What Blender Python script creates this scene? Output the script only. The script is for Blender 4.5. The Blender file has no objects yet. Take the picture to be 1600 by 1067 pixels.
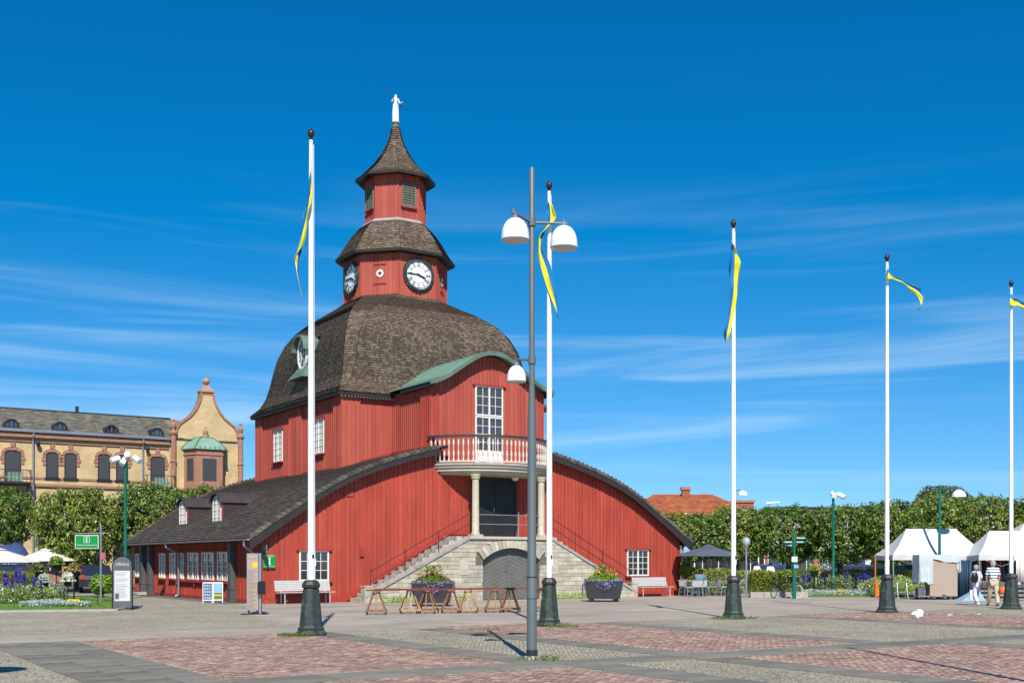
import bpy, bmesh, math, random
import numpy as np
from mathutils import Vector, Matrix
random.seed(7); rng = np.random.default_rng(7)
S = bpy.context.scene
COL = S.collection
PI = math.pi

# ------------------------------------------------------------------ camera
cam_d = bpy.data.cameras.new('camera'); cam = bpy.data.objects.new('camera', cam_d); COL.objects.link(cam)
cam.location = (0, 0, 1.65); cam.rotation_euler = (math.radians(90), 0, 0)
cam_d.sensor_width = 36; cam_d.lens = 40.5; cam_d.shift_y = 0.2144; cam_d.clip_end = 3000
S.camera = cam

# ------------------------------------------------------------------ sky and sun
SUN_EL = math.radians(45.6); SUN_AZ = math.radians(173.7)     # clockwise from +Y
w = bpy.data.worlds.new('World'); S.world = w; w.use_nodes = True
nt = w.node_tree; N = nt.nodes; L = nt.links
for n in list(N): N.remove(n)
def nd(t, **k):
    n = N.new(t)
    for a, b in k.items(): setattr(n, a, b)
    return n
sky = nd('ShaderNodeTexSky', sky_type='NISHITA', sun_disc=False, sun_elevation=SUN_EL, sun_rotation=SUN_AZ)
sky.air_density = 1.0; sky.dust_density = 0.1; sky.ozone_density = 3.5; sky.altitude = 60
hsv = nd('ShaderNodeHueSaturation'); hsv.inputs['Saturation'].default_value = 1.18; hsv.inputs['Value'].default_value = 1.0
hsv.inputs['Hue'].default_value = 0.508
tint = nd('ShaderNodeVectorMath', operation='MULTIPLY'); tint.inputs[1].default_value = (.66, .98, 1.08); L.new(sky.outputs[0], tint.inputs[0]); L.new(tint.outputs[0], hsv.inputs['Color'])
tc = nd('ShaderNodeTexCoord')
lift = nd('ShaderNodeVectorMath', operation='ADD'); lift.inputs[1].default_value = (0, 0, .05); L.new(tc.outputs['Generated'], lift.inputs[0])   # clear air: a clean blue horizon
nrmv = nd('ShaderNodeVectorMath', operation='NORMALIZE'); L.new(lift.outputs[0], nrmv.inputs[0]); L.new(nrmv.outputs[0], sky.inputs['Vector'])
def streaks(scale, rot, lo, hi, seed, detail=6, dist=0.6):
    mp = nd('ShaderNodeMapping'); mp.inputs['Scale'].default_value = scale; mp.inputs['Rotation'].default_value = rot
    mp.inputs['Location'].default_value = (seed, seed*.7, seed*.3)
    L.new(tc.outputs['Generated'], mp.inputs['Vector'])
    nz = nd('ShaderNodeTexNoise'); nz.inputs['Scale'].default_value = 1; nz.inputs['Detail'].default_value = detail
    nz.inputs['Roughness'].default_value = .55; nz.inputs['Distortion'].default_value = dist
    L.new(mp.outputs[0], nz.inputs['Vector'])
    mr = nd('ShaderNodeMapRange', interpolation_type='SMOOTHSTEP'); mr.inputs['From Min'].default_value = lo; mr.inputs['From Max'].default_value = hi
    L.new(nz.outputs[0], mr.inputs['Value']); return mr.outputs[0]
def mth(op, a, b):
    m = nd('ShaderNodeMath', operation=op); m.use_clamp = True
    for i, x in enumerate((a, b)):
        if isinstance(x, (int, float)): m.inputs[i].default_value = x
        else: L.new(x, m.inputs[i])
    return m.outputs[0]
sx = nd('ShaderNodeSeparateXYZ'); L.new(tc.outputs['Generated'], sx.inputs[0])
band = nd('ShaderNodeMapRange', interpolation_type='SMOOTHSTEP'); band.inputs['From Min'].default_value = .33; band.inputs['From Max'].default_value = .15
L.new(sx.outputs['Z'], band.inputs['Value'])
low = mth('MULTIPLY', streaks((1.6, 1.6, 26), (0, .05, 0), .46, .76, 3.3), band.outputs[0])
wisp = mth('MULTIPLY', streaks((1.3, 1.3, 9), (0, -.28, .2), .54, .88, 8.1), .14)
fac = mth('MULTIPLY', mth('ADD', low, wisp), .55)
mx = nd('ShaderNodeMix', data_type='RGBA'); L.new(fac, mx.inputs['Factor']); mad = nd('ShaderNodeVectorMath', operation='MULTIPLY_ADD'); mad.inputs[1].default_value = (1.45, 1.0, 1.0); mad.inputs[2].default_value = (-.42, -.03, 0); L.new(hsv.outputs[0], mad.inputs[0])
mxx = nd('ShaderNodeVectorMath', operation='MAXIMUM'); mxx.inputs[1].default_value = (.01, 0, 0); L.new(mad.outputs[0], mxx.inputs[0]); L.new(mxx.outputs[0], mx.inputs['A'])
mx.inputs['B'].default_value = (5.2, 7.2, 8.8, 1)
bg = nd('ShaderNodeBackground'); bg.inputs['Strength'].default_value = 0.094
L.new(mx.outputs['Result'], bg.inputs['Color'])
out = nd('ShaderNodeOutputWorld'); L.new(bg.outputs[0], out.inputs['Surface'])

sd = bpy.data.lights.new('sun', 'SUN'); sun = bpy.data.objects.new('sun', sd); COL.objects.link(sun)
sd.energy = 4.8; sd.angle = math.radians(.53); sd.color = (1, .95, .87)
tosun = Vector((math.sin(SUN_AZ)*math.cos(SUN_EL), math.cos(SUN_AZ)*math.cos(SUN_EL), math.sin(SUN_EL)))
sun.rotation_euler = tosun.to_track_quat('Z', 'Y').to_euler(); sun.location = (5, -20, 40)
S.view_settings.view_transform = 'Standard'; S.view_settings.look = 'None'
S.view_settings.exposure = 0.38; S.view_settings.gamma = 1; S.view_settings.use_curve_mapping = False

# ------------------------------------------------------------------ materials
M = {}
def mat(name, col, rough=.7, metal=0, var=.15, scale=3.0, bump=0.0, bscale=40, attr=None, stretch=(1, 1, 1), spec=.4,
        col2=None, trans=0, emis=None, dirt=None):
    """Principled material: object-space noise varies the colour; attr = per-face random number driving col -> attr colour."""
    m = bpy.data.materials.new(name); m.use_nodes = True; t = m.node_tree; n = t.nodes; l = t.links
    b = n['Principled BSDF']; b.inputs['Roughness'].default_value = rough; b.inputs['Metallic'].default_value = metal
    b.inputs['Specular IOR Level'].default_value = spec
    if trans: b.inputs['Transmission Weight'].default_value = trans
    tc = n.new('ShaderNodeTexCoord'); mp = n.new('ShaderNodeMapping'); mp.inputs['Scale'].default_value = stretch
    l.new(tc.outputs['Object'], mp.inputs[0])
    nz = n.new('ShaderNodeTexNoise'); nz.inputs['Scale'].default_value = scale; nz.inputs['Detail'].default_value = 7; nz.inputs['Roughness'].default_value = .62
    l.new(mp.outputs[0], nz.inputs['Vector'])
    c = (*col, 1)
    mixc = n.new('ShaderNodeMix'); mixc.data_type = 'RGBA'
    if attr:
        at = n.new('ShaderNodeAttribute'); at.attribute_name = 'rnd'; l.new(at.outputs['Fac'], mixc.inputs['Factor'])
        mixc.inputs['A'].default_value = c; mixc.inputs['B'].default_value = (*attr, 1)
    elif col2:
        mr0 = n.new('ShaderNodeMapRange'); mr0.inputs['From Min'].default_value = .4; mr0.inputs['From Max'].default_value = .62
        l.new(nz.outputs[0], mr0.inputs['Value']); l.new(mr0.outputs[0], mixc.inputs['Factor'])
        mixc.inputs['A'].default_value = c; mixc.inputs['B'].default_value = (*col2, 1)
    else:
        mixc.inputs['Factor'].default_value = 0; mixc.inputs['A'].default_value = c
    mr = n.new('ShaderNodeMapRange'); mr.inputs['From Min'].default_value = .3; mr.inputs['From Max'].default_value = .7
    mr.inputs['To Min'].default_value = 1-var; mr.inputs['To Max'].default_value = 1+var
    l.new(nz.outputs[0], mr.inputs['Value'])
    vm = n.new('ShaderNodeVectorMath'); vm.operation = 'SCALE'; l.new(mixc.outputs['Result'], vm.inputs[0]); l.new(mr.outputs[0], vm.inputs['Scale'])
    last = vm.outputs[0]
    if dirt:
        dc, ds, dlo, dhi = dirt
        nz2 = n.new('ShaderNodeTexNoise'); nz2.inputs['Scale'].default_value = ds; nz2.inputs['Detail'].default_value = 8; nz2.inputs['Roughness'].default_value = .7
        l.new(mp.outputs[0], nz2.inputs['Vector'])
        mr2 = n.new('ShaderNodeMapRange'); mr2.inputs['From Min'].default_value = dlo; mr2.inputs['From Max'].default_value = dhi
        l.new(nz2.outputs[0], mr2.inputs['Value'])
        m2 = n.new('ShaderNodeMix'); m2.data_type = 'RGBA'; l.new(mr2.outputs[0], m2.inputs['Factor']); l.new(last, m2.inputs['A']); m2.inputs['B'].default_value = (*dc, 1)
        last = m2.outputs['Result']
    l.new(last, b.inputs['Base Color'])
    if bump:
        nb = n.new('ShaderNodeTexNoise'); nb.inputs['Scale'].default_value = bscale; nb.inputs['Detail'].default_value = 5
        l.new(mp.outputs[0], nb.inputs['Vector'])
        bp = n.new('ShaderNodeBump'); bp.inputs['Strength'].default_value = bump; bp.inputs['Distance'].default_value = .02
        l.new(nb.outputs[0], bp.inputs['Height']); l.new(bp.outputs[0], b.inputs['Normal'])
    if emis: b.inputs['Emission Color'].default_value = (*emis, 1); b.inputs['Emission Strength'].default_value = 1
    M[name] = m; return m
mat('red_paint', (.33, .044, .025), .66, var=.22, scale=1.4, stretch=(1, 1, .25), bump=.12, bscale=30, attr=(.40, .061, .037), dirt=((.40, .11, .08), 4.5, .56, .84))
mat('red_old', (.34, .061, .040), .7, var=.16, scale=1.2, stretch=(1, 1, .25), bump=.12, bscale=30, attr=(.41, .087, .058), dirt=((.44, .15, .11), 5.5, .62, .86))
mat('red_trim', (.34, .036, .025), .6, var=.12)
mat('shingle', (.115, .078, .052), .85, var=.22, scale=.9, attr=(.27, .20, .145), bump=.3, bscale=20)
mat('shingle_dark', (.055, .045, .036), .8, var=.25, scale=.8, attr=(.15, .125, .10), bump=.3, bscale=20, dirt=((.075, .07, .045), .9, .55, .8))
mat('shingle_end_shade', (.045, .030, .021), .95, var=.2)  # butt faces painted dark to draw the shaded gap under each course
mat('roof_under', (.018, .014, .012), .9)
mat('dark_wood', (.025, .022, .02), .6, var=.2)
mat('grey_wood', (.075, .078, .075), .7, var=.2, scale=6, stretch=(1, 1, .3), bump=.2)
mat('door_grey', (.13, .128, .115), .6, var=.15, scale=2, bump=.15)
mat('door_black', (.018, .02, .022), .5, var=.2)
mat('white_paint', (.74, .72, .64), .5, var=.06)
mat('baluster_paint', (.60, .50, .42), .55, var=.12, scale=8)
mat('cream_paint', (.46, .42, .30), .55, var=.10, scale=4)
mat('bright_white', (.85, .85, .83), .35, var=.03)
mat('statue_white', (.66, .65, .61), .6, var=.08, scale=9, dirt=((.25, .23, .2), 14, .66, .78))
mat('copper', (.10, .16, .125), .6, var=.22, scale=1.6, bump=.1, bscale=12, dirt=((.05, .085, .07), 2.4, .55, .75))
mat('copper_light', (.17, .31, .225), .6, var=.15, scale=1.2, dirt=((.08, .13, .1), 1.4, .58, .74))
mat('brown_metal', (.055, .038, .036), .45, var=.2, scale=2)
mat('zinc', (.30, .31, .33), .4, metal=.5, var=.12)
mat('stone', (.34, .30, .23), .85, var=.22, scale=4, bump=.5, bscale=18, attr=(.51, .46, .36), dirt=((.12, .11, .09), 3.2, .60, .82))
mat('stone_pale', (.46, .42, .34), .8, var=.14, scale=5, bump=.3)
mat('stone_step', (.40, .375, .32), .85, var=.3, scale=5, bump=.3, dirt=((.09, .085, .07), 3.2, .55, .75))
mat('mortar', (.13, .12, .10), .95)
mat('coping', (.33, .30, .275), .8, var=.2, scale=3, bump=.3)
mat('glass', (.03, .036, .04), .06, spec=.9, var=.5, scale=1.3)
mat('glass_pale', (.34, .36, .38), .12, spec=.8, var=.55, scale=1.0)
mat('glass_grey', (.055, .058, .066), .16, spec=.7, var=.2)
mat('iron', (.035, .035, .036), .5, metal=.3)
mat('steel', (.42, .43, .44), .35, metal=.7, var=.08)
mat('lamp_grey', (.13, .15, .155), .45, var=.08, scale=2, metal=.2)
mat('green_pole', (.006, .12, .085), .35, var=.1)
mat('bronze_patina', (.040, .052, .045), .55, metal=.2, var=.35, scale=6, bump=.35, bscale=25, dirt=((.10, .24, .19), 3.0, .56, .72))
mat('bronze_top', (.045, .043, .04), .5, metal=.3, var=.3, scale=8, bump=.3)
mat('finial_brown', (.04, .014, .016), .3)
mat('flag_blue', (.008, .16, .42), .7, var=.08); mat('flag_yellow', (.88, .76, .02), .7, var=.06)
mat('concrete', (.34, .29, .235), .9, var=.14, scale=.5, bump=.35, bscale=30, dirt=((.25, .225, .20), .8, .52, .72))
mat('concrete_block', (.35, .33, .29), .9, var=.15, bump=.3)
mat('slab_grey', (.132, .124, .096), .85, var=.2, scale=1.5, bump=.3, bscale=25, attr=(.19, .178, .142), dirt=((.24, .21, .165), .7, .5, .8))
mat('brick_paver', (.22, .13, .10), .85, var=.22, scale=.8, attr=(.37, .255, .20), dirt=((.33, .29, .22), .6, .58, .85))
mat('slat_white', (.44, .45, .43), .5, var=.06)
mat('trestle_wood', (.26, .12, .05), .6, var=.3, scale=6, stretch=(1, 1, .4))
mat('plank_red', (.17, .045, .035), .6, var=.2, scale=4)
mat('trestle_pale', (.42, .26, .11), .6, var=.3, scale=6)
mat('planter', (.035, .037, .042), .5, var=.1)
mat('black_plastic', (.012, .012, .013), .4)
mat('green_sign', (.01, .24, .045), .35, var=.03)
mat('yellow_sign', (.85, .50, .02), .4, var=.03)
mat('bark', (.09, .075, .055), .9, var=.3, scale=8, bump=.6)
mat('awning_navy', (.022, .055, .15), .7, var=.12)
mat('canvas_cream', (.66, .60, .52), .75, var=.06)
mat('canvas_white', (.54, .54, .525), .6, var=.07, scale=1.5, bump=.6, bscale=3)
mat('cloth_grey', (.085, .10, .13), .75, var=.1)
mat('cloth_blue', (.22, .36, .46), .75, var=.1)
mat('panel_blue', (.012, .04, .085), .6, var=.15)
mat('cloth_brown', (.38, .29, .235), .8, var=.06, scale=2)
mat('cloth_sheet', (.48, .53, .52), .6, var=.12, scale=3)
mat('wood_pale', (.40, .30, .17), .6, var=.2)
mat('car_dark', (.012, .015, .025), .2, spec=.8, var=.05); mat('car_white', (.66, .67, .68), .25, var=.02); mat('car_blue', (.02, .04, .14), .25, var=.03)
mat('rubber', (.015, .015, .016), .8); mat('tyre_cream', (.62, .58, .46), .6)
mat('yellow_wall', (.50, .34, .13), .85, var=.1, scale=2)
mat('sandstone', (.34, .17, .11), .85, var=.2, scale=4, bump=.3, dirt=((.5, .38, .3), 6, .66, .8))
mat('sand_trim', (.36, .22, .13), .85, var=.2, scale=4)
mat('slate', (.10, .098, .078), .8, var=.3, scale=1.2, attr=(.235, .225, .175))
mat('tile_red', (.36, .085, .028), .8, var=.25, scale=1.2, attr=(.52, .15, .05))
mat('brick_red', (.26, .085, .05), .85, var=.2, scale=3, attr=(.34, .12, .07))
mat('blind', (.05, .05, .054), .6, var=.1, scale=.8, stretch=(9, 9, .3))
mat('soil', (.05, .035, .022), .95)
mat('orange', (.75, .16, .02), .5); mat('pink_card', (.45, .10, .13), .6)
mat('skin', (.52, .29, .20), .6, var=.05); mat('hair_grey', (.32, .31, .29), .8, var=.25, scale=30); mat('hair_dark', (.02, .014, .01), .7)
mat('shirt_lilac', (.52, .50, .62), .8, var=.08); mat('trouser_lilac', (.62, .60, .72), .8, var=.08); mat('trouser_khaki', (.50, .42, .28), .8, var=.08)
mat('top_teal', (.10, .24, .28), .8, var=.1); mat('top_white', (.75, .72, .72), .8)
mat('paper_white', (.58, .58, .56), .6, var=.03); mat('print_dark', (.10, .11, .12), .7)
mat('print_grey', (.16, .16, .17), .7)
mat('blue_letters', (.25, .45, .62), .5)

def stripes():
    m = mat('shirt_striped', (.75, .75, .75), .8, var=.03); t = m.node_tree; n = t.nodes; l = t.links
    tc = n.new('ShaderNodeTexCoord'); sp = n.new('ShaderNodeSeparateXYZ'); l.new(tc.outputs['Object'], sp.inputs[0])
    a = n.new('ShaderNodeMath'); a.operation = 'MULTIPLY'; a.inputs[1].default_value = 9.5; l.new(sp.outputs['Z'], a.inputs[0])
    f = n.new('ShaderNodeMath'); f.operation = 'FRACT'; l.new(a.outputs[0], f.inputs[0])
    g = n.new('ShaderNodeMath'); g.operation = 'GREATER_THAN'; g.inputs[1].default_value = .52; l.new(f.outputs[0], g.inputs[0])
    mi = n.new('ShaderNodeMix'); mi.data_type = 'RGBA'; l.new(g.outputs[0], mi.inputs['Factor'])
    mi.inputs['A'].default_value = (.74, .74, .76, 1); mi.inputs['B'].default_value = (.13, .15, .22, 1)
    l.new(mi.outputs['Result'], n['Principled BSDF'].inputs['Base Color'])
stripes()

def brickwork(name, c1, c2, mortar, scale=1.0):
    m = bpy.data.materials.new(name); m.use_nodes = True; t = m.node_tree; n = t.nodes; l = t.links; b = n['Principled BSDF']
    tc = n.new('ShaderNodeTexCoord'); sp = n.new('ShaderNodeSeparateXYZ'); l.new(tc.outputs['Object'], sp.inputs[0])
    ad = n.new('ShaderNodeMath'); l.new(sp.outputs['X'], ad.inputs[0]); l.new(sp.outputs['Y'], ad.inputs[1])
    cb = n.new('ShaderNodeCombineXYZ'); l.new(ad.outputs[0], cb.inputs['X']); l.new(sp.outputs['Z'], cb.inputs['Y'])
    br = n.new('ShaderNodeTexBrick'); br.inputs['Scale'].default_value = scale; br.inputs['Brick Width'].default_value = .26; br.inputs['Row Height'].default_value = .08
    br.inputs['Mortar Size'].default_value = .008; br.inputs['Color1'].default_value = (*c1, 1); br.inputs['Color2'].default_value = (*c2, 1); br.inputs['Mortar'].default_value = (*mortar, 1)
    l.new(cb.outputs[0], br.inputs['Vector'])
    nz = n.new('ShaderNodeTexNoise'); nz.inputs['Scale'].default_value = .8; nz.inputs['Detail'].default_value = 8; nz.inputs['Roughness'].default_value = .7; l.new(tc.outputs['Object'], nz.inputs['Vector'])
    mr = n.new('ShaderNodeMapRange'); mr.inputs['From Min'].default_value = .3; mr.inputs['From Max'].default_value = .7; mr.inputs['To Min'].default_value = .78; mr.inputs['To Max'].default_value = 1.2
    l.new(nz.outputs[0], mr.inputs['Value'])
    vm = n.new('ShaderNodeVectorMath'); vm.operation = 'SCALE'; l.new(br.outputs[0], vm.inputs[0]); l.new(mr.outputs[0], vm.inputs['Scale'])
    l.new(vm.outputs[0], b.inputs['Base Color']); b.inputs['Roughness'].default_value = .9
    bp = n.new('ShaderNodeBump'); bp.inputs['Strength'].default_value = .4; bp.inputs['Distance'].default_value = .01; l.new(br.outputs['Fac'], bp.inputs['Height']); bp.invert = True
    l.new(bp.outputs[0], b.inputs['Normal']); M[name] = m
brickwork('yellow_brick', (.62, .455, .225), (.53, .37, .175), (.44, .34, .22))

def setts(name, c1, c2, joint, size):
    m = bpy.data.materials.new(name); m.use_nodes = True; t = m.node_tree; n = t.nodes; l = t.links; b = n['Principled BSDF']
    tc = n.new('ShaderNodeTexCoord')
    vo = n.new('ShaderNodeTexVoronoi'); vo.inputs['Scale'].default_value = 1/size; vo.inputs['Randomness'].default_value = .55; l.new(tc.outputs['Object'], vo.inputs['Vector'])
    ve = n.new('ShaderNodeTexVoronoi'); ve.feature = 'DISTANCE_TO_EDGE'; ve.inputs['Scale'].default_value = 1/size; ve.inputs['Randomness'].default_value = .55; l.new(tc.outputs['Object'], ve.inputs['Vector'])
    sp = n.new('ShaderNodeSeparateColor'); l.new(vo.outputs['Color'], sp.inputs[0])
    mi = n.new('ShaderNodeMix'); mi.data_type = 'RGBA'; l.new(sp.outputs[0], mi.inputs['Factor']); mi.inputs['A'].default_value = (*c1, 1); mi.inputs['B'].default_value = (*c2, 1)
    mr = n.new('ShaderNodeMapRange'); mr.inputs['From Min'].default_value = .02; mr.inputs['From Max'].default_value = .12; l.new(ve.outputs['Distance'], mr.inputs['Value'])
    m2 = n.new('ShaderNodeMix'); m2.data_type = 'RGBA'; l.new(mr.outputs[0], m2.inputs['Factor']); m2.inputs['A'].default_value = (*joint, 1); l.new(mi.outputs['Result'], m2.inputs['B'])
    nz = n.new('ShaderNodeTexNoise'); nz.inputs['Scale'].default_value = .45; nz.inputs['Detail'].default_value = 8; nz.inputs['Roughness'].default_value = .7; l.new(tc.outputs['Object'], nz.inputs['Vector'])
    m3 = n.new('ShaderNodeMapRange'); m3.inputs['From Min'].default_value = .3; m3.inputs['From Max'].default_value = .7; m3.inputs['To Min'].default_value = .8; m3.inputs['To Max'].default_value = 1.2; l.new(nz.outputs[0], m3.inputs['Value'])
    vm = n.new('ShaderNodeVectorMath'); vm.operation = 'SCALE'; l.new(m2.outputs['Result'], vm.inputs[0]); l.new(m3.outputs[0], vm.inputs['Scale'])
    l.new(vm.outputs[0], b.inputs['Base Color']); b.inputs['Roughness'].default_value = .9
    bp = n.new('ShaderNodeBump'); bp.inputs['Strength'].default_value = .9; bp.inputs['Distance'].default_value = .02; l.new(mr.outputs[0], bp.inputs['Height']); l.new(bp.outputs[0], b.inputs['Normal'])
    M[name] = m
setts('cobble_beige', (.33, .285, .20), (.46, .405, .30), (.17, .15, .10), .08)
setts('asphalt', (.17, .16, .145), (.21, .20, .18), (.15, .14, .12), .03)
def slab_joints(name, w, h):      # flush concrete slabs: slight tone from slab to slab, fine joints
    t = M[name].node_tree; n = t.nodes; l = t.links; b = n['Principled BSDF']; src = b.inputs['Base Color'].links[0].from_socket
    tc = n.new('ShaderNodeTexCoord'); mp = n.new('ShaderNodeMapping'); mp.inputs['Rotation'].default_value = (0, 0, -math.radians(32.7)); l.new(tc.outputs['Object'], mp.inputs[0])
    br = n.new('ShaderNodeTexBrick'); br.inputs['Scale'].default_value = 1; br.inputs['Brick Width'].default_value = w; br.inputs['Row Height'].default_value = h; br.inputs['Mortar Size'].default_value = .012
    br.inputs['Color1'].default_value = (.86, .86, .86, 1); br.inputs['Color2'].default_value = (1.1, 1.08, 1.06, 1); br.inputs['Mortar'].default_value = (.55, .55, .52, 1); l.new(mp.outputs[0], br.inputs['Vector'])
    mu = n.new('ShaderNodeMix'); mu.data_type = 'RGBA'; mu.blend_type = 'MULTIPLY'; mu.inputs['Factor'].default_value = 1; l.new(src, mu.inputs['A']); l.new(br.outputs['Color'], mu.inputs['B']); l.new(mu.outputs['Result'], b.inputs['Base Color'])
slab_joints('concrete', 2.4, 1.2)
mat('lawn', (.095, .19, .018), .9, var=.25, scale=1.5, bump=.5, bscale=60)

def leafmat(name, c1, c2, trans=.25):
    m = bpy.data.materials.new(name); m.use_nodes = True; t = m.node_tree; n = t.nodes; l = t.links; b = n['Principled BSDF']
    at = n.new('ShaderNodeAttribute'); at.attribute_name = 'rnd'
    mi = n.new('ShaderNodeMix'); mi.data_type = 'RGBA'; l.new(at.outputs['Fac'], mi.inputs['Factor']); mi.inputs['A'].default_value = (*c1, 1); mi.inputs['B'].default_value = (*c2, 1)
    oi = n.new('ShaderNodeObjectInfo'); hs = n.new('ShaderNodeHueSaturation'); mh = n.new('ShaderNodeMapRange'); mh.inputs['To Min'].default_value = .482; mh.inputs['To Max'].default_value = .512; l.new(oi.outputs['Random'], mh.inputs['Value']); l.new(mh.outputs[0], hs.inputs['Hue'])
    mv = n.new('ShaderNodeMapRange'); mv.inputs['To Min'].default_value = 1.2; mv.inputs['To Max'].default_value = .85; l.new(oi.outputs['Random'], mv.inputs['Value']); l.new(mv.outputs[0], hs.inputs['Value']); l.new(mi.outputs['Result'], hs.inputs['Color'])
    l.new(hs.outputs[0], b.inputs['Base Color']); b.inputs['Roughness'].default_value = .45; b.inputs['Specular IOR Level'].default_value = .5
    tr = n.new('ShaderNodeBsdfTranslucent'); vm = n.new('ShaderNodeVectorMath'); vm.operation = 'MULTIPLY'; vm.inputs[1].default_value = (1.3, 1.5, .5)
    l.new(mi.outputs['Result'], vm.inputs[0]); l.new(vm.outputs[0], tr.inputs['Color'])
    ms = n.new('ShaderNodeMixShader'); ms.inputs[0].default_value = trans; l.new(b.outputs[0], ms.inputs[1]); l.new(tr.outputs[0], ms.inputs[2])
    l.new(ms.outputs[0], n['Material Output'].inputs['Surface']); M[name] = m
leafmat('leaf_linden', (.045, .088, .012), (.21, .29, .045), .14)
leafmat('leaf_old', (.08, .11, .03), (.16, .19, .06))
leafmat('leaf_hedge', (.07, .13, .015), (.28, .32, .03))
leafmat('leaf_bush', (.10, .20, .02), (.30, .42, .04))
leafmat('leaf_silver', (.30, .34, .34), (.62, .66, .66))
leafmat('leaf_grass', (.05, .10, .012), (.15, .22, .03))
leafmat('petal_purple', (.05, .03, .30), (.16, .08, .52)); leafmat('petal_lilac', (.22, .20, .48), (.42, .40, .66))
leafmat('petal_white', (.60, .60, .50), (.8, .8, .72)); leafmat('petal_pink', (.55, .06, .08), (.75, .28, .30)); leafmat('petal_yellow', (.70, .42, .02), (.85, .65, .05))

# ------------------------------------------------------------------ mesh helpers
class MB:
    def __init__(s): s.v = []; s.f = []; s.r = []; s.mi = []
    def add(s, vs, fs, r=None, mi=0):
        b = len(s.v); s.v.extend([tuple(p) for p in vs])
        for f in fs: s.f.append(tuple(b+i for i in f)); s.r.append(random.random() if r is None else r); s.mi.append(mi)
        return s
    def hexa(s, p, r=None, mi=0):    # 8 points: bottom 4 ccw, top 4 ccw
        return s.add(p, [(3, 2, 1, 0), (4, 5, 6, 7), (0, 1, 5, 4), (1, 2, 6, 5), (2, 3, 7, 6), (3, 0, 4, 7)], random.random() if r is None else r, mi)
    def box(s, x0, x1, y0, y1, z0, z1, F=None, r=None, mi=0):
        p = [(x0, y0, z0), (x1, y0, z0), (x1, y1, z0), (x0, y1, z0), (x0, y0, z1), (x1, y0, z1), (x1, y1, z1), (x0, y1, z1)]
        if F: p = [F(*q) for q in p]
        return s.hexa(p, r, mi)
    def bar(s, a, b, wx, wy, up=(0, 0, 1), r=None, mi=0):
        a = Vector(a); b = Vector(b); d = (b-a).normalized(); u = Vector(up)
        x = d.cross(u)
        if x.length < 1e-4: x = d.cross(Vector((1, 0, 0)))
        x.normalize(); y = x.cross(d).normalized(); x *= wx/2; y *= wy/2
        return s.hexa([a-x-y, a+x-y, a+x+y, a-x+y, b-x-y, b+x-y, b+x+y, b-x+y], r, mi)
    def tube(s, path, rad, n=8, cap=True, mi=0):
        pts = [Vector(p) for p in path]; rs = rad if isinstance(rad, (list, tuple)) else [rad]*len(pts); rr = random.random()
        rings = []; prev = None
        for i, p in enumerate(pts):
            d = (pts[min(i+1, len(pts)-1)]-pts[max(i-1, 0)]).normalized()
            ref = prev if prev is not None else (Vector((1, 0, 0)) if abs(d.x) < .9 else Vector((0, 1, 0)))
            x = (ref-d*ref.dot(d)).normalized(); prev = x; y = d.cross(x)
            rings.append([p+(x*math.cos(2*PI*k/n)+y*math.sin(2*PI*k/n))*rs[i] for k in range(n)])
        vs = [q for g in rings for q in g]; fs = []
        for i in range(len(pts)-1):
            for k in range(n): a = i*n+k; b = i*n+(k+1) % n; fs.append((a, b, b+n, a+n))
        if cap: fs.append(tuple(range(n-1, -1, -1))); fs.append(tuple((len(pts)-1)*n+k for k in range(n)))
        return s.add(vs, fs, rr, mi)
    def lathe(s, prof, n=16, c=(0, 0, 0), rot=0, r=None, mi=0, F=None):   # prof: (radius, z)
        vs = []; fs = []
        for (ra, z) in prof:
            for k in range(n):
                a = rot+2*PI*k/n; q = (c[0]+ra*math.cos(a), c[1]+ra*math.sin(a), c[2]+z); vs.append(F(*q) if F else q)
        for i in range(len(prof)-1):
            for k in range(n): a = i*n+k; b = i*n+(k+1) % n; fs.append((a, b, b+n, a+n))
        if prof[0][0] > 1e-3: fs.append(tuple(range(n-1, -1, -1)))
        if prof[-1][0] > 1e-3: fs.append(tuple((len(prof)-1)*n+k for k in range(n)))
        return s.add(vs, fs, random.random() if r is None else r, mi)
    def prism(s, poly, y0, y1, F=None, r=None, mi=0):        # poly in (x, z), ccw seen from -y; extruded y0..y1 (y0 = front)
        n = len(poly); vs = [(x, y0, z) for x, z in poly]+[(x, y1, z) for x, z in poly]
        if F: vs = [F(*q) for q in vs]
        fs = [tuple(range(n)), tuple(range(2*n-1, n-1, -1))]+[((i+1) % n, i, n+i, n+(i+1) % n) for i in range(n)]
        return s.add(vs, fs, random.random() if r is None else r, mi)
    def build(s, name, mats, parent=None, kind=None, smooth=False, fix=True):
        me = bpy.data.meshes.new(name)
        me.from_pydata(s.v, [], s.f)
        for m in (mats if isinstance(mats, (list, tuple)) else [mats]): me.materials.append(M[m])
        if any(s.mi): me.polygons.foreach_set('material_index', s.mi)
        at = me.attributes.new('rnd', 'FLOAT', 'FACE'); at.data.foreach_set('value', s.r)
        if smooth: me.polygons.foreach_set('use_smooth', [True]*len(s.f))
        if fix and len(s.f) < 60000:
            bm = bmesh.new(); bm.from_mesh(me); bmesh.ops.recalc_face_normals(bm, faces=bm.faces); bm.to_mesh(me); bm.free()
        me.update()
        if smooth:
            try: me.set_sharp_from_angle(angle=math.radians(40))
            except Exception: pass
        return link(name, me, parent, kind)
def link(name, me, parent=None, kind=None):
    o = bpy.data.objects.new(name, me); COL.objects.link(o)
    if parent is not None: o.parent = parent
    if kind: o['kind'] = kind
    return o
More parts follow.
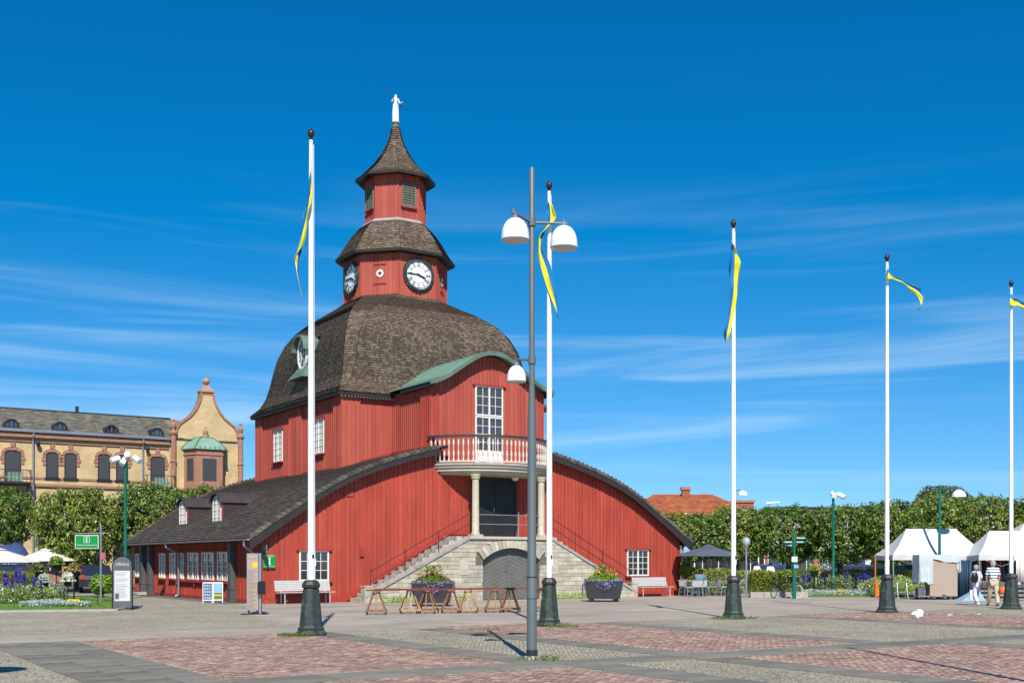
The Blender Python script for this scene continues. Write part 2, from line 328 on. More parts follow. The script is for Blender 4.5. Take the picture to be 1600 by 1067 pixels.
def np_mesh(name, verts, faces4, rnd, mats, parent=None, kind=None, mi=None):
    """fast builder: verts (n,3), faces4 (m,4) ndarray of quads"""
    me = bpy.data.meshes.new(name); nv = len(verts); nf = len(faces4)
    me.vertices.add(nv); me.vertices.foreach_set('co', np.asarray(verts, np.float32).ravel())
    me.loops.add(nf*4); me.loops.foreach_set('vertex_index', np.asarray(faces4, np.int32).ravel())
    me.polygons.add(nf); me.polygons.foreach_set('loop_start', np.arange(0, nf*4, 4, dtype=np.int32)); me.polygons.foreach_set('loop_total', np.full(nf, 4, np.int32))
    for m in (mats if isinstance(mats, (list, tuple)) else [mats]): me.materials.append(M[m])
    if mi is not None: me.polygons.foreach_set('material_index', np.asarray(mi, np.int32))
    me.update(calc_edges=True)
    at = me.attributes.new('rnd', 'FLOAT', 'FACE'); at.data.foreach_set('value', np.asarray(rnd, np.float32))
    me.validate()
    return link(name, me, parent, kind)
def tag(o, label=None, cat=None, group=None, kind=None):
    if label: o['label'] = label
    if cat: o['category'] = cat
    if group: o['group'] = group
    if kind: o['kind'] = kind
    return o
def empty(name, loc, rz=0, label=None, cat=None, group=None):
    o = bpy.data.objects.new(name, None); COL.objects.link(o); o.location = loc; o.rotation_euler = (0, 0, rz); o.empty_display_size = .2
    return tag(o, label, cat, group)
def copy_tree(o, parent=None):
    c = o.copy(); COL.objects.link(c); c.parent = parent
    for ch in list(o.children): copy_tree(ch, c)
    return c
def text(s, F, size, m, name='lettering', parent=None, depth=.004, align='CENTER', squeeze=1.0):
    """flat lettering as a mesh; F maps (x, y_out, z) to the parent's space"""
    cu = bpy.data.curves.new('txt', 'FONT'); cu.body = s; cu.size = size; cu.align_x = align; cu.align_y = 'CENTER'; cu.resolution_u = 2
    to = bpy.data.objects.new('txt', cu); COL.objects.link(to)
    dg = bpy.context.evaluated_depsgraph_get(); me0 = to.evaluated_get(dg).to_mesh()
    vs = [F(v.co.x*squeeze, -depth, v.co.y) for v in me0.vertices]; fs = [tuple(p.vertices) for p in me0.polygons]
    to.to_mesh_clear(); bpy.data.objects.remove(to); bpy.data.curves.remove(cu)
    b = MB(); b.add(vs, fs, .5); return b.build(name, m, parent, fix=False)
def frame2(p0, ang):
    """wall frame: x along the wall to the viewer's right, y INTO the wall, z up"""
    c, s_ = math.cos(ang), math.sin(ang)
    return lambda x, y, z: (p0[0]+x*c-y*s_, p0[1]+x*s_+y*c, z)
def clip(poly, a, b, c):   # keep a*x+b*z<=c
    o = []
    for i in range(len(poly)):
        p, q = poly[i], poly[(i+1) % len(poly)]; dp = a*p[0]+b*p[1]-c; dq = a*q[0]+b*q[1]-c
        if dp <= 0: o.append(p)
        if (dp < 0 < dq) or (dq < 0 < dp): t = dp/(dp-dq); o.append((p[0]+(q[0]-p[0])*t, p[1]+(q[1]-p[1])*t))
    return o
def clip_convex(poly, reg):   # reg ccw convex
    for i in range(len(reg)):
        p, q = reg[i], reg[(i+1) % len(reg)]; a, b = (q[1]-p[1]), -(q[0]-p[0])
        poly = clip(poly, a, b, a*p[0]+b*p[1])
        if len(poly) < 3: return []
    return poly
FX = 1800.0; HZ = 876.5
def X(px, d): return (px-800)/FX*d          # world x of a thing seen at photo column px and standing d metres away
TH = math.radians(32.7); CU, SU = math.cos(TH), math.sin(TH)
OX, OY = -9.776, 44.662
def W(u, v): return (OX+u*CU-v*SU, OY+u*SU+v*CU)
# ================================================================== GROUND
UF = lambda u, v, z=0: (*W(u, v), z)
b = MB(); b.add([(-900, -60, -.012), (900, -60, -.012), (900, 1500, -.012), (-900, 1500, -.012)], [(0, 1, 2, 3)]); b.build('ground', 'asphalt', kind='structure')
def sheet(name, m, pts, z, local=True):
    b = MB(); b.add([(*(W(*p) if local else p), z) for p in pts], [tuple(range(len(pts)))]); return b.build(name, m, kind='structure')
sheet('square', 'cobble_beige', [(-42, -44), (45, -44), (45, -17.9), (-42, -17.9)], -.004)
sheet('pavement', 'concrete', [(-16, -17.9), (45, -17.9), (45, -4), (-2.5, -4), (-3.6, -9.2), (-4.8, -15.2), (-16, -15.2)], -.002)
sheet('forecourt', 'concrete', [(-1.2, -4), (45, -4), (45, 0.5), (-1.2, 0.5)], .002)
sheet('path', 'cobble_beige', [(-16, -15.2), (-4.8, -15.2), (-3.6, -9.2), (-2.5, -4), (-1.2, -4), (-1.2, 19), (-7.8, 19), (-6.7, -3.8), (-16, 3)], 0.0)
# grey slab bands round the brick fields
slab_me = None
bands = [(-12.35, -10.65, -32.5, -18.0, 3, .62), (-5.75, -4.95, -27.15, -18.0, 1, .95), (-2.75, -1.95, -27.15, -18.0, 1, .95), (2.55, 3.35, -27.2, -18.0, 1, .95),
         (9.5, 10.3, -27.2, -18.0, 1, .95), (-10.6, 14.5, -28.15, -27.2, 1, 1.3), (-5.35, -4.45, -34.5, -28.2, 1, .95), (-2.85, -2.0, -34.5, -28.2, 1, .95), (4.1, 4.9, -36, -28.2, 1, .95),
         (-18.6, -16.9, -30.5, -20, 3, .62)]
pv = empty('slab_paving', (OX, OY, 0), TH); pv['kind'] = 'structure'
smv = []
for k in range(6):
    b = MB(); h = .0015+.0015*k
    b.hexa([(-.5, -.5, -.03), (.5, -.5, -.03), (.5, .5, -.03), (-.5, .5, -.03), (-.495, -.495, h), (.495, -.495, h), (.495, .495, h), (-.495, .495, h)], r=k/5)
    o = b.build('slab', 'slab_grey', pv); smv.append(o.data); bpy.data.objects.remove(o)
ns = 0
for (u0, u1, v0, v1, rows, ln) in bands:
    along_v = (v1-v0) > (u1-u0)
    Lg = (v1-v0) if along_v else (u1-u0); Wd = (u1-u0) if along_v else (v1-v0); n = max(1, round(Lg/ln))
    for r_ in range(rows):
        for i in range(n+(r_ % 2)):
            a0 = max(0, (i-.5*(r_ % 2))*Lg/n); a1 = min(Lg, (i+1-.5*(r_ % 2))*Lg/n); c = (a0+a1)/2; wr = Wd/rows
            o = bpy.data.objects.new('slab', random.choice(smv)); COL.objects.link(o); o.parent = pv; ns += 1
            if along_v: o.location = (u0+wr*(r_+.5), v0+c, 0); o.scale = (wr-.012, a1-a0-.012, 1)
            else: o.location = (u0+c, v0+wr*(r_+.5), 0); o.scale = (a1-a0-.012, wr-.012, 1)
# red brick fields, every brick real, one object per field
def brick_field(u0, u1, v0, v1):
    bw, bl = .085, .17; nu = int((u1-u0)/bl); nv = int((v1-v0)/bw); V_ = []; Fc = []; R = []
    I, J = np.meshgrid(np.arange(nu), np.arange(nv), indexing='ij'); I = I.ravel(); J = J.ravel(); n = len(I)
    cx = u0+(I+.5+.25*((J % 2)*2-1))*bl; cy = v0+(J+.5)*bw
    cx = np.clip(cx, u0+bl/2, u1-bl/2); hw = bl/2-.005; hh = bw/2-.005
    z0 = rng.uniform(.002, .010, n); tx = rng.normal(0, .0022, n); ty = rng.normal(0, .0022, n)
    P = np.zeros((n, 8, 3))
    for k, (sx_, sy_) in enumerate(((-1, -1), (1, -1), (1, 1), (-1, 1))):
        P[:, k, 0] = cx+sx_*hw*.96; P[:, k, 1] = cy+sy_*hh*.94; P[:, k, 2] = z0+sx_*tx+sy_*ty
        P[:, k+4, 0] = cx+sx_*hw; P[:, k+4, 1] = cy+sy_*hh; P[:, k+4, 2] = -.02
    base = (np.arange(n)*8)[:, None, None]
    Fq = np.array([(0, 1, 2, 3), (4, 5, 1, 0), (5, 6, 2, 1), (6, 7, 3, 2), (7, 4, 0, 3)])[None]+base
    r = np.repeat(rng.random(n), 5)
    o = np_mesh('brick_paving', P.reshape(-1, 3), Fq.reshape(-1, 4), r, 'brick_paver'); o.location = (OX, OY, 0); o.rotation_euler = (0, 0, TH); o['kind'] = 'stuff'
    tag(o, None, None)
    j = MB(); j.add([(u0, v0, -.001), (u1, v0, -.001), (u1, v1, -.001), (u0, v1, -.001)], [(0, 1, 2, 3)]); q = j.build('joint_sand', 'cobble_beige', kind='structure'); q.location = o.location; q.rotation_euler = o.rotation_euler
    return o
for f_, lab in (((-10.6, -5.8, -27.15, -18.05), 'red brick paving field at the foot of the first flagpole'), ((-1.9, 2.5, -27.15, -17.4), 'red brick paving field at the second flagpole behind the grey lamp'),
          ((10.35, 15.6, -27.15, -17.6), 'red brick paving field at the fourth flagpole under the plastic bag'), ((-1.95, 4.05, -36, -28.2), 'red brick paving field crossed by a long pole shadow'),
          ((-10.6, -5.4, -33.5, -28.2), 'red brick paving strip at the lower edge in front of the grey lamp')):
    tag(brick_field(*f_), lab)

# ================================================================== TOWN HALL
TH_ = empty('town_hall', (OX, OY, 0), TH, 'red timber town hall with shingled domed roof and octagonal clock tower', 'town hall')
UC, VT = 10.65, 9.4
BAT = [0]
def siding(name, parent, p0, p1, zb, zt, sp=.2, single=False, holes=(), thick=.12, mt='red_paint', bw=.042, bh=.03):
    """vertical boards with battens from plan point p0 to p1 (viewer's left to right); zb / zt give heights along it"""
    a = math.atan2(p1[1]-p0[1], p1[0]-p0[0]); F = frame2(p0, a); Ln = math.hypot(p1[0]-p0[0], p1[1]-p0[1]); n = max(1, round(Ln/sp)); st = Ln/n
    if not callable(zb): zb = (lambda c: (lambda s: c))(zb)
    if not callable(zt): zt = (lambda c: (lambda s: c))(zt)
    b = MB()
    for i in range(n):
        s0, s1 = i*st, (i+1)*st; r = random.random()
        if zt((s0+s1)/2) <= zb((s0+s1)/2)+.02: continue
        zs = [zb(s0+1e-4), zb(s1-1e-4), zt(s1-1e-4), zt(s0+1e-4)]
        b.prism([(s0, zs[0]), (s1, zs[1]), (s1, max(zs[2], zs[1]+.001)), (s0, max(zs[3], zs[0]+.001))], random.uniform(-.004, .004), thick, F=F, r=r)
    wall = b.build(name, mt, parent)
    bb = MB()
    for i in range(n+1):
        s = min(max(i*st, bw/2), Ln-bw/2); lo, hi = zb(s)+.0, zt(s)-.003
        if hi-lo < .05: continue
        segs = [(lo, hi)]
        for (h0, h1, z0, z1) in holes:
            if h0-bw < s < h1+bw:
                ns_ = []
                for (c, d) in segs:
                    if z1 <= c or z0 >= d: ns_.append((c, d)); continue
                    if z0-c > .05: ns_.append((c, z0))
                    if d-z1 > .05: ns_.append((z1, d))
                segs = ns_
        for (c, d) in segs:
            q = bb if not single else MB(); jw = random.uniform(-.004, .004)
            q.box(s-bw/2+jw, s+bw/2+jw, -bh-random.uniform(0, .006), -.001, c, d, F=F, r=random.random())
            if single and BAT[0] < 300: q.build('batten', mt, wall, fix=False); BAT[0] += 1
            elif single: bb.v, off = bb.v+q.v, len(bb.v); bb.f += [tuple(off+i_ for i_ in f) for f in q.f]; bb.r += q.r; bb.mi += q.mi
    if bb.f: bb.build('battens', mt, wall, kind='stuff', fix=False)
    return F, wall
def window(parent, F, sc, z0, z1, wd, nx=2, ny=3, sashes=2, glass='glass', fr='white_paint', fw=.06, sill=True, lintel=True, trim='red_trim', proud=.05, part='window', extra=.12, mw=.022):
    s0, s1 = sc-wd/2, sc+wd/2; b = MB()
    for (a0, a1, c0, c1) in ((s0, s0+fw, z0, z1), (s1-fw, s1, z0, z1), (s0+fw, s1-fw, z0, z0+fw), (s0+fw, s1-fw, z1-fw, z1)): b.box(a0, a1, -proud, .02, c0, c1, F=F)
    if sashes == 2: b.box(sc-fw*.6, sc+fw*.6, -proud-.006, .02, z0+fw, z1-fw, F=F)
    o = b.build(part, fr, parent)
    g = MB(); g.box(s0+fw, s1-fw, -.012, .015, z0+fw, z1-fw, F=F); g.build('pane', glass, o)
    m = MB(); iw = wd-2*fw
    per = iw/sashes
    for k in range(sashes):
        for i in range(1, nx):
            x = s0+fw+per*k+per*i/nx; m.box(x-mw/2, x+mw/2, -.032, -.013, z0+fw, z1-fw, F=F)
        for j in range(1, ny):
            z = z0+fw+(z1-z0-2*fw)*j/ny; m.box(s0+fw+per*k, s0+fw+per*(k+1), -.034, -.013, z-mw/2, z+mw/2, F=F)
    m.build('muntin', fr, o)
    if sill: q = MB(); q.box(s0-extra, s1+extra, -.14, -.001, z0-.06, z0-.002, F=F); q.build('sill', trim, o)
    if lintel: q = MB(); q.box(s0-extra, s1+extra, -.11, -.001, z1+.002, z1+.055, F=F); q.build('lintel', trim, o)
    return o
def hole(sc, z0, z1, wd): return (sc-wd/2, sc+wd/2, z0-.07, z1+.07)

# lower roof profile (same at both sides of the centre line)
PR = [(-.54, 2.55), (-.3, 2.70), (.5, 3.25), (1.56, 3.92), (2.37, 4.43), (3.2, 4.90), (4.04, 5.30), (5.19, 5.74), (6.37, 6.10), (7.6, 6.42), (8.2, 6.55)]
def prof(u): u = u if u <= UC else 2*UC-u; return float(np.interp(u, [p[0] for p in PR], [p[1] for p in PR]))
WD = 2*UC; DP = 18.2

def shingles(name, parent, Lc, Rc, course, width, m, under='roof_under', lift=.036, keep=None):
    """Lc, Rc: 3D polylines from eave upward (viewer's left and right edge of a facet); thousands of real shingles as one object"""
    Lc = np.array(Lc, float); Rc = np.array(Rc, float)
    def arc(C): d = np.r_[0, np.cumsum(np.linalg.norm(np.diff(C, axis=0), axis=1))]; return d
    dL, dR = arc(Lc), arc(Rc); tot = max(dL[-1], dR[-1]); n = max(1, round(tot/course))
    def at(C, d, t): x = t*d[-1]; return np.array([np.interp(x, d, C[:, k]) for k in range(3)])
    # use common parameter = mean of the two normalised arcs
    Vs = []; Fs = []; Rs = []; Mi = []; nv = 0
    par = (dL/dL[-1]+dR/max(dR[-1], 1e-9))/2
    def at2(C, t): return np.array([np.interp(t, par, C[:, k]) for k in range(3)])
    for j in range(n):
        t0, t1 = j/n, min(1, (j+1.25)/n); l0, r0, l1, r1 = at2(Lc, t0), at2(Rc, t0), at2(Lc, t1), at2(Rc, t1)
        wv = r0-l0; wl = np.linalg.norm(wv)
        if wl < .02: continue
        nrm = np.cross(wv, ((l1+r1)/2-(l0+r0)/2)); nrm /= np.linalg.norm(nrm)+1e-9
        k = max(1, int(round(wl/width))); e = np.linspace(0, 1, k+1)
        if k > 1: e[1:-1] += (rng.random(k-1)-.5)*.35/k+(.5/k if j % 2 else 0)*.0
        off = (.5/k if (j % 2 and k > 2) else 0); e2 = e.copy(); e2[1:-1] = np.clip(e[1:-1]+off, 0, 1)
        e2 = np.sort(e2); a, c = e2[:-1], e2[1:]; g = min(.004/wl, .1/k)
        a = a+g; c = c-g; kk = len(a)
        h = lift+rng.uniform(0, .012, kk); dz = rng.uniform(-.012, .012, kk)/course*(1/n)*.5
        A0 = l0+np.outer(a, wv); C0 = l0+np.outer(c, wv); w1 = r1-l1; A1 = l1+np.outer(a, w1); C1 = l1+np.outer(c, w1)
        up = (A1-A0)/np.linalg.norm(A1-A0, axis=1)[:, None]
        drop = up*rng.uniform(0, .018, kk)[:, None]
        A0h = A0+nrm*h[:, None]-drop; C0h = C0+nrm*h[:, None]-drop
        P = np.stack([A0h, C0h, C1+nrm*.002, A1+nrm*.002, A0-nrm*.004-drop, C0-nrm*.004-drop], 1)
        if keep is not None:
            msk = np.array([keep((p0_+p1_)/2) for p0_, p1_ in zip(A0, C0)]); P = P[msk]; kk = len(P)
            if kk == 0: continue
        Vs.append(P.reshape(-1, 3)); base = nv+np.arange(kk)*6
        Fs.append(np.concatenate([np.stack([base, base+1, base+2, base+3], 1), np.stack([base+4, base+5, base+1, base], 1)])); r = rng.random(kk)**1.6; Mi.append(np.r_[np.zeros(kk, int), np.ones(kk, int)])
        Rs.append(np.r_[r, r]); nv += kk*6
    o = np_mesh(name, np.concatenate(Vs), np.concatenate(Fs), np.concatenate(Rs), [m, 'shingle_end_shade'], parent, kind='stuff', mi=np.concatenate(Mi))
    return o
def loft_under(b, Lc, Rc, drop=.0):
    n = len(Lc); vs = [tuple(p) for p in Lc]+[tuple(p) for p in Rc]
    b.add(vs, [(i, n+i, n+i+1, i+1) for i in range(n-1)])

# ---- lower storey walls
zt_front = lambda s: min(prof(s)-.16, 7.2)
hl = [(1.63+.6-.75, 1.63+.6+.75, .80, 2.14), (UC-1.13, UC+1.13, 2.6, 5.45), (18.7-.72, 18.7+.72, .88, 2.26)]
def zb_front(s):
    if 9.4 <= s <= 11.9: return 2.75
    return 0.02
F_front, wall_f = siding('wall', TH_, (0, 0), (WD, 0), zb_front, lambda s: min(prof(s)-.12, 5.75) if 7.7 < s < 13.6 else prof(s)-.16, .2, True, holes=hl+[(9.35, 11.95, 0, 2.7)])
wall_f['label'] = 'red board and batten entrance wall with curved gable edges'
F_left, wall_l = siding('wall', TH_, (0, DP), (0, 0.002), .12, 2.45, .22, False, holes=[(DP-18.03, DP-16.8, .7, 2.1), (DP-13.7, DP-12.6, .7, 2.1), (DP-12, DP-11, .7, 2.1), (DP-10.6, DP-3.4, .7, 2.1), (DP-15.9, DP-15.1, 0, 2.3)])
siding('wall', TH_, (WD, 0), (WD, DP), .02, 2.45, .22)
siding('wall', TH_, (WD, DP), (0, DP), .02, lambda s: prof(s)-.16, .22)
# skirting boards: level, and sloping up along the stairs
def strip_path(b, F, pts, h, y0, y1, side=1):
    for (a, c) in zip(pts[:-1], pts[1:]): b.prism([(a[0], a[1]), (c[0], c[1]), (c[0], c[1]+h), (a[0], a[1]+h)], y0, y1, F=F)
b = MB(); strip_path(b, F_front, [(0, .0), (3.55, .0), (8.4, 2.80), (9.42, 2.80)], .24, -.055, -.001)
b.build('skirting_board', 'red_trim', TH_); b = MB(); strip_path(b, F_front, [(11.92, 2.76), (12.8, 2.76), (17.6, .0), (21.3, .0)], .22, -.055, -.001)
b.build('skirting_board', 'red_trim', TH_); b = MB(); b.box(-.02, DP, -.05, -.001, 0, .14, F=frame2((0, DP), -PI/2)); b.build('skirting_board', 'red_trim', TH_)
# corner boards
b = MB(); b.box(-.05, .11, -.045, -.001, .23, 2.3, F=F_front); b.build('corner_board', 'red_trim', TH_); b = MB(); b.box(WD-.11, WD+.05, -.045, -.001, .23, 2.3, F=F_front); b.build('corner_board', 'red_trim', TH_)

# windows, entrance wall
window(TH_, F_front, 2.24, .87, 2.07, 1.26, 2, 3, 2, part='window')
window(TH_, F_front, 18.71, .96, 2.19, 1.30, 2, 4, 2, part='window')
# entrance door in the porch
b = MB()
for (a0, a1, c0, c1) in ((9.5, 9.62, 2.76, 5.35), (11.72, 11.84, 2.76, 5.35), (9.62, 11.72, 5.23, 5.35)): b.box(a0, a1, -.09, .12, c0, c1, F=F_front)
door = b.build('entrance_door', 'door_black', TH_)
for k, (a0, a1) in enumerate(((9.63, 10.66), (10.68, 11.71))):
    q = MB(); q.box(a0, a1, -.06, -.012, 2.77, 5.22, F=F_front); q.build('door_leaf', 'door_black', door)
    q = MB(); reg = [(a0+.04, 2.82), (a1-.04, 2.82), (a1-.04, 5.18), (a0+.04, 5.18)]; cx, cz = (a0+a1)/2, 4.3
    for rr in range(14):      # diamond mouldings
        for sx_ in (-1, 1):
            for sz in (-1, 1):
                d0 = .12+rr*.16
                P0, P1 = (cx+sx_*d0, cz), (cx, cz+sz*d0*1.15); nx_, nz_ = (P1[1]-P0[1]), -(P1[0]-P0[0]); ll = math.hypot(nx_, nz_); nx_ *= .018/ll; nz_ *= .018/ll
                pl = [(P0[0]-nx_, P0[1]-nz_), (P1[0]-nx_, P1[1]-nz_), (P1[0]+nx_, P1[1]+nz_), (P0[0]+nx_, P0[1]+nz_)]
                ar = sum(pl[i][0]*pl[(i+1) % 4][1]-pl[(i+1) % 4][0]*pl[i][1] for i in range(4))
                if ar < 0: pl.reverse()
                c_ = clip_convex(pl, reg)
                if len(c_) > 2: q.prism(c_, -.082-.0007*rr, -.061, F=F_front)
    q.build('door_moulding', 'iron', door)
q = MB(); q.tube([F_front(10.62, -.10, 3.8), F_front(10.62, -.10, 3.98)], .018); q.build('door_handle', 'steel', door)

# windows, porch posts, sill shelf of the long side
for (va, vb, nx) in ((18.0, 16.95, 2), (13.65, 12.75, 2), (11.9, 11.05, 2), (10.45, 9.8, 1), (9.05, 7.6, 2), (7.05, 5.5, 2), (4.95, 3.65, 2)):
    sc = DP-(va+vb)/2; window(TH_, F_left, sc, .84, 2.03, abs(va-vb), nx, 4 if nx == 2 else 3, 2, glass='glass', proud=.06, fw=.05, lintel=True)
b = MB(); b.box(DP-10.75, DP-3.5, -.13, -.001, .72, .775, F=F_left)
for s_ in (DP-10.4, DP-8, DP-5.5, DP-4): b.box(s_-.03, s_+.03, -.11, -.001, .55, .72, F=F_left)
b.build('sill_shelf', 'red_trim', TH_)
for (va, vb) in ((16.42, 15.98), (15.02, 14.58), (2.98, 2.58)):
    b = MB(); s0, s1 = DP-va, DP-vb; b.box(s0, s1, -.30, -.05, 0.0, .5, F=F_left); b.box(s0+.02, s1-.02, -.28, -.06, .5, 2.42, F=F_left); b.box(s0-.02, s1+.02, -.315, -.05, .5, .56, F=F_left)
    b.build('porch_post', 'grey_wood', TH_)
b = MB(); b.box(DP-15.9, DP-15.1, -.03, .0, .12, 2.2, F=F_left); dd = b.build('side_door', 'door_black', TH_)
b = MB(); b.box(DP-16.1, DP-14.9, -.75, -.05, 0, .11, F=F_left); b.build('doorstep', 'stone_step', TH_)
b = MB(); b.box(DP-3.4, DP-3.2, -.1, -.031, 1.45, 1.85, F=F_left); b.build('notice', 'paper_white', TH_)

# ---- lower roofs
LR = empty('lower_roof', (0, 0, 0)); LR.parent = TH_
v0, v1 = -.36, DP+.36
Lc = [(u, v1, z) for u, z in PR]; Rc = [(u, v0, z) for u, z in PR]
keepL = lambda p: not (p[0] > 5.6 and 4.3 < p[1] < 14.5)
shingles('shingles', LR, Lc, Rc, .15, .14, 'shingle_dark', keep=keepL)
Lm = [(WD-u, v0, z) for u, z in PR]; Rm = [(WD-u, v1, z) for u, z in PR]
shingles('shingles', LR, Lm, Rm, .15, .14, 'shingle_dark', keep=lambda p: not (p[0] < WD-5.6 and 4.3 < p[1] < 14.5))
b = MB()
for side in (0, 1):
    fu = (lambda u: u) if side == 0 else (lambda u: WD-u)
    for (p, q) in zip(PR[:-1], PR[1:]):
        b.hexa([(fu(p[0]), v0, p[1]-.11), (fu(q[0]), v0, q[1]-.11), (fu(q[0]), v1, q[1]-.11), (fu(p[0]), v1, p[1]-.11), (fu(p[0]), v0, p[1]-.006), (fu(q[0]), v0, q[1]-.006), (fu(q[0]), v1, q[1]-.006), (fu(p[0]), v1, p[1]-.006)])
b.build('roof_boarding', 'roof_under', LR)
for side in (0, 1):                      # bargeboards, verge tiles, front and back
    fu = (lambda u: u) if side == 0 else (lambda u: WD-u)
    bd = MB(); vt_ = MB()
    dense = [(u, float(np.interp(u, [p[0] for p in PR], [p[1] for p in PR]))) for u in np.linspace(-.54, 7.75, 30)]
    for (va, vb) in ((v0-.05, v0-.003), (v1+.003, v1+.05)):
        for (p, q) in zip(dense[:-1], dense[1:]):
            h = .30+.16*min(1, max(0, (3.0-p[0])/3.5))
            bd.hexa([(fu(p[0]), va, p[1]-h), (fu(q[0]), va, q[1]-h), (fu(q[0]), vb, q[1]-h), (fu(p[0]), vb, p[1]-h), (fu(p[0]), va, p[1]-.01), (fu(q[0]), va, q[1]-.01), (fu(q[0]), vb, q[1]-.01), (fu(p[0]), vb, p[1]-.01)])
        bd.build('bargeboard', 'dark_wood', LR); bd = MB()
    # soffit under the overhang
    for (p, q) in zip(dense[:-1], dense[1:]):
        bd.hexa([(fu(p[0]), v0+.002, p[1]-.26), (fu(q[0]), v0+.002, q[1]-.26), (fu(q[0]), -.03, q[1]-.2), (fu(p[0]), -.03, p[1]-.2), (fu(p[0]), v0+.002, p[1]-.115), (fu(q[0]), v0+.002, q[1]-.115), (fu(q[0]), -.03, q[1]-.115), (fu(p[0]), -.03, p[1]-.115)])
    bd.build('soffit', 'dark_wood', LR)
    us = [p[0] for p in PR]; arc = 0; u = -.54
    while u < 7.7:
        z = float(np.interp(u, us, [p[1] for p in PR])); z2 = float(np.interp(u+.05, us, [p[1] for p in PR])); sl = math.atan2(z2-z, .05)
        c, s_ = math.cos(sl), math.sin(sl); ln = .34
        A = (u, z+.05); B = (u+ln*c, z+ln*s_+.02)
        for (va, vb) in ((v0-.08, v0+.17), (v1-.17, v1+.08)):
            P = [(fu(A[0]), va, A[1]-.12), (fu(B[0]), va, B[1]-.03), (fu(B[0]), vb, B[1]-.03), (fu(A[0]), vb, A[1]-.12),
                 (fu(A[0])-.02*(s_ if side == 0 else -s_), va, A[1]+.10), (fu(B[0]), va, B[1]+.02), (fu(B[0]), vb, B[1]+.02), (fu(A[0])-.02*(s_ if side == 0 else -s_), vb, A[1]+.10)]
            vt_.hexa(P)
        u += .25*c
    vt_.build('verge_tiles', 'shingle_dark', LR, kind='stuff')
# gutter and downpipes of the long side
b = MB(); pts = []; prof_g = []
for k in range(9):
    a = PI+PI*k/8; prof_g.append((.075*math.cos(a), .075*math.sin(a)))
vs = [(-.60+x, y, 2.52+z) for y in (v0-.02, v1) for x, z in prof_g]; b.add(vs, [(i, i+1, 9+i+1, 9+i) for i in range(8)]+[tuple(range(9)), tuple(range(17, 8, -1))])
vs = [(-.60+x*.9, y, 2.525+z*.9) for y in (v0-.02, v1) for x, z in prof_g]; b.add(vs, [(i, 9+i, 9+i+1, i+1) for i in range(8)])
gt = b.build('gutter', 'zinc', TH_, fix=False)
b = MB(); b.tube([(-.60, 10.6, 2.46), (-.60, 10.6, 2.32), (-.14, 10.15, 1.98), (-.14, 10.15, .12), (-.3, 10.15, .04)], .05, 8); b.build('downpipe', 'zinc', TH_)
b = MB(); b.tube([(-.60, .1, 2.46), (-.60, .1, 2.26), (-.14, .25, 1.95), (-.14, .25, 0.05)], .05, 8); b.build('downpipe', 'zinc', TH_)
b = MB(); b.tube([(WD+.35, -.12, 2.5), (WD+.12, -.12, 2.3), (WD+.12, -.12, 0.03)], .05, 8); b.build('downpipe', 'zinc', TH_)

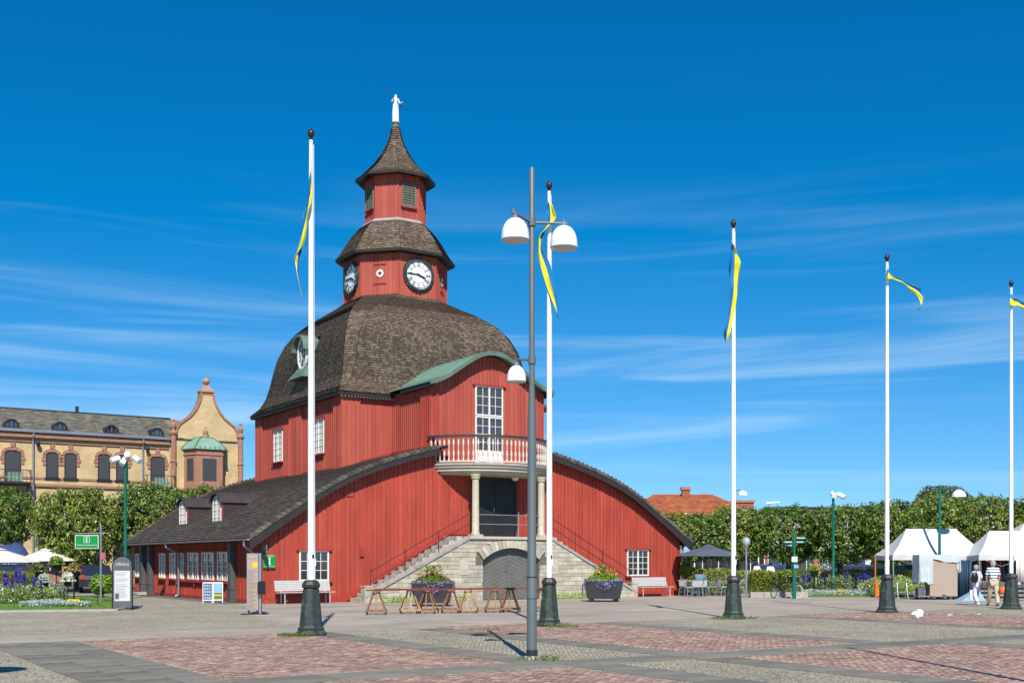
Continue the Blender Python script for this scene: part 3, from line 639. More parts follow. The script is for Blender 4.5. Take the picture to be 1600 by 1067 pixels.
# ---- dormers on the long side roof
def dormer(vc):
    u0 = .80; hw = .66; zb_, zs, n = 3.22, 4.22, 10
    arch = [(hw*math.cos(a), zs+.42*math.sin(a)) for a in np.linspace(0, PI, n)]
    F = lambda x, y, z: (u0+y, vc-x, z)          # x to the viewer's right, y into the roof
    b = MB(); poly = [(-hw, zb_-.6), (hw, zb_-.6)]+arch
    b.prism(poly, .02, 2.4, F=F); d = b.build('dormer', 'brown_metal', TH_)
    r = MB()                                      # barrel roof with standing seams
    for i in range(n-1):
        (x0, z0), (x1, z1) = arch[i], arch[i+1]
        f1 = 1.13
        o0, o1 = (x0*f1, zs+(z0-zs)*f1+.02), (x1*f1, zs+(z1-zs)*f1+.02); i0, i1 = (x0*1.04, zs+(z0-zs)*1.03), (x1*1.04, zs+(z1-zs)*1.03)
        r.hexa([F(*p) for p in ((i0[0], -.16, i0[1]), (i1[0], -.16, i1[1]), (i1[0], 2.5, i1[1]), (i0[0], 2.5, i0[1]), (o0[0], -.16, o0[1]), (o1[0], -.16, o1[1]), (o1[0], 2.5, o1[1]), (o0[0], 2.5, o0[1]))], r=.5)
        for y in (.35, .85, 1.35, 1.85, 2.3):
            s0, s1 = (o0[0]*1.03, zs+(o0[1]-zs)*1.03), (o1[0]*1.03, zs+(o1[1]-zs)*1.03)
            r.hexa([F(*p) for p in ((o0[0], y-.012, o0[1]), (o1[0], y-.012, o1[1]), (o1[0], y+.012, o1[1]), (o0[0], y+.012, o0[1]), (s0[0], y-.012, s0[1]), (s1[0], y-.012, s1[1]), (s1[0], y+.012, s1[1]), (s0[0], y+.012, s0[1]))], r=.3)
    r.build('dormer_roof', 'brown_metal', d)
    t = MB(); t.prism([(-hw, zb_-.05), (-hw+.09, zb_-.05), (-hw+.09, zs), (-hw, zs)], -.02, .02, F=F); t.prism([(hw-.09, zb_-.05), (hw, zb_-.05), (hw, zs), (hw-.09, zs)], -.02, .02, F=F); t.box(-hw-.15, hw+.15, -.34, .0, zb_-.10, zb_-.055, F=F)
    t.build('dormer_trim', 'red_trim', d)
    g = MB(); a2 = [(.50*math.cos(a), zs+.32*math.sin(a)) for a in np.linspace(0, PI, n)]; g.prism([(-.5, zb_), (.5, zb_)]+a2, -.01, .03, F=F); g.build('pane', 'glass', d)
    f = MB()
    f.box(-.56, -.49, -.05, .02, zb_-.03, zs, F=F); f.box(.49, .56, -.05, .02, zb_-.03, zs, F=F); f.box(-.49, .49, -.05, .02, zb_-.03, zb_+.04, F=F); f.box(-.035, .035, -.055, .02, zb_+.04, zs+.3, F=F)
    for i in range(n-1):
        (x0, z0), (x1, z1) = a2[i], a2[i+1]; q = lambda x, z, s: (x*s, zs+(z-zs)*s)
        p0, p1, p2, p3 = q(x0, z0, .97), q(x1, z1, .97), q(x1, z1, 1.13), q(x0, z0, 1.13); f.prism([p0, p3, p2, p1], -.05, .02, F=F)
    for x in (-.26, .26): f.box(x-.014, x+.014, -.035, -.008, zb_+.04, zs+.26, F=F)
    for z in (zb_+.38, zb_+.70, zs): f.box(-.49, .49, -.037, -.008, z-.013, z+.013, F=F)
    f.build('dormer_window', 'white_paint', d)
dormer(7.45); dormer(12.5)

# ---- upper block
a_ = 5.3; UA, UB, VA, VB = UC-a_, UC+a_, VT-a_, VT+a_
zu = 9.02
wl = [(VT+2.4, 'x'), (VT-2.4, 'x')]
sL = lambda v: VB-v
hL = [hole(sL(11.8), 6.6, 8.22, 1.16), hole(sL(6.72), 6.6, 8.22, 1.16)]
F_ul, w_ul = siding('wall', TH_, (UA, VB), (UA, VA), 5.55, zu, .2, True, holes=hL, mt='red_old')
w_ul['label'] = 'red upper side wall with two tall white windows'
window(TH_, F_ul, sL(11.8), 6.6, 8.22, 1.14, 2, 5, 2, glass='glass_pale', fw=.055, mw=.03)
window(TH_, F_ul, sL(6.72), 6.6, 8.22, 1.14, 2, 5, 2, glass='glass_pale', fw=.055, mw=.03)
siding('wall', TH_, (UA, VA), (UC-2.9, VA), 5.6, zu, .2, True, mt='red_old')
siding('wall', TH_, (UC+2.9, VA), (UB, VA), 5.6, zu, .2, mt='red_old')
siding('wall', TH_, (UB, VA), (UB, VB), 5.55, zu, .2); siding('wall', TH_, (UB, VB), (UA, VB), 5.55, zu, .2)
for (p0, p1) in (((UA-.09, VB+.09), (UA-.09, VB-.8)), ((UA-.09, VT+.75), (UA-.09, VT-.75)), ((UA-.09, VA+.8), (UA-.09, VA-.09)), ((UA-.09, VA-.09), (UA+.8, VA-.09))):
    siding('pilaster', TH_, p0, p1, 5.6, zu-.01, .2, False, thick=.085, mt='red_old')
b = MB()
b.box(0, 2*a_+.1, -.05, -.003, 5.72, 5.86, F=frame2((UA, VB+.05), -PI/2)); b.build('base_board', 'red_trim', TH_)
b = MB()
b.prism([(0, prof(UA)-.02), (2.4, prof(UA+2.4)-.02), (2.4, prof(UA+2.4)+.13), (0, prof(UA)+.13)], -.05, -.003, F=frame2((UA, VA), 0))
b.box(0, 3.75, -.05, -.003, prof(7.75)-.02, prof(7.75)+.13, F=frame2((UC-2.9, VA), -PI/2)); b.build('flashing_board', 'red_trim', TH_)

# ---- domed main roof
DOME = [(5.62, 9.15, .0), (5.30, 9.48, .22), (5.07, 9.95, .32), (4.92, 10.6, .38), (4.80, 11.3, .42), (4.64, 12.0, .46), (4.38, 12.65, .54), (4.02, 13.2, .66), (3.55, 13.65, .84), (3.02, 14.02, 1.0), (2.55, 14.36, 1.2), (2.3, 14.62, 1.32)]
MR = empty('main_roof', (0, 0, 0)); MR.parent = TH_
ub = MB()
def corners(r, c): return [(UC-r, VT+r-c), (UC-r, VT-r+c), (UC-r+c, VT-r), (UC+r-c, VT-r), (UC+r, VT-r+c), (UC+r, VT+r-c), (UC+r-c, VT+r), (UC-r+c, VT+r)]
rings = [[(x, y, z) for x, y in corners(r, c)] for r, z, c in DOME]
# densify
dr = []
for i in range(len(DOME)-1):
    for t in np.linspace(0, 1, 4, endpoint=False): dr.append([tuple(np.array(p)*(1-t)+np.array(q)*t) for p, q in zip(rings[i], rings[i+1])])
dr.append(rings[-1])
def keepD(p):     # leave the oval dormer and the frontispiece roof free
    if p[0] < 6.6 and abs(p[1]-9.3) < .86 and 10.5 < p[2] < 12.4: return False
    return True
for k in range(8):
    Lc = [r[k] for r in dr]; Rc = [r[(k+1) % 8] for r in dr]
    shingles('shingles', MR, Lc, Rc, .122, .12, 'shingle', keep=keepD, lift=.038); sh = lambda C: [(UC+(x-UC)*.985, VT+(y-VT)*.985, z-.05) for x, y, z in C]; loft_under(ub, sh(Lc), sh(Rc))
ub.build('roof_boarding', 'roof_under', MR, fix=False)
b = MB()
for (x0, x1, y0, y1) in ((UC-5.6, UC+5.6, VT-5.6, VA-.0), (UC-5.6, UC+5.6, VB, VT+5.6), (UC-5.6, UA, VA, VB), (UB, UC+5.6, VA, VB)):
    if y0 == VT-5.6:
        b.box(x0, UC-2.9-.0, y0, y1, zu-.02, 9.145); b.box(UC+2.9, x1, y0, y1, zu-.02, 9.145)
    else: b.box(x0, x1, y0, y1, zu-.02, 9.145)
b.build('soffit', 'dark_wood', MR)
b = MB()
for i in range(17): x = UA-.15+i*.155; b.box(x, x+.07, VT-5.5, VT-5.38, zu-.09, zu-.021)
b.build('painted_sunlit_ends', 'white_paint', MR, kind='stuff')  # invented white blocks imitating the row of sunlit ends under the eave

# oval dormer
vd = 9.3; F = lambda x, y, z: (5.62+y, vd-x, z)
hood = [(.78*math.cos(a), 11.75+.78*math.sin(a)) for a in np.linspace(0, PI, 12)]
b = MB(); b.prism([(-.62, 10.95), (.62, 10.95)]+[(x*.8, 11.75+(z-11.75)*.8) for x, z in hood], .02, 1.6, F=F); od = b.build('oval_dormer', 'copper', TH_)
b = MB()
for i in range(11):
    (x0, z0), (x1, z1) = hood[i], hood[i+1]; q = lambda x, z: (x*.86, 11.75+(z-11.75)*.86)
    b.hexa([F(*p) for p in ((*[(q(x0, z0))[0], -.3], q(x0, z0)[1]), (q(x1, z1)[0], -.3, q(x1, z1)[1]), (q(x1, z1)[0], 1.9, q(x1, z1)[1]), (q(x0, z0)[0], 1.9, q(x0, z0)[1]), (x0, -.3, z0), (x1, -.3, z1), (x1, 1.9, z1), (x0, 1.9, z0))], r=.4)
b.hexa([F(*p) for p in ((-.95, -.42, 10.42), (.95, -.42, 10.42), (.95, 1.0, 10.42), (-.95, 1.0, 10.42), (-.58, -.02, 11.0), (.58, -.02, 11.0), (.58, 1, 11.0), (-.58, 1, 11.0))])
b.build('dormer_hood', 'copper', od)
ov = lambda r, k: [(.46*k*math.cos(a)*r, 11.62+.66*k*math.sin(a)*r) for a in np.linspace(0, 2*PI, 21)[:-1]]
b = MB(); b.prism(ov(1, 1), -.02, .03, F=F); b.build('pane', 'glass_grey', od)
b = MB(); A, B = ov(1, 1.0), ov(1, 1.2)
for i in range(20): j = (i+1) % 20; b.prism([A[i], B[i], B[j], A[j]], -.08, .03, F=F)
for x in (-.16, .16):
    for s_ in range(4): z = 11.62-.5+s_*.27; b.bar(F(x*(.7 if s_ % 2 else 1.2), -.04, z), F(x*(1.2 if s_ % 2 else .7), -.04, z+.27), .03, .03)
for z in (11.35, 11.62, 11.9): b.box(-.4, .4, -.05, -.021, z-.012, z+.012, F=F)
b.build('oval_window', 'white_paint', od)

# ---- frontispiece with curved copper roof
FV = .38; f0, f1 = UC-2.9, UC+2.9
CP = [(0, 10.80), (.35, 10.77), (.7, 10.66), (1.2, 10.38), (1.7, 10.04), (2.2, 9.70), (2.6, 9.49), (2.9, 9.37), (3.18, 9.30)]
cz = lambda u: float(np.interp(abs(u-UC), [p[0] for p in CP], [p[1] for p in CP]))
hw_ = [(UC-.76, UC+.76, 5.8, 9.42)]
Ff, w_ff = siding('wall', TH_, (f0, FV), (f1, FV), 5.80, lambda s: cz(f0+s)-.14, .2, True, holes=[(2.9-.76, 2.9+.76, 5.8, 9.42)], mt='red_old')
w_ff['label'] = 'red projecting wall above the balcony with arched top'
siding('wall', TH_, (f0, VA), (f0, FV), lambda s: prof(7.75)-.15, 9.15, .2, True, mt='red_old')
siding('wall', TH_, (f1, FV), (f1, VA), lambda s: prof(7.75)-.15, 9.15, .2)
for (p0, p1) in (((f0-.08, FV+.75), (f0-.08, FV-.08)), ((f0-.08, FV-.08), (f0+.3, FV-.08))): siding('pilaster', TH_, p0, p1, 6.3, 9.12, .2, False, thick=.075)
# balcony window door: upper and lower part
window(TH_, Ff, 2.9, 8.03, 9.33, 1.42, 2, 3, 2, glass='glass_grey', sill=False, lintel=True, extra=.14, part='window')
o_ = window(TH_, Ff, 2.9, 6.45, 8.0, 1.42, 2, 4, 2, glass='glass_grey', sill=False, lintel=False, part='balcony_door')
q = MB(); q.box(2.9-.71, 2.9+.71, -.05, .02, 5.86, 6.45, F=Ff)
for x in (2.9-.38, 2.9+.38): q.box(x-.2, x+.2, -.065, -.051, 6.0, 6.38, F=Ff)
q.build('door_panel', 'white_paint', o_)
FR = empty('frontispiece_roof', (0, 0, 0)); FR.parent = TH_
us = np.r_[np.linspace(UC-3.18, UC+3.18, 41)]
b = MB(); fb = MB(); seam = MB(); y0, y1 = -.06, 5.4
for p, q in zip(us[:-1], us[1:]):
    zp, zq = cz(p), cz(q)
    b.hexa([(p, y0, zp-.05), (q, y0, zq-.05), (q, y1, zq-.05), (p, y1, zp-.05), (p, y0, zp), (q, y0, zq), (q, y1, zq), (p, y1, zp)])
    fb.hexa([(p, y0-.05, zp-.17), (q, y0-.05, zq-.17), (q, y0-.002, zq-.17), (p, y0-.002, zp-.17), (p, y0-.05, zp+.02), (q, y0-.05, zq+.02), (q, y0-.002, zq+.02), (p, y0-.002, zp+.02)], r=.5)
    for y in np.arange(.4, 4.6, .42): seam.hexa([(p, y-.012, zp), (q, y-.012, zq), (q, y+.012, zq), (p, y+.012, zp), (p, y-.012, zp+.03), (q, y-.012, zq+.03), (q, y+.012, zq+.03), (p, y+.012, zp+.03)], r=.5)
b.build('copper_sheet', 'copper_light', FR); fb.build('fascia', 'copper', FR); seam.build('seams', 'copper', FR, kind='stuff')
b = MB(); b.box(UC-3.14, f0-.0, y0+.02, VA-1.3, 9.06, 9.24); b.build('eaves_board', 'dark_wood', FR); b = MB(); b.box(f1, UC+3.14, y0+.02, VA-1.3, 9.06, 9.24); b.build('eaves_board', 'dark_wood', FR)

# ---- balcony
BL = empty('balcony', (0, 0, 0)); BL.parent = TH_
R_ = 3.42; vc_ = -1.78+R_
def arcp(r, inset=0, n=33, vend=.36):
    pts = []
    amax = math.acos(min(1, max(-1, (vc_-vend+.0)/r))) if r > abs(vc_-vend) else 0
    for a in np.linspace(-amax, amax, n): pts.append((UC+r*math.sin(a), vc_-r*math.cos(a)))
    return pts
def curved(b, r0, z0, z1, v_in=.30, n=32, r_in=None):
    o = arcp(r0, n=n+1)
    for (p, q) in zip(o[:-1], o[1:]):
        if r_in is None: i0, i1 = (p[0], v_in), (q[0], v_in)
        else:
            k = r_in/r0; i0 = (UC+(p[0]-UC)*k, vc_+(p[1]-vc_)*k); i1 = (UC+(q[0]-UC)*k, vc_+(q[1]-vc_)*k)
        if i0[1] < p[1]: continue
        b.hexa([(*p, z0), (*q, z0), (*i1, z0), (*i0, z0), (*p, z1), (*q, z1), (*i1, z1), (*i0, z1)], r=.5)
b = MB(); curved(b, R_, 5.70, 5.79); b.build('deck', 'coping', BL)
b = MB(); curved(b, R_-.06, 5.60, 5.697)
curved(b, R_-.14, 5.46, 5.597); curved(b, R_-.30, 5.32, 5.457); b.build('cornice', 'cream_paint', BL)
b = MB(); curved(b, R_-.10, 5.84, 5.90, r_in=R_-.22); b.build('bottom_rail', 'baluster_paint', BL)
b = MB(); curved(b, R_-.06, 6.90, 6.985, r_in=R_-.26); b.build('handrail', 'brown_metal', BL)
bal = MB(); bal.lathe([(.04, 0), (.04, .08), (.018, .12), (.045, .24), (.05, .30), (.02, .46), (.016, .50), (.036, .52), (.016, .55), (.02, .60), (.048, .74), (.04, .82), (.016, .90), (.04, .93), (.04, 1.0)], 8)
b0 = bal.build('baluster', 'baluster_paint', BL, smooth=True)
amx = math.acos((vc_-.25)/(R_-.16)); nb = 36
for i in range(nb):
    a = -amx+2*amx*i/(nb-1); o = b0 if i == 0 else b0.copy()
    if i: COL.objects.link(o)
    o.parent = BL; o.location = (UC+(R_-.16)*math.sin(a), vc_-(R_-.16)*math.cos(a), 5.90)
for u in (9.02, 12.36):
    b = MB(); b.box(u-.24, u+.24, -1.44, -.96, 2.70, 2.78); b.lathe([(.19, 2.78), (.19, 2.84), (.155, 2.90), (.145, 5.10), (.19, 5.13), (.19, 5.2), (.22, 5.24), (.22, 5.318)], 20, c=(u, -1.2, 0)); b.build('column', 'cream_paint', TH_, smooth=True)
b = MB(); b.lathe([(.16, 5.24), (.16, 5.31)], 14, c=(UC+.75, -.6, 0)); b.lathe([(.05, 5.16), (.13, 5.2), (.14, 5.24)], 14, c=(UC+.75, -.6, 0)); b.build('ceiling_lamp', 'white_paint', TH_)

# ---- clock tower
def octa(ap): R = ap/math.cos(PI/8); return [(UC+R*math.cos(-PI/8-PI/2-PI/4*k*-1-PI/4*2), VT+R*math.sin(-PI/8-PI/2-PI/4*k*-1-PI/4*2)) for k in range(8)]
def octring(ap, z): return [(x, y, z) for x, y in octa(ap)]
def tier(ap, z0, z1, lab):
    P = octa(ap); Fs = []
    for k in range(8):
        Fk, wk = siding('wall', TH_, P[k], P[(k+1) % 8], z0, z1, .2, False, thick=.1, bw=.04, mt='red_old'); Fs.append((Fk, math.dist(P[k], P[(k+1) % 8])))
        wk['label'] = lab
    return Fs
def octroof(name, pr, course, m):
    R = empty(name, (0, 0, 0)); R.parent = TH_; ub = MB(); d = []
    for i in range(len(pr)-1):
        for t in np.linspace(0, 1, 3, endpoint=False): d.append((pr[i][0]*(1-t)+pr[i+1][0]*t, pr[i][1]*(1-t)+pr[i+1][1]*t))
    d.append(pr[-1]); rg = [octring(a, z) for a, z in d]
    for k in range(8):
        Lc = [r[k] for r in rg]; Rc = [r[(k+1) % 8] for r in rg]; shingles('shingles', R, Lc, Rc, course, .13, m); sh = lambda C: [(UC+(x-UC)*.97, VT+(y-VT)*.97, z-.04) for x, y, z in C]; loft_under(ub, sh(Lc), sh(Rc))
    ub.build('roof_boarding', 'roof_under', R, fix=False)
    return R
T1 = tier(2.40, 14.3, 16.72, 'red octagon wall of the clock storey')
T2 = tier(1.40, 18.3, 20.95, 'red octagon wall of the belfry')
r1 = octroof('clock_storey_roof', [(2.78, 16.72), (2.58, 16.98), (2.42, 17.25), (2.22, 17.62), (1.98, 17.98), (1.72, 18.3), (1.45, 18.52)], .125, 'shingle')
r2 = octroof('spire_roof', [(1.86, 20.80), (1.62, 21.0), (1.32, 21.3), (1.02, 21.65), (.74, 22.05), (.50, 22.5), (.32, 22.95), (.22, 23.35), (.19, 23.62)], .11, 'shingle')
def soff(R, a0, a1, z0, z1):
    b = MB()
    A, B, C, D = octring(a0, z0), octring(a1, z0-.22), octring(a1, z1), octring(a0, z1)
    for k in range(8):
        j = (k+1) % 8; b.hexa([B[k], B[j], A[j], A[k], C[k], C[j], D[j], D[k]])
    b.build('soffit', 'dark_wood', R)
def soff2(R, ao, ai, zo, zi):
    b = MB()
    for k in range(8):
        j = (k+1) % 8; O1, O2, I1, I2 = octring(ao, zo), octring(ao, zo-.10), octring(ai, zi), octring(ai, zi-.12)
        b.hexa([O2[k], O2[j], I2[j], I2[k], O1[k], O1[j], I1[j], I1[k]])
    b.build('soffit', 'dark_wood', R)
soff2(r1, 2.79, 2.36, 16.715, 16.70); soff2(r2, 1.87, 1.36, 20.795, 20.90)
b = MB()
A, B, C, D = octring(1.45, 18.53), octring(1.6, 18.40), octring(1.6, 18.47), octring(1.45, 18.60)
for k in range(8): j = (k+1) % 8; b.hexa([B[k], B[j], A[j], A[k], C[k], C[j], D[j], D[k]])
b.build('flashing', 'coping', r1)
b = MB(); b.lathe([(.20, 23.6), (.20, 23.66), (.155, 23.7), (.155, 23.76), (.19, 23.78), (.19, 23.83)], 12, c=(UC, VT, 0)); b.build('spire_collar', 'copper', r2)
# clocks on the four main faces
ROM = ['XII', 'I', 'II', 'III', 'IIII', 'V', 'VI', 'VII', 'VIII', 'IX', 'X', 'XI']
def clock(F, sc, zc, R=.70):
    G = lambda x, y, z: F(sc+x, y, zc+z)
    def ring(b, r0, r1, ya, yb, n=40):
        for i in range(n):
            a, c = 2*PI*i/n, 2*PI*(i+1)/n; b.prism([(r0*math.cos(a), r0*math.sin(a)), (r1*math.cos(a), r1*math.sin(a)), (r1*math.cos(c), r1*math.sin(c)), (r0*math.cos(c), r0*math.sin(c))], ya, yb, F=G, r=.5)
    b = MB(); ring(b, R, R+.085, -.15, -.03); ring(b, R+.085, R+.15, -.10, -.03); c = b.build('clock', 'bronze_patina', TH_)
    b = MB(); b.prism([(R*math.cos(2*PI*i/40), R*math.sin(2*PI*i/40)) for i in range(40)], -.06, -.03, F=G); b.build('dial', 'bright_white', c)
    b = MB(); ring(b, R*.90, R*.935, -.068, -.061); ring(b, R*.575, R*.60, -.068, -.061)
    for k in range(12):
        a = PI/2-2*PI*k/12; s = ROM[k]; ca, sa = math.cos(a), math.sin(a); h = .115; rm = R*.75
        def stroke(x0, y0, x1, y1, wdt=.02):       # local numeral coordinates, feet toward the centre
            P = []
            dx, dy = x1-x0, y1-y0; l = math.hypot(dx, dy); nx_, ny_ = -dy/l*wdt/2, dx/l*wdt/2
            for (x, y) in ((x0+nx_, y0+ny_), (x0-nx_, y0-ny_), (x1-nx_, y1-ny_), (x1+nx_, y1+ny_)):
                P.append((ca*(rm+y)+sa*x, sa*(rm+y)-ca*x))
            b.prism(P, -.067, -.061, F=G, r=.5)
        wds = {'I': .038, 'V': .07, 'X': .07}; tot = sum(wds[q] for q in s); x = -tot/2
        for q in s:
            w_ = wds[q]
            if q == 'I': stroke(x+w_/2, -h, x+w_/2, h, .02)
            if q == 'V': stroke(x+.01, h, x+w_/2, -h, .022); stroke(x+w_-.01, h, x+w_/2, -h, .012)
            if q == 'X': stroke(x+.008, h, x+w_-.008, -h, .022); stroke(x+.008, -h, x+w_-.008, h, .012)
            x += w_
        stroke(-.001, R*.19, .001, R*.24, .012)
    b.build('numerals', 'black_plastic', c)
    b = MB()
    for (ang, ln, wd_) in ((math.radians(90-111), .40, .05), (math.radians(90-273), .60, .035)):     # about 3:45
        ca, sa = math.cos(ang), math.sin(ang); P = [(-.12*ca-sa*wd_*.5, -.12*sa+ca*wd_*.5), (-.12*ca+sa*wd_*.5, -.12*sa-ca*wd_*.5), (ln*.8*ca+sa*wd_, ln*.8*sa-ca*wd_), (ln*ca, ln*sa), (ln*.8*ca-sa*wd_, ln*.8*sa+ca*wd_)]
        b.prism(P, -.10, -.075, F=G, r=.2)
    b.lathe([(.05, .0), (.05, .05)], 10, F=lambda x, y, z: G(x, -.07-z, y)); b.build('clock_hands', 'black_plastic', c)
for k in (1, 3, 5, 7): pass
for k in (0, 2, 4, 6):
    Fk, Lk = T1[k]; clock(Fk, Lk/2, 15.62)
    F2, L2 = T2[k]
    o = MB()
    for (a0, a1, c0, c1) in ((-.36, -.31, 19.2, 20.32), (.31, .36, 19.2, 20.32), (-.31, .31, 19.2, 19.26), (-.31, .31, 20.26, 20.32), (-.11, -.09, 19.26, 20.26), (.09, .11, 19.26, 20.26)): o.box(L2/2+a0, L2/2+a1, -.07, .0, c0, c1, F=F2)
    lw = o.build('louvre_window', 'copper', TH_)
    q = MB(); q.box(L2/2-.31, L2/2+.31, -.012, -.001, 19.26, 20.26, F=F2); q.build('opening', 'iron', lw)
    for j in range(8):
        q = MB(); z = 19.29+j*.122; q.hexa([F2(L2/2-.31, -.055, z), F2(L2/2+.31, -.055, z), F2(L2/2+.31, -.045, z), F2(L2/2-.31, -.045, z), F2(L2/2-.31, -.03, z+.06), F2(L2/2+.31, -.03, z+.06), F2(L2/2+.31, -.02, z+.06), F2(L2/2-.31, -.02, z+.06)]); q.build('louvre_slat', 'copper', lw)
    q = MB(); q.box(L2/2-.46, L2/2+.46, -.12, -.001, 20.34, 20.40, F=F2); q.box(L2/2-.44, L2/2+.44, -.13, -.001, 19.12, 19.18, F=F2); q.build('sill', 'red_trim', lw)
for k in (1, 3, 5, 7):
    Fk, Lk = T1[k]; q = MB(); q.prism([(Lk/2+.17*math.cos(2*PI*i/20), 15.62+.17*math.sin(2*PI*i/20)) for i in range(20)], -.05, -.031, F=Fk)
    for i in range(12): a = 2*PI*i/12; q.box(Lk/2+.185*math.cos(a)-.018, Lk/2+.185*math.cos(a)+.018, -.06, -.031, 15.62+.185*math.sin(a)-.018, 15.62+.185*math.sin(a)+.018, F=Fk)
    em = q.build('rosette', 'white_paint', TH_)
    q = MB(); st = []
    for i in range(10): r_ = .14 if i % 2 == 0 else .055; a = PI/2+PI*i/5; st.append((Lk/2+r_*math.cos(a), 15.62+r_*math.sin(a)))
    for i in range(10): q.prism([(Lk/2, 15.62), st[i], st[(i+1) % 10]], -.065, -.051, F=Fk)
    q.build('star', 'bronze_top', em)
    q = MB()
    for z in (16.06, 15.12): q.box(Lk/2-.32, Lk/2+.32, -.06, -.031, z, z+.03, F=Fk)
    q.build('hatch_rails', 'red_trim', TH_)
# hatch outline and small notice on the entrance wall
q = MB(); q.box(3.55, 3.95, -.045, -.031, 4.28, 4.52, F=F_front); q.build('vent_hatch', 'red_paint', TH_)
q = MB(); q.box(4.22, 4.40, -.09, -.031, 1.85, 2.2, F=F_front); q.build('cable_box', 'red_trim', TH_)

# ---- statue on the spire
def skin(name, verts, edges, radii, m, loc=(0, 0, 0), rz=0, parent=None, sub=2, root=0, tags=None):
    me = bpy.data.meshes.new(name); me.from_pydata(verts, edges, []); o = bpy.data.objects.new(name, me); COL.objects.link(o)
    sk = o.modifiers.new('s', 'SKIN'); sk.use_smooth_shade = True
    sv = me.skin_vertices[0].data
    for i, r in enumerate(radii): sv[i].radius = (r, r) if not isinstance(r, tuple) else r; sv[i].use_root = (i == root)
    ss = o.modifiers.new('u', 'SUBSURF'); ss.levels = sub; ss.render_levels = sub
    dg = bpy.context.evaluated_depsgraph_get(); nm = bpy.data.meshes.new_from_object(o.evaluated_get(dg)); nm.name = name
    bpy.data.objects.remove(o); nm.materials.clear(); nm.materials.append(M[m])
    nm.polygons.foreach_set('use_smooth', [True]*len(nm.polygons))
    o = link(name, nm, parent); o.location = loc; o.rotation_euler = (0, 0, rz); return o
def face_bits(o, head, r, m='skin', hair=None, hs=1.08, fwd=(0, -1, 0)): pass
sxy = W(UC, VT)
st = empty('statue', (sxy[0], sxy[1], 23.83), TH-.15, 'white robed woman statue with raised sword and scales on the spire', 'statue')
vz = [(0, 0, .95), (0, 0, 1.10), (.0, 0, 1.22), (0, 0, 1.30), (0, -.01, 1.42), (-.14, 0, 1.18), (-.19, .02, 1.02), (-.14, -.08, 1.14), (.14, 0, 1.18), (.20, -.04, .98), (.34, -.16, 1.04), (0, 0, .8), (.01, .0, .45), (0, 0, .0)]
ee = [(0, 1), (1, 2), (2, 3), (3, 4), (2, 5), (5, 6), (6, 7), (2, 8), (8, 9), (9, 10), (0, 11), (11, 12), (12, 13)]
sb = skin('body', vz, ee, [.10, .12, .08, .045, .095, .05, .045, .03, .05, .045, .03, .13, .12, .12], 'statue_white', parent=st)
b = MB()
for i in range(9): a = 2*PI*i/9; b.tube([(.11*math.cos(a), .10*math.sin(a), .95), (.135*math.cos(a+.1), .13*math.sin(a+.1), .5), (.13*math.cos(a+.15), .13*math.sin(a+.15), 0.0)], [.02, .03, .04], 6)
b.lathe([(.19, -.0), (.19, .03)], 14); b.build('robe', 'statue_white', st, smooth=True)
b = MB(); b.tube([(-.13, -.10, 1.12), (-.42, -.12, 1.72)], [.018, .009], 6); b.bar((-.21, -.1, 1.20), (-.13, -.1, 1.24), .02, .02); b.build('sword', 'finial_brown', st)
b = MB(); b.bar((.20, -.2, 1.02), (.50, -.15, .92), .012, .012); b.tube([(.24, -.2, 1.0), (.24, -.2, .80)], .005, 4); b.tube([(.49, -.15, .92), (.52, -.15, .70)], .005, 4)
b.lathe([(.0, -.05), (.05, -.03), (.07, 0)], 10, c=(.24, -.2, .80)); b.lathe([(.0, -.05), (.05, -.03), (.07, 0)], 10, c=(.52, -.15, .70)); b.build('scales', 'bronze_top', st)

# ================================================================== STONE STAIR
SC = empty('stone_staircase', (OX, OY, 0), TH, 'pale limestone double staircase with arched cellar door under the balcony', 'staircase')
SV = -1.35; zt_ = 2.70; uL0, uL1, uR1, uR0 = 3.9, 8.65, 12.80, 17.5
z_low = .22
def topf(u):
    if u < uL0: return 0
    if u < uL1: return z_low+(zt_-.12-z_low)*(u-uL0)/(uL1-uL0)
    if u <= uR1: return zt_-.12
    if u <= uR0: return z_low+(zt_-.12-z_low)*(uR0-u)/(uR0-uR1)
    return 0
AC, AZ, AR = UC+.08, -.06, 2.28        # arch centre / radius: half width 1.42, crown 2.22
def arc_z(u, r=AR): d = r*r-(u-AC)**2; return AZ+math.sqrt(d) if d > 0 else 0
FS = frame2((0, SV), 0)
b = MB(); uu = np.r_[np.linspace(uL0, AC-1.42, 12), np.linspace(AC-1.42, AC+1.42, 17)[1:], np.linspace(AC+1.42, uR0, 12)[1:]]
for p, q in zip(uu[:-1], uu[1:]):
    mid = (p+q)/2; inside = abs(mid-AC) < 1.42
    z0, z1 = (arc_z(p), arc_z(q)) if inside else (0, 0)
    if inside: z0, z1 = max(z0, 1.72), max(z1, 1.72)
    b.prism([(p, z0), (q, z1), (q, topf(q)-.005), (p, topf(p)-.005)], .035, .45, F=FS)
core = b.build('wall_core', 'mortar', SC)
zz = 0.0; hs = []
while zz < zt_-.16: h = random.choice((.17, .19, .21, .16)); hs.append((zz, min(zz+h, zt_-.125))); zz += h
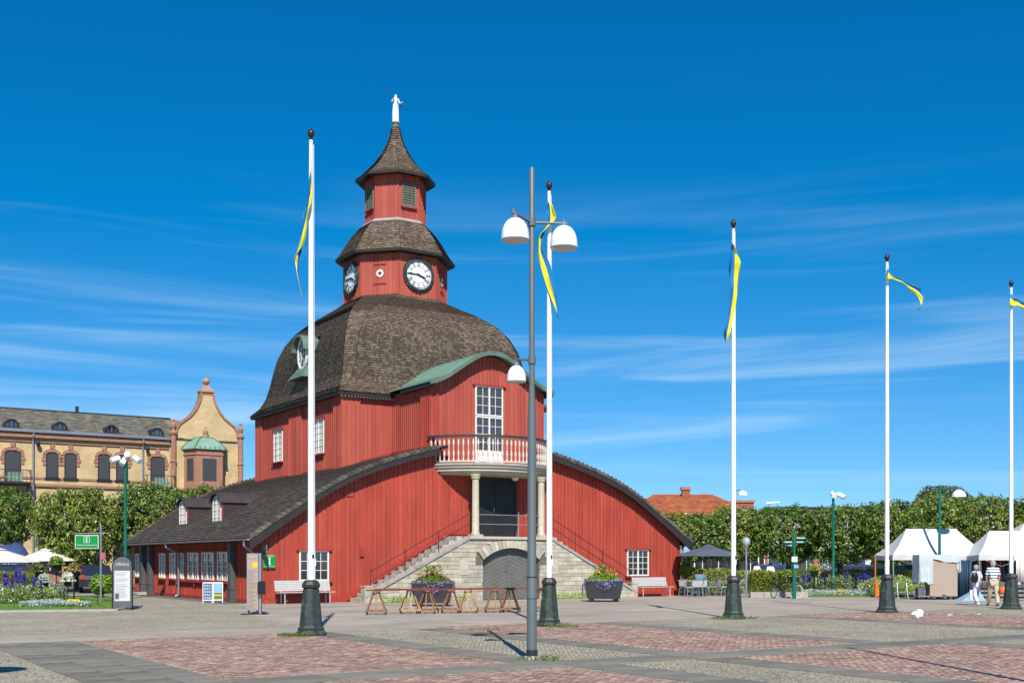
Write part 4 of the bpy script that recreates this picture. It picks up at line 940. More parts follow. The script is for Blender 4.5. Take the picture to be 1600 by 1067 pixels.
for (z0, z1) in hs:
    zm = (z0+z1)/2; x = uL0-random.random()*.5
    while x < uR0:
        wd_ = random.uniform(.45, 1.15); p = [(x+.006, z0+.006), (x+wd_-.006, z0+.006), (x+wd_-.006, z1-.006), (x+.006, z1-.006)]; x0s, x1s = x, x+wd_; x += wd_
        # slopes
        k = (zt_-.12-z_low)/(uL1-uL0); p = clip(p, -k, 1, z_low-k*uL0-.01)
        k = (zt_-.12-z_low)/(uR0-uR1)
        if len(p) > 2: p = clip(p, k, 1, z_low+k*uR0-.01)
        if len(p) > 2: p = clip(p, -1, 0, -uL0)
        if len(p) > 2: p = clip(p, 1, 0, uR0)
        if len(p) < 3: continue
        # arch and its ring
        hwz = (1.42+.02) if zm < 1.45 else math.sqrt(max(0, (AR+.36)**2-(zm-AZ)**2)) if zm < AZ+AR+.36 else 0
        hwz = min(hwz, 1.80) if zm >= 1.45 else hwz
        parts = [p]
        if hwz > 0:
            parts = [clip(p, 1, 0, AC-hwz), clip(p, -1, 0, -(AC+hwz))]
        for q in parts:
            if len(q) < 3: continue
            xs = [a[0] for a in q]
            if max(xs)-min(xs) < .05: continue
            s_ = MB(); s_.prism(q, -random.uniform(0, .018), .034, F=FS); s_.build('stone', 'stone', core)
nv = 17; a0 = math.asin(1.42/AR); 
for i in range(nv):
    t0, t1 = -a0*1.0+2*a0*i/nv, -a0+2*a0*(i+1)/nv; r0, r1 = AR, AR+.38+(.05 if i % 2 else 0); g = .003
    q = [(AC+r0*math.sin(t0+g), AZ+r0*math.cos(t0+g)), (AC+r0*math.sin(t1-g), AZ+r0*math.cos(t1-g)), (AC+r1*math.sin(t1-g), AZ+r1*math.cos(t1-g)), (AC+r1*math.sin(t0+g), AZ+r1*math.cos(t0+g))]
    q = clip(q, 0, 1, zt_-.13)
    s_ = MB(); s_.prism(q, -.035-random.uniform(0, .01), .44, F=FS); s_.build('voussoir', 'stone', core)
# two carved cartouches
for uc_ in (8.35, 12.95):
    s_ = MB(); s_.box(uc_-.21, uc_+.21, -.03, .034, 1.08, 1.72, F=FS); ca = s_.build('carved_stone', 'stone_pale', core)
    s_ = MB(); s_.prism([(uc_+.12*math.cos(t), 1.42+.16*math.sin(t)) for t in np.linspace(0, 2*PI, 17)[:-1]], -.05, -.031, F=FS); s_.prism([(uc_+.17*math.cos(t), 1.42+.24*math.sin(t)) for t in np.linspace(0, 2*PI, 17)[:-1]], -.04, -.0305, F=FS)
    s_.build('relief', 'stone_pale', SC)
# steps, sloping coping, landing
nst = 15
for side in (-1, 1):
    ua, ub_ = (uL0-.12, uL1-.2) if side < 0 else (uR0+.12, uR1+.2)
    for i in range(nst):
        p, q = ua+(ub_-ua)*i/nst, ua+(ub_-ua)*(i+1)/nst; z1 = zt_*(i+1)/nst
        s_ = MB(); s_.box(min(p, q)-(.02 if side > 0 else 0), max(p, q)+(.02 if side < 0 else .0), -1.04, -.06, max(0, z1-.36), z1, F=lambda x, y, z: (x, y, z)); s_.build('step', 'stone_step', SC)
    k0, k1 = (uL0-.05, uL1) if side < 0 else (uR0+.05, uR1)
    s_ = MB(); za, zb2 = topf(uL0)-.03, zt_-.12
    s_.hexa([(k0, SV-.06, za), (k1, SV-.06, zb2), (k1, -1.05, zb2), (k0, -1.05, za), (k0, SV-.06, za+.12), (k1, SV-.06, zb2+.12), (k1, -1.05, zb2+.12), (k0, -1.05, za+.12)]); s_.build('coping', 'coping', SC)
    s_ = MB(); n0 = uL0-.10 if side < 0 else uR0-.23; s_.box(n0, n0+.33, SV-.04, -1.03, .0, .62); s_.box(n0-.02, n0+.35, SV-.06, -1.01, .62, .68); s_.build('newel', 'stone', SC)
s_ = MB(); s_.box(uL1-.02, uR1+.02, SV-.10, -.02, zt_-.115, zt_); s_.build('landing', 'stone_pale', SC)
# back wall of stair: side filler under landing
s_ = MB(); s_.box(uL1, AC-1.5, -1.0, -.1, 0, zt_-.12); s_.box(AC+1.5, uR1, -1.0, -.1, 0, zt_-.12); s_.build('landing_core', 'mortar', SC)
# cellar door with chevron planks
archpoly = [(AC+AR*math.sin(t), AZ+AR*math.cos(t)) for t in np.linspace(a0, -a0, 15)]
for side in (-1, 1):
    reg = [(AC-1.41, .03), (AC-.012, .03)] if side < 0 else [(AC+.012, .03), (AC+1.41, .03)]
    ap = [(AC+.995*AR*math.sin(t), AZ+.995*AR*math.cos(t)) for t in (np.linspace(-.006, -a0, 9) if side < 0 else np.linspace(a0, .006, 9))]
    ap = [(min(max(x, reg[0][0]), reg[1][0]), z) for x, z in ap]
    poly = reg+ap
    s_ = MB(); s_.prism(poly, .27, .33, F=FS); leaf = s_.build('door_leaf', 'iron', SC)
    for i in range(-2, 22):
        z0 = -.9+i*.165; k = .42*(1 if side < 0 else -1); xa, xb = reg[0][0], reg[1][0]
        base_ = z0 if side < 0 else z0+.42*1.4
        P = [(xa, base_), (xb, base_+k*(xb-xa)), (xb, base_+k*(xb-xa)+.155), (xa, base_+.155)]
        c_ = clip_convex(P, [(x, z) for x, z in poly])
        if len(c_) > 2:
            q = MB(); q.prism(c_, .245-random.uniform(0, .006), .269, F=FS); q.build('plank', 'door_grey', leaf)
s_ = MB(); s_.box(AC-.05, AC+.05, .215, .24, .03, 2.2, F=FS); s_.tube([FS(AC-.22, .2, 1.5), FS(AC-.22, .19, 1.25), FS(AC-.12, .19, 1.22)], .012, 6); s_.box(AC+.12, AC+.22, .215, .24, 1.1, 1.16, F=FS); s_.build('door_post', 'door_grey', SC)
# iron railings
s_ = MB()
for side in (-1, 1):
    def rp(t): return (uL0+.25+(uL1+.2-uL0-.25)*t, z_low+.1+(zt_-.02-z_low)*t) if side < 0 else (uR0-.25-(uR0-.25-uR1+.2)*t, z_low+.1+(zt_-.02-z_low)*t)
    for h in (.92, .52): a_1, a_2 = rp(0), rp(1); s_.tube([(a_1[0], -1.2, a_1[1]+h), (a_2[0], -1.2, a_2[1]+h)], .016, 6)
    for t in (0, .33, .66): a_1 = rp(t); s_.tube([(a_1[0], -1.2, a_1[1]-.25), (a_1[0], -1.2, a_1[1]+1.02)], .02, 6); s_.lathe([(.035, -.05), (.045, .02), (.0, .06)], 8, c=(a_1[0], -1.2, a_1[1]-.16))
s_.build('railing', 'iron', SC)
s_ = MB()
for h in (.92, .52): s_.tube([(9.1, -1.25, zt_+h), (12.3, -1.25, zt_+h)], .02, 6)
s_.tube([(11.15, -1.25, zt_), (11.15, -1.25, zt_+1.0)], .025, 6); s_.tube([(11.15, -1.05, zt_), (11.15, -1.22, zt_+.35)], .015, 6); s_.lathe([(0, .0), (.04, .03), (0, .07)], 8, c=(11.15, -1.25, zt_+1.0))
s_.build('landing_rail', 'steel', SC)
s_ = MB(); s_.tube([FS(15.05-.6, -.05, .0), FS(15.05-.6, -.05, .62)], .02, 6); s_.build('iron_post', 'iron', SC)

# ================================================================== FLAGPOLES
def pole_at(x, y, name='flagpole', lab='', dh=0):
    p = empty(name, (x, y, 0), TH+.2, lab, 'flagpole', 'white flagpoles in a row on the square')
    b = MB(); r8 = PI/8
    b.lathe([(.36, -.02), (.36, .05), (.32, .09), (.29, .12), (.30, .16), (.265, .19), (.25, .22), (.172, 1.02), (.165, 1.04)], 8, rot=r8); b.build('pedestal', 'bronze_patina', p)
    b = MB(); b.lathe([(.165, 1.042), (.20, 1.07), (.205, 1.13), (.18, 1.18), (.15, 1.22), (.09, 1.24)], 8, rot=r8); b.build('pedestal_cap', 'bronze_top', p)
    b = MB()
    for k in range(8): a = 2*PI*k/8+r8; b.tube([(.25*math.cos(a), .25*math.sin(a), .23), (.172*math.cos(a), .172*math.sin(a), 1.03)], .010, 5)
    b.build('edge_beads', 'bronze_patina', p)
    b = MB(); b.lathe([(.072, 1.15), (.068, 4), (.058, 8), (.042, 11.25+dh), (.045, 11.27+dh), (.03, 11.3+dh)], 16); b.build('pole', 'bright_white', p, smooth=True)
    b = MB(); b.lathe([(r_, z_+dh) for r_, z_ in ((.03, 11.28), (.05, 11.31), (.03, 11.34), (.07, 11.38), (.082, 11.43), (.07, 11.49), (.02, 11.54), (0, 11.58))], 14); b.build('finial', 'finial_brown', p, smooth=True)
    b = MB(); b.tube([(.09, 0, 1.6), (.075, 0, 6), (.055, 0, 11.2+dh)], .006, 4); b.tube([(.09, -.02, 1.6), (.06, -.02, 11.2+dh)], .005, 4); b.box(.06, .11, -.03, .03, 1.55, 1.7); b.build('halyard', 'bright_white', p)
    b = MB(); b.box(-.02, .03, -.078, -.07, 1.72, 1.80); b.build('cleat_plate', 'iron', p)
    return p
poles = [(-4.486, 25.714), (.943, 29.261), (6.379, 33.184), (12.011, 36.894), (17.275, 39.866)]
plabs = ['tallest looking white flagpole standing before the bench and the tourist sign', 'white flagpole partly behind the grey three headed lamp post', 'white flagpole in front of the grey cafe parasol',
         'white flagpole next to the white plastic bag and market cart', 'white flagpole beside the walking couple at the picture edge']
for (x, y), lb, dh in zip(poles, plabs, (-.25, -.25, -.07, -.07, -.18)): pole_at(x, y, lab=lb, dh=dh)
q = pole_at(7.62, 10.75, lab='white flagpole outside the view that casts the long shadow on the paving')
# pennants: (offset px, row) left and right edges, with pole column px0 and depth d
def pennant(i, edgeA, edgeB, lab, tw=.06):
    (px, pd) = poles[i]; px0 = 800+px/pd*FX; n = len(edgeA)
    def P(pt, yo): return ((pt[0]-px0)/FX*pd+px, pd+yo, 1.65+(HZ-pt[1])/FX*pd)
    m = 26; A = []; B = []
    for k in range(m):
        t = k/(m-1)*(n-1); j = min(int(t), n-2); f = t-j; f = f*f*(3-2*f)*.3+f*.7
        pa = tuple(edgeA[j][c]*(1-f)+edgeA[j+1][c]*f for c in range(2)); pb = tuple(edgeB[j][c]*(1-f)+edgeB[j+1][c]*f for c in range(2))
        mx_ = ((pa[0]+pb[0])/2, (pa[1]+pb[1])/2); pa = (mx_[0]+(pa[0]-mx_[0])*1.3, mx_[1]+(pa[1]-mx_[1])*1.3); pb = (mx_[0]+(pb[0]-mx_[0])*1.3, mx_[1]+(pb[1]-mx_[1])*1.3)
        A.append(Vector(P(pa, -.12+tw*math.sin(k*.9)))); B.append(Vector(P(pb, -.16-tw*math.sin(k*.9+1))))
    b = MB(); cols = 7; vs = []
    for k in range(m):
        for c in range(cols):
            s_ = c/(cols-1); q = A[k].lerp(B[k], s_); q.y += .035*math.sin(s_*PI*3+k*.35); vs.append(q)
    for k in range(m-1):
        for c in range(cols-1):
            a = k*cols+c; b.f.append((a, a+1, a+cols+1, a+cols)); b.r.append(.5); b.mi.append(0 if c < 3 else 1)
    b.v = [tuple(v) for v in vs]
    o = b.build('pennant', ['flag_blue', 'flag_yellow'], None, smooth=True, fix=False)
    tag(o, lab, 'pennant', 'blue and yellow pennants on the flagpoles')
    so = o.modifiers.new('thick', 'SOLIDIFY'); so.thickness = .004
pennant(0, [(486, 242), (487, 270), (484, 300), (481, 322), (474, 352), (471, 392), (468, 430), (470, 455), (473, 468)], [(488, 243), (489, 290), (488, 320), (483, 336), (477, 378), (463, 405), (464, 415), (469, 440), (474, 470)], 'long narrow pennant hanging from the flagpole nearest the tourist sign')
pennant(1, [(856, 318), (853, 333), (858, 345), (850, 362), (846, 392), (858, 415), (866, 450), (870, 480), (871, 497)], [(860, 320), (867, 341), (861, 352), (842, 372), (841, 400), (848, 425), (859, 458), (869, 488), (873, 497)], 'twisted pennant hanging behind the right arm of the grey lamp')
pennant(2, [(1142, 383), (1143, 395), (1140, 420), (1141, 450), (1136, 490), (1131, 520), (1133, 535)], [(1143, 382), (1150, 400), (1153, 415), (1150, 450), (1145, 490), (1138, 520), (1134, 536)], 'straight hanging pennant on the flagpole before the cafe parasol')
pennant(3, [(1385, 421), (1393, 431), (1408, 439), (1424, 447), (1436, 455), (1442, 462), (1440, 475), (1434, 486)], [(1384, 436), (1393, 436), (1406, 443), (1420, 453), (1430, 462), (1437, 470), (1436, 478), (1433, 486)], 'pennant streaming out from the flagpole beside the plastic bag')
pennant(4, [(1575, 459), (1586, 467), (1600, 476), (1620, 482), (1640, 492)], [(1575, 476), (1586, 478), (1600, 484), (1616, 494), (1638, 496)], 'pennant streaming from the last flagpole at the picture edge')

# ================================================================== GREY LAMP POST
LX, LY = .333, 19.35
lp = empty('lamp_post', (LX, LY, 0), 0, 'tall grey lamp post with three white dome lamps on the square', 'lamp post')
b = MB(); b.lathe([(.085, .05), (.085, 1.38), (.075, 1.42), (.072, 4), (.048, 4.6), (.045, 8.22), (.035, 8.25)], 20); b.build('pole', 'lamp_grey', lp, smooth=True)
b = MB(); b.lathe([(.09, .05), (.096, .06), (.096, .16), (.088, .17)], 20); b.lathe([(.088, 1.02), (.088, 1.03)], 20); b.lathe([(.089, 1.375), (.089, 1.395)], 20); b.build('collar', 'iron', lp)
b = MB(); b.lathe([(.16, -.02), (.155, .04), (.13, .06), (.09, .065)], 24); b.build('base', 'concrete_block', lp)
def dome(px, ptop, dist_y, R, hgt):
    x = X(px, LY+dist_y)-LX; zt = 1.65+(HZ-ptop)*(LY+dist_y)/FX
    b = MB(); pr = [(R*.14, 0), (R*.38, -hgt*.04), (R*.62, -hgt*.15), (R*.82, -hgt*.34), (R*.94, -hgt*.56), (R*.99, -hgt*.8), (R, -hgt)]; b.lathe(pr[::-1], 28, c=(x, dist_y, zt)); o = b.build('lamp_shade', 'bright_white', lp, smooth=True)
    b = MB(); b.lathe([(R*.97, -hgt-.012), (R*.97, -hgt-.002)], 28, c=(x, dist_y, zt)); b.build('diffuser', 'glass_pale', o)
    b = MB(); b.lathe([(.035, -.01), (.035, .05), (.015, .06), (.015, .10)], 12, c=(x, dist_y, zt)); b.build('socket', 'steel', o)
    return (x, dist_y, zt)
p1 = dome(805, 341, -.35, .232, .36); p2 = dome(881, 353, .05, .232, .37); p3 = dome(807, 571, .25, .165, .27)
b = MB()
b.tube([(0, 0, 7.33), (p1[0]-.03, p1[1], p1[2]+.10)], .024, 8); b.lathe([(.035, -.03), (.035, .05)], 10, c=(p1[0]-.03, p1[1], p1[2]+.10))
b.tube([(0, 0, 7.33), (p2[0]+.05, p2[1], 7.33)], .024, 8); b.tube([(0, 0, 5.02), (p3[0]-.01, p3[1], p3[2]+.11)], .02, 8); b.lathe([(.068, 7.27), (.068, 7.4)], 14); b.lathe([(.066, 4.96), (.066, 5.08)], 14)
b.build('arm', 'lamp_grey', lp)
# ================================================================== FURNITURE BY THE TOWN HALL
def bench(u, v, lab, wd=2.3):
    x, y = W(u, v); p = empty('bench', (x, y, 0), TH, lab, 'bench', 'slatted benches at the town hall')
    for s_ in (-1, 1):
        for (ya, yb_) in ((-.42, -.42), (-.02, .10)):
            b = MB(); xx = s_*(wd/2-.22); b.tube([(xx, ya, 0), (xx, ya+.02, .42)], .022, 6); b.lathe([(.035, 0), (.035, .02)], 8, c=(xx, ya, 0)); b.build('leg', 'slat_white', p)
        b = MB(); b.tube([(xx, -.46, .42), (xx, -.0, .41), (xx, .08, .55), (xx, .17, .88)], .018, 6); b.build('bracket', 'slat_white', p)
    for i in range(5):
        b = MB(); b.box(-wd/2, wd/2, -.46+i*.092, -.46+i*.092+.075, .44-.008*i, .468-.008*i); b.build('slat', 'slat_white', p)
    for i in range(6):
        y0 = .055+i*.018; z0 = .50+i*.068; b = MB(); b.hexa([(-wd/2, y0, z0), (wd/2, y0, z0), (wd/2, y0+.022, z0-.005), (-wd/2, y0+.022, z0-.005), (-wd/2, y0+.016, z0+.058), (wd/2, y0+.016, z0+.058), (wd/2, y0+.038, z0+.053), (-wd/2, y0+.038, z0+.053)]); b.build('slat', 'slat_white', p)
    return p
bench(1.55, -.62, 'pale slatted bench under the window beside the green tourist sign'); bench(18.75, -.95, 'pale slatted bench at the foot of the stone stair near the cafe', 2.05)

def leafcloud(name, pts, size, m, parent=None, kind='stuff', nrm=None, spread=.8, asp=.62, frac=None):
    """leaf shaped quads (folded diamonds) at pts"""
    n = len(pts); d = rng.normal(0, 1, (n, 3))
    if nrm is not None: d = nrm+d*spread
    d /= np.linalg.norm(d, axis=1)[:, None]+1e-9
    t = rng.normal(0, 1, (n, 3)); t -= d*np.sum(t*d, 1)[:, None]; t /= np.linalg.norm(t, axis=1)[:, None]+1e-9; c = np.cross(d, t)
    s = size*rng.uniform(.6, 1.25, n)[:, None]
    P = np.stack([pts-t*s*.5, pts+c*s*asp*.5+d*s*.08, pts+t*s*.5, pts-c*s*asp*.5+d*s*.08], 1).reshape(-1, 3)
    Fq = (np.arange(n)*4)[:, None]+np.arange(4)[None]
    r = rng.random(n)
    if frac is not None: r = np.clip(frac+rng.normal(0, .22, n), 0, 1)
    mi = None
    if isinstance(m, list): mi = rng.choice(len(m), n, p=[.7]+[.3/(len(m)-1)]*(len(m)-1))
    return np_mesh(name, P, Fq, r, m, parent, kind, mi)
def planter(u, v, lab, hue, fl):
    x, y = W(u, v); p = empty('planter', (x, y, 0), 0.05, lab, 'planter', 'dark tapered planters before the stone stair')
    b = MB(); b.hexa([(-.62, -.45, .12), (.62, -.45, .12), (.62, .45, .12), (-.62, .45, .12), (-.74, -.56, .80), (.74, -.56, .80), (.74, .56, .80), (-.74, .56, .80)]); b.build('box', 'planter', p)
    b = MB(); b.box(-.76, .76, -.58, .58, .80, .84); b.build('rim', 'planter', p)
    for sx_ in (-1, 1):
        b = MB(); b.box(sx_*.5-.06, sx_*.5+.06, -.4, .4, 0, .118); b.build('foot', 'black_plastic', p)
    q = empty('flowers', (x, y, .82), .05, fl, 'flowers', 'flowers filling the dark planters')
    n = 2600; a = rng.uniform(0, 2*PI, n); r = np.sqrt(rng.random(n)); pts = np.stack([r*np.cos(a)*.72, r*np.sin(a)*.52, .02+.34*(1-r**2)*rng.random(n)+.05], 1)
    leafcloud('foliage', pts, .08, 'leaf_bush' if hue else 'leaf_linden', q)
    n = 1100; a = rng.uniform(0, 2*PI, n); pts = np.stack([np.cos(a)*(.76+.06*rng.random(n)), np.sin(a)*(.58+.06*rng.random(n)), .04-rng.random(n)**2*.30+.08*np.sin(a*5)], 1); leafcloud('hanging_flowers', pts, .07, 'petal_lilac', q)
    n = 240; pts = np.stack([rng.normal(-.02, .2, n), rng.normal(0, .15, n), rng.uniform(.25, .68, n)], 1); leafcloud('upright_leaves', pts, .16, 'leaf_hedge', q, asp=.25)
    n = 90; pts = np.stack([rng.normal(-.1, .3, n), rng.normal(-.1, .2, n), rng.uniform(.2, .5, n)], 1); leafcloud('blossoms', pts, .08, 'petal_pink' if hue == 0 else 'petal_yellow', q)
planter(4.65, -5.45, 'dark planter with lilac flowers behind the wooden trestles', 0, 'lilac edged flower planting behind the wooden trestles')
planter(12.8, -5.1, 'dark planter with grey flowers by the foot of the stairs near the bench', 1, 'green and grey flower planting near the bench and stair foot')

# trestles with long planks
def trestle(px, d, rz, lab, pale=False):
    x = X(px, d); p = empty('trestle', (x, d, 0), rz, lab, 'trestle', 'wooden trestles carrying planks before the stair'); m = 'trestle_pale' if pale else 'trestle_wood'
    for sy in (-1, 1):
        for sx_ in (-1, 1):
            b = MB(); b.bar((sx_*.29, sy*.22, .10), (sx_*.08, sy*.07, .70), .045, .03); b.build('leg', m, p)
        b = MB(); b.box(-.33, .33, sy*.24-.02, sy*.24+.02, .09, .14); b.build('rail', m, p)
    for sx_ in (-1, 1):
        b = MB(); b.box(sx_*.29-.02, sx_*.29+.02, -.22, .22, .14, .175); b.build('stretcher', m, p)
    b = MB(); b.bar((0, -.09, .68), (.0, -.22, .14), .04, .025); b.build('brace', m, p)
    b = MB(); b.box(-.12, .12, -.16, .16, .70, .735); b.build('top', m, p)
    for sx_ in (-1, 1):
        for sy in (-1, 1):
            b = MB(); b.lathe([(.035, -.014), (.035, .014)], 10, F=lambda a, c, z: (sx_*.29+z, sy*.22+a, .045+c)); b.box(sx_*.29-.02, sx_*.29+.02, sy*.22-.008, sy*.22+.008, .05, .09); b.build('caster', 'black_plastic', p)
trl = [(588, 35.7, .05, 'dark brown trestle standing apart at the free end of the planks'), (641, 36.5, .2, 'pale trestle at the lilac planter, nearest the lone end trestle'), (668, 36.55, -.2, 'brown trestle in front of the lilac planter corner'), (705, 36.9, .15, 'trestle beside the lilac planter towards the cellar door'),
       (731, 37.0, -.1, 'paler trestle between planter and cellar door'), (773, 37.3, .1, 'trestle in front of the cellar door'), (797, 37.4, -.15, 'dark trestle before the middle of the cellar door'), (843, 37.9, 0, 'trestle hidden between grey lamp post and flagpole pedestal')]
for i, (px, d, rz, lb) in enumerate(trl): trestle(px, d, rz, lb, i in (1, 4))
def plank(p0, d0, p1, d1, lab, z=.737):
    a = Vector((X(p0, d0), d0, 0)); c = Vector((X(p1, d1), d1, 0)); m = (a+c)/2; o = MB(); L_ = (c-a).length
    o.box(-L_/2, L_/2, -.11, .11, 0, .035); o.box(-L_/2+.3, L_/2-.1, -.08, .10, .035, .06)
    o = o.build('long_plank', 'plank_red'); o.location = (m.x, m.y, z); o.rotation_euler = (0, 0, math.atan2(c.y-a.y, c.x-a.x)); tag(o, lab, 'plank', 'long planks lying on the trestles')
plank(573, 35.6, 689, 36.75, 'reddish plank from the lone trestle past the planter'); plank(690, 36.8, 862, 37.9, 'reddish plank in front of the cellar door')

# ---- signs by the corner
b = MB(); b.box(.10, .60, -.10, -.05, 1.39, 1.91, F=F_front); sg = b.build('tourist_sign', 'green_sign'); sg.location = (OX, OY, 0); sg.rotation_euler = (0, 0, TH); tag(sg, 'square green tourist information sign on the red wall', 'sign')
Ft = lambda x, y, z: (.35+x, -.1005+y, 1.65+z)
text('TOURIST', lambda x, y, z: Ft(x, y, z+.205), .10, 'paper_white', parent=sg, squeeze=.95); text('INFORMATION', lambda x, y, z: Ft(x, y, z-.20), .062, 'paper_white', parent=sg, squeeze=.95)
def icon_i(F, s, m, parent):
    b = MB(); b.prism([(s*.16*math.cos(t), s*.36+s*.16*math.sin(t)) for t in np.linspace(0, 2*PI, 17)[:-1]], -.006, -.001, F=F)
    for (a0, a1, c0, c1) in ((-.22, .12, .06, .15), (-.12, .12, -.38, .06), (-.24, .24, -.47, -.38)): b.box(a0*s, a1*s, -.006, -.001, c0*s, c1*s, F=F)
    return b.build('information_symbol', m, parent)
icon_i(lambda x, y, z: Ft(x, y, z), .30, 'paper_white', sg)
b = MB(); b.box(.0, .07, -.62, -.12, 1.95, 2.28); bs = b.build('book_sign', 'black_plastic'); bs.location = (OX, OY, 0); bs.rotation_euler = (0, 0, TH); tag(bs, 'small black projecting sign with pale blue letters under the eaves', 'sign')
for i, ch in enumerate('BOK'): text(ch, lambda x, y, z, i=i: (.035+x*.8, -.625+y, 2.22-.1*i+z), .11, 'blue_letters', parent=bs)

# information pillar with ash bin
px_, py_ = -8.04, 36.0; p = empty('information_pillar', (px_, py_, 0), .12, 'slim information pillar with printed map panel at the building corner', 'sign')
b = MB(); b.box(-.42, .42, -.35, .35, 0, .012); b.build('base_plate', 'iron', p)
b = MB(); b.box(-.24, .12, -.03, .03, .12, 1.90); b.build('frame', 'steel', p)
q = MB(); q.box(-.215, .095, -.034, -.0305, .16, 1.84); q.build('panel', 'cloth_brown', p)
q = MB()
for i in range(30): q.box(-.2, -.2+random.uniform(.12, .27), -.038, -.0345, 1.36-i*.04, 1.372-i*.04)
q.build('print', 'print_grey', p, kind='stuff')
q = MB(); q.box(-.06, .09, -.039, -.0345, 1.46, 1.62); q.build('yellow_note', 'yellow_sign', p)
text('Nya Staden', lambda x, y, z: (-.06+x, -.035+y, 1.74+z), .055, 'green_sign', parent=p)
for x in (-.18, .08): b = MB(); b.box(x-.03, x+.03, -.03, .03, .012, .118); b.build('foot', 'iron', p)
b = MB(); b.box(.14, .20, -.04, .04, .012, 1.9); b.build('post', 'steel', p)
b = MB(); b.box(.125, .139, -.04, .03, .012, 1.9); b.box(.205, .22, -.04, .03, .012, 1.9); b.build('post_edge', 'black_plastic', p)
b = MB(); b.box(.10, .34, -.17, -.045, .62, 1.0); b.box(.13, .31, -.16, -.05, 1.0, 1.03); b.build('ash_bin', 'black_plastic', p)

# poster A-board beside the wall
def aboard(x, y, rz, w_, h, name, lab, cat='sign board'):
    p = empty(name, (x, y, 0), rz, lab, cat); return p
pa = aboard(-11.87, 45.7, .22, .62, .8, 'poster_stand', 'white framed poster stand with two posters against the long side wall')
for i, xx in enumerate((-.2, .2)):
    b = MB()
    for (a0, a1, c0, c1) in ((xx-.19, xx-.165, 0, .82), (xx+.165, xx+.19, 0, .82), (xx-.165, xx+.165, .78, .82), (xx-.165, xx+.165, .1, .13)): b.box(a0, a1, -.02, .02, c0, c1)
    fr_ = b.build('poster_frame', 'bright_white', pa)
    b = MB(); b.box(xx-.16, xx+.16, -.008, .008, .13, .78); b.build('poster', 'blue_letters' if i else 'print_dark', fr_)
    b = MB()
    if i: b.box(xx-.15, xx+.15, -.012, -.0085, .15, .4); b.build('poster_picture', 'leaf_hedge', fr_); b = MB(); b.box(xx-.15, xx+.15, -.014, -.0125, .28, .33); b.build('poster_stripe', 'yellow_sign', fr_)
    else:
        for r_ in range(5):
            for c_ in range(3): b.box(xx-.13+c_*.09, xx-.13+c_*.09+random.uniform(.05, .08), -.012, -.0085, .17+r_*.12, .17+r_*.12+.07)
        b.build('poster_picture', 'blue_letters', fr_, kind='stuff')

# big swing board with notices
ab = aboard(-13.29, 39.3, .05, .66, 1.8, 'pavement_sign', 'tall black pavement sign with white notice sheet near the green lamp post')
b = MB()
rb = [(-.31, .07), (.31, .07), (.31, 1.52)]+[(.31*math.cos(t)*1.0, 1.52+.28*math.sin(t)) for t in np.linspace(.1, PI-.1, 9)]+[(-.31, 1.52)]
b.prism(rb, -.02, .02); b.build('board', 'print_dark', ab)
b = MB(); b.tube([(-.34, 0, .04), (-.34, 0, 1.5), (-.28, 0, 1.72), (-.1, 0, 1.83), (.1, 0, 1.83), (.28, 0, 1.72), (.34, 0, 1.5), (.34, 0, .04)], .02, 6); b.build('frame', 'black_plastic', ab)
b = MB(); b.hexa([(-.36, -.25, 0), (.36, -.25, 0), (.36, .25, 0), (-.36, .25, 0), (-.34, -.22, .05), (.34, -.22, .05), (.34, .22, .05), (-.34, .22, .05)]); b.build('base', 'black_plastic', ab)
b = MB(); b.box(-.26, .26, -.025, -.021, .30, 1.33); b.build('notice_sheet', 'paper_white', ab)
b = MB()
for i in range(17):
    z = 1.26-i*.052
    if i in (3, 7): continue
    b.box(-.22, -.22+random.uniform(.25, .43), -.028, -.0255, z, z+.012)
b.build('print', 'print_grey', ab, kind='stuff')
b = MB(); b.box(-.24, -.11, -.028, -.0255, .36, .56); b.build('photo', 'print_dark', ab)
text('Lidköping', lambda x, y, z: (x, -.0205+y, 1.56+z), .145, 'paper_white', parent=ab, squeeze=.8); text('Ambassadör', lambda x, y, z: (x, -.0255+y*0-.226, .028+z), .06, 'paper_white', parent=ab)

# green poles with spot lights
def spotpole(px, base_d, ztop, heads, lab, bell=None):
    x = X(px, base_d); p = empty('green_lamp_post', (x, base_d, 0), 0, lab, 'lamp post', 'green lamp posts round the square')
    b = MB(); b.lathe([(.11, 0), (.11, .35), (.075, .4), (.07, ztop*.6), (.06, ztop)], 12); b.build('pole', 'green_pole', p, smooth=True)
    b = MB(); b.lathe([(.14, -.02), (.13, .03)], 12); b.build('base', 'concrete_block', p)
    for (dx, dz, ax, az) in heads:
        b = MB(); c = Vector((dx, -.05, ztop+dz)); d = Vector((ax, -.5, az)).normalized(); b.tube([c-d*.22, c-d*.18, c+d*.2, c+d*.22], [.07, .115, .13, .125], 12); h = b.build('spot_light', 'zinc', p, smooth=False); h.data.materials[0] = M['bright_white']
        b = MB(); b.tube([(0, 0, ztop-.05), (dx, -.05, ztop+dz)], .02, 6); b.build('bracket', 'zinc', p)
    return p
spotpole(196, 50, 6.05, [(-.42, .02, -.5, -.3), (-.05, -.05, -.2, -.6), (.08, .15, .2, .2), (.52, .02, .7, -.5)], 'tall green lamp post with four spot lights behind the pavement sign')
spotpole(1302, 58, 4.95, [(-.02, .05, 0, -.2), (.36, .0, .8, -.5)], 'green lamp post with two white spot lights by the flower bed')
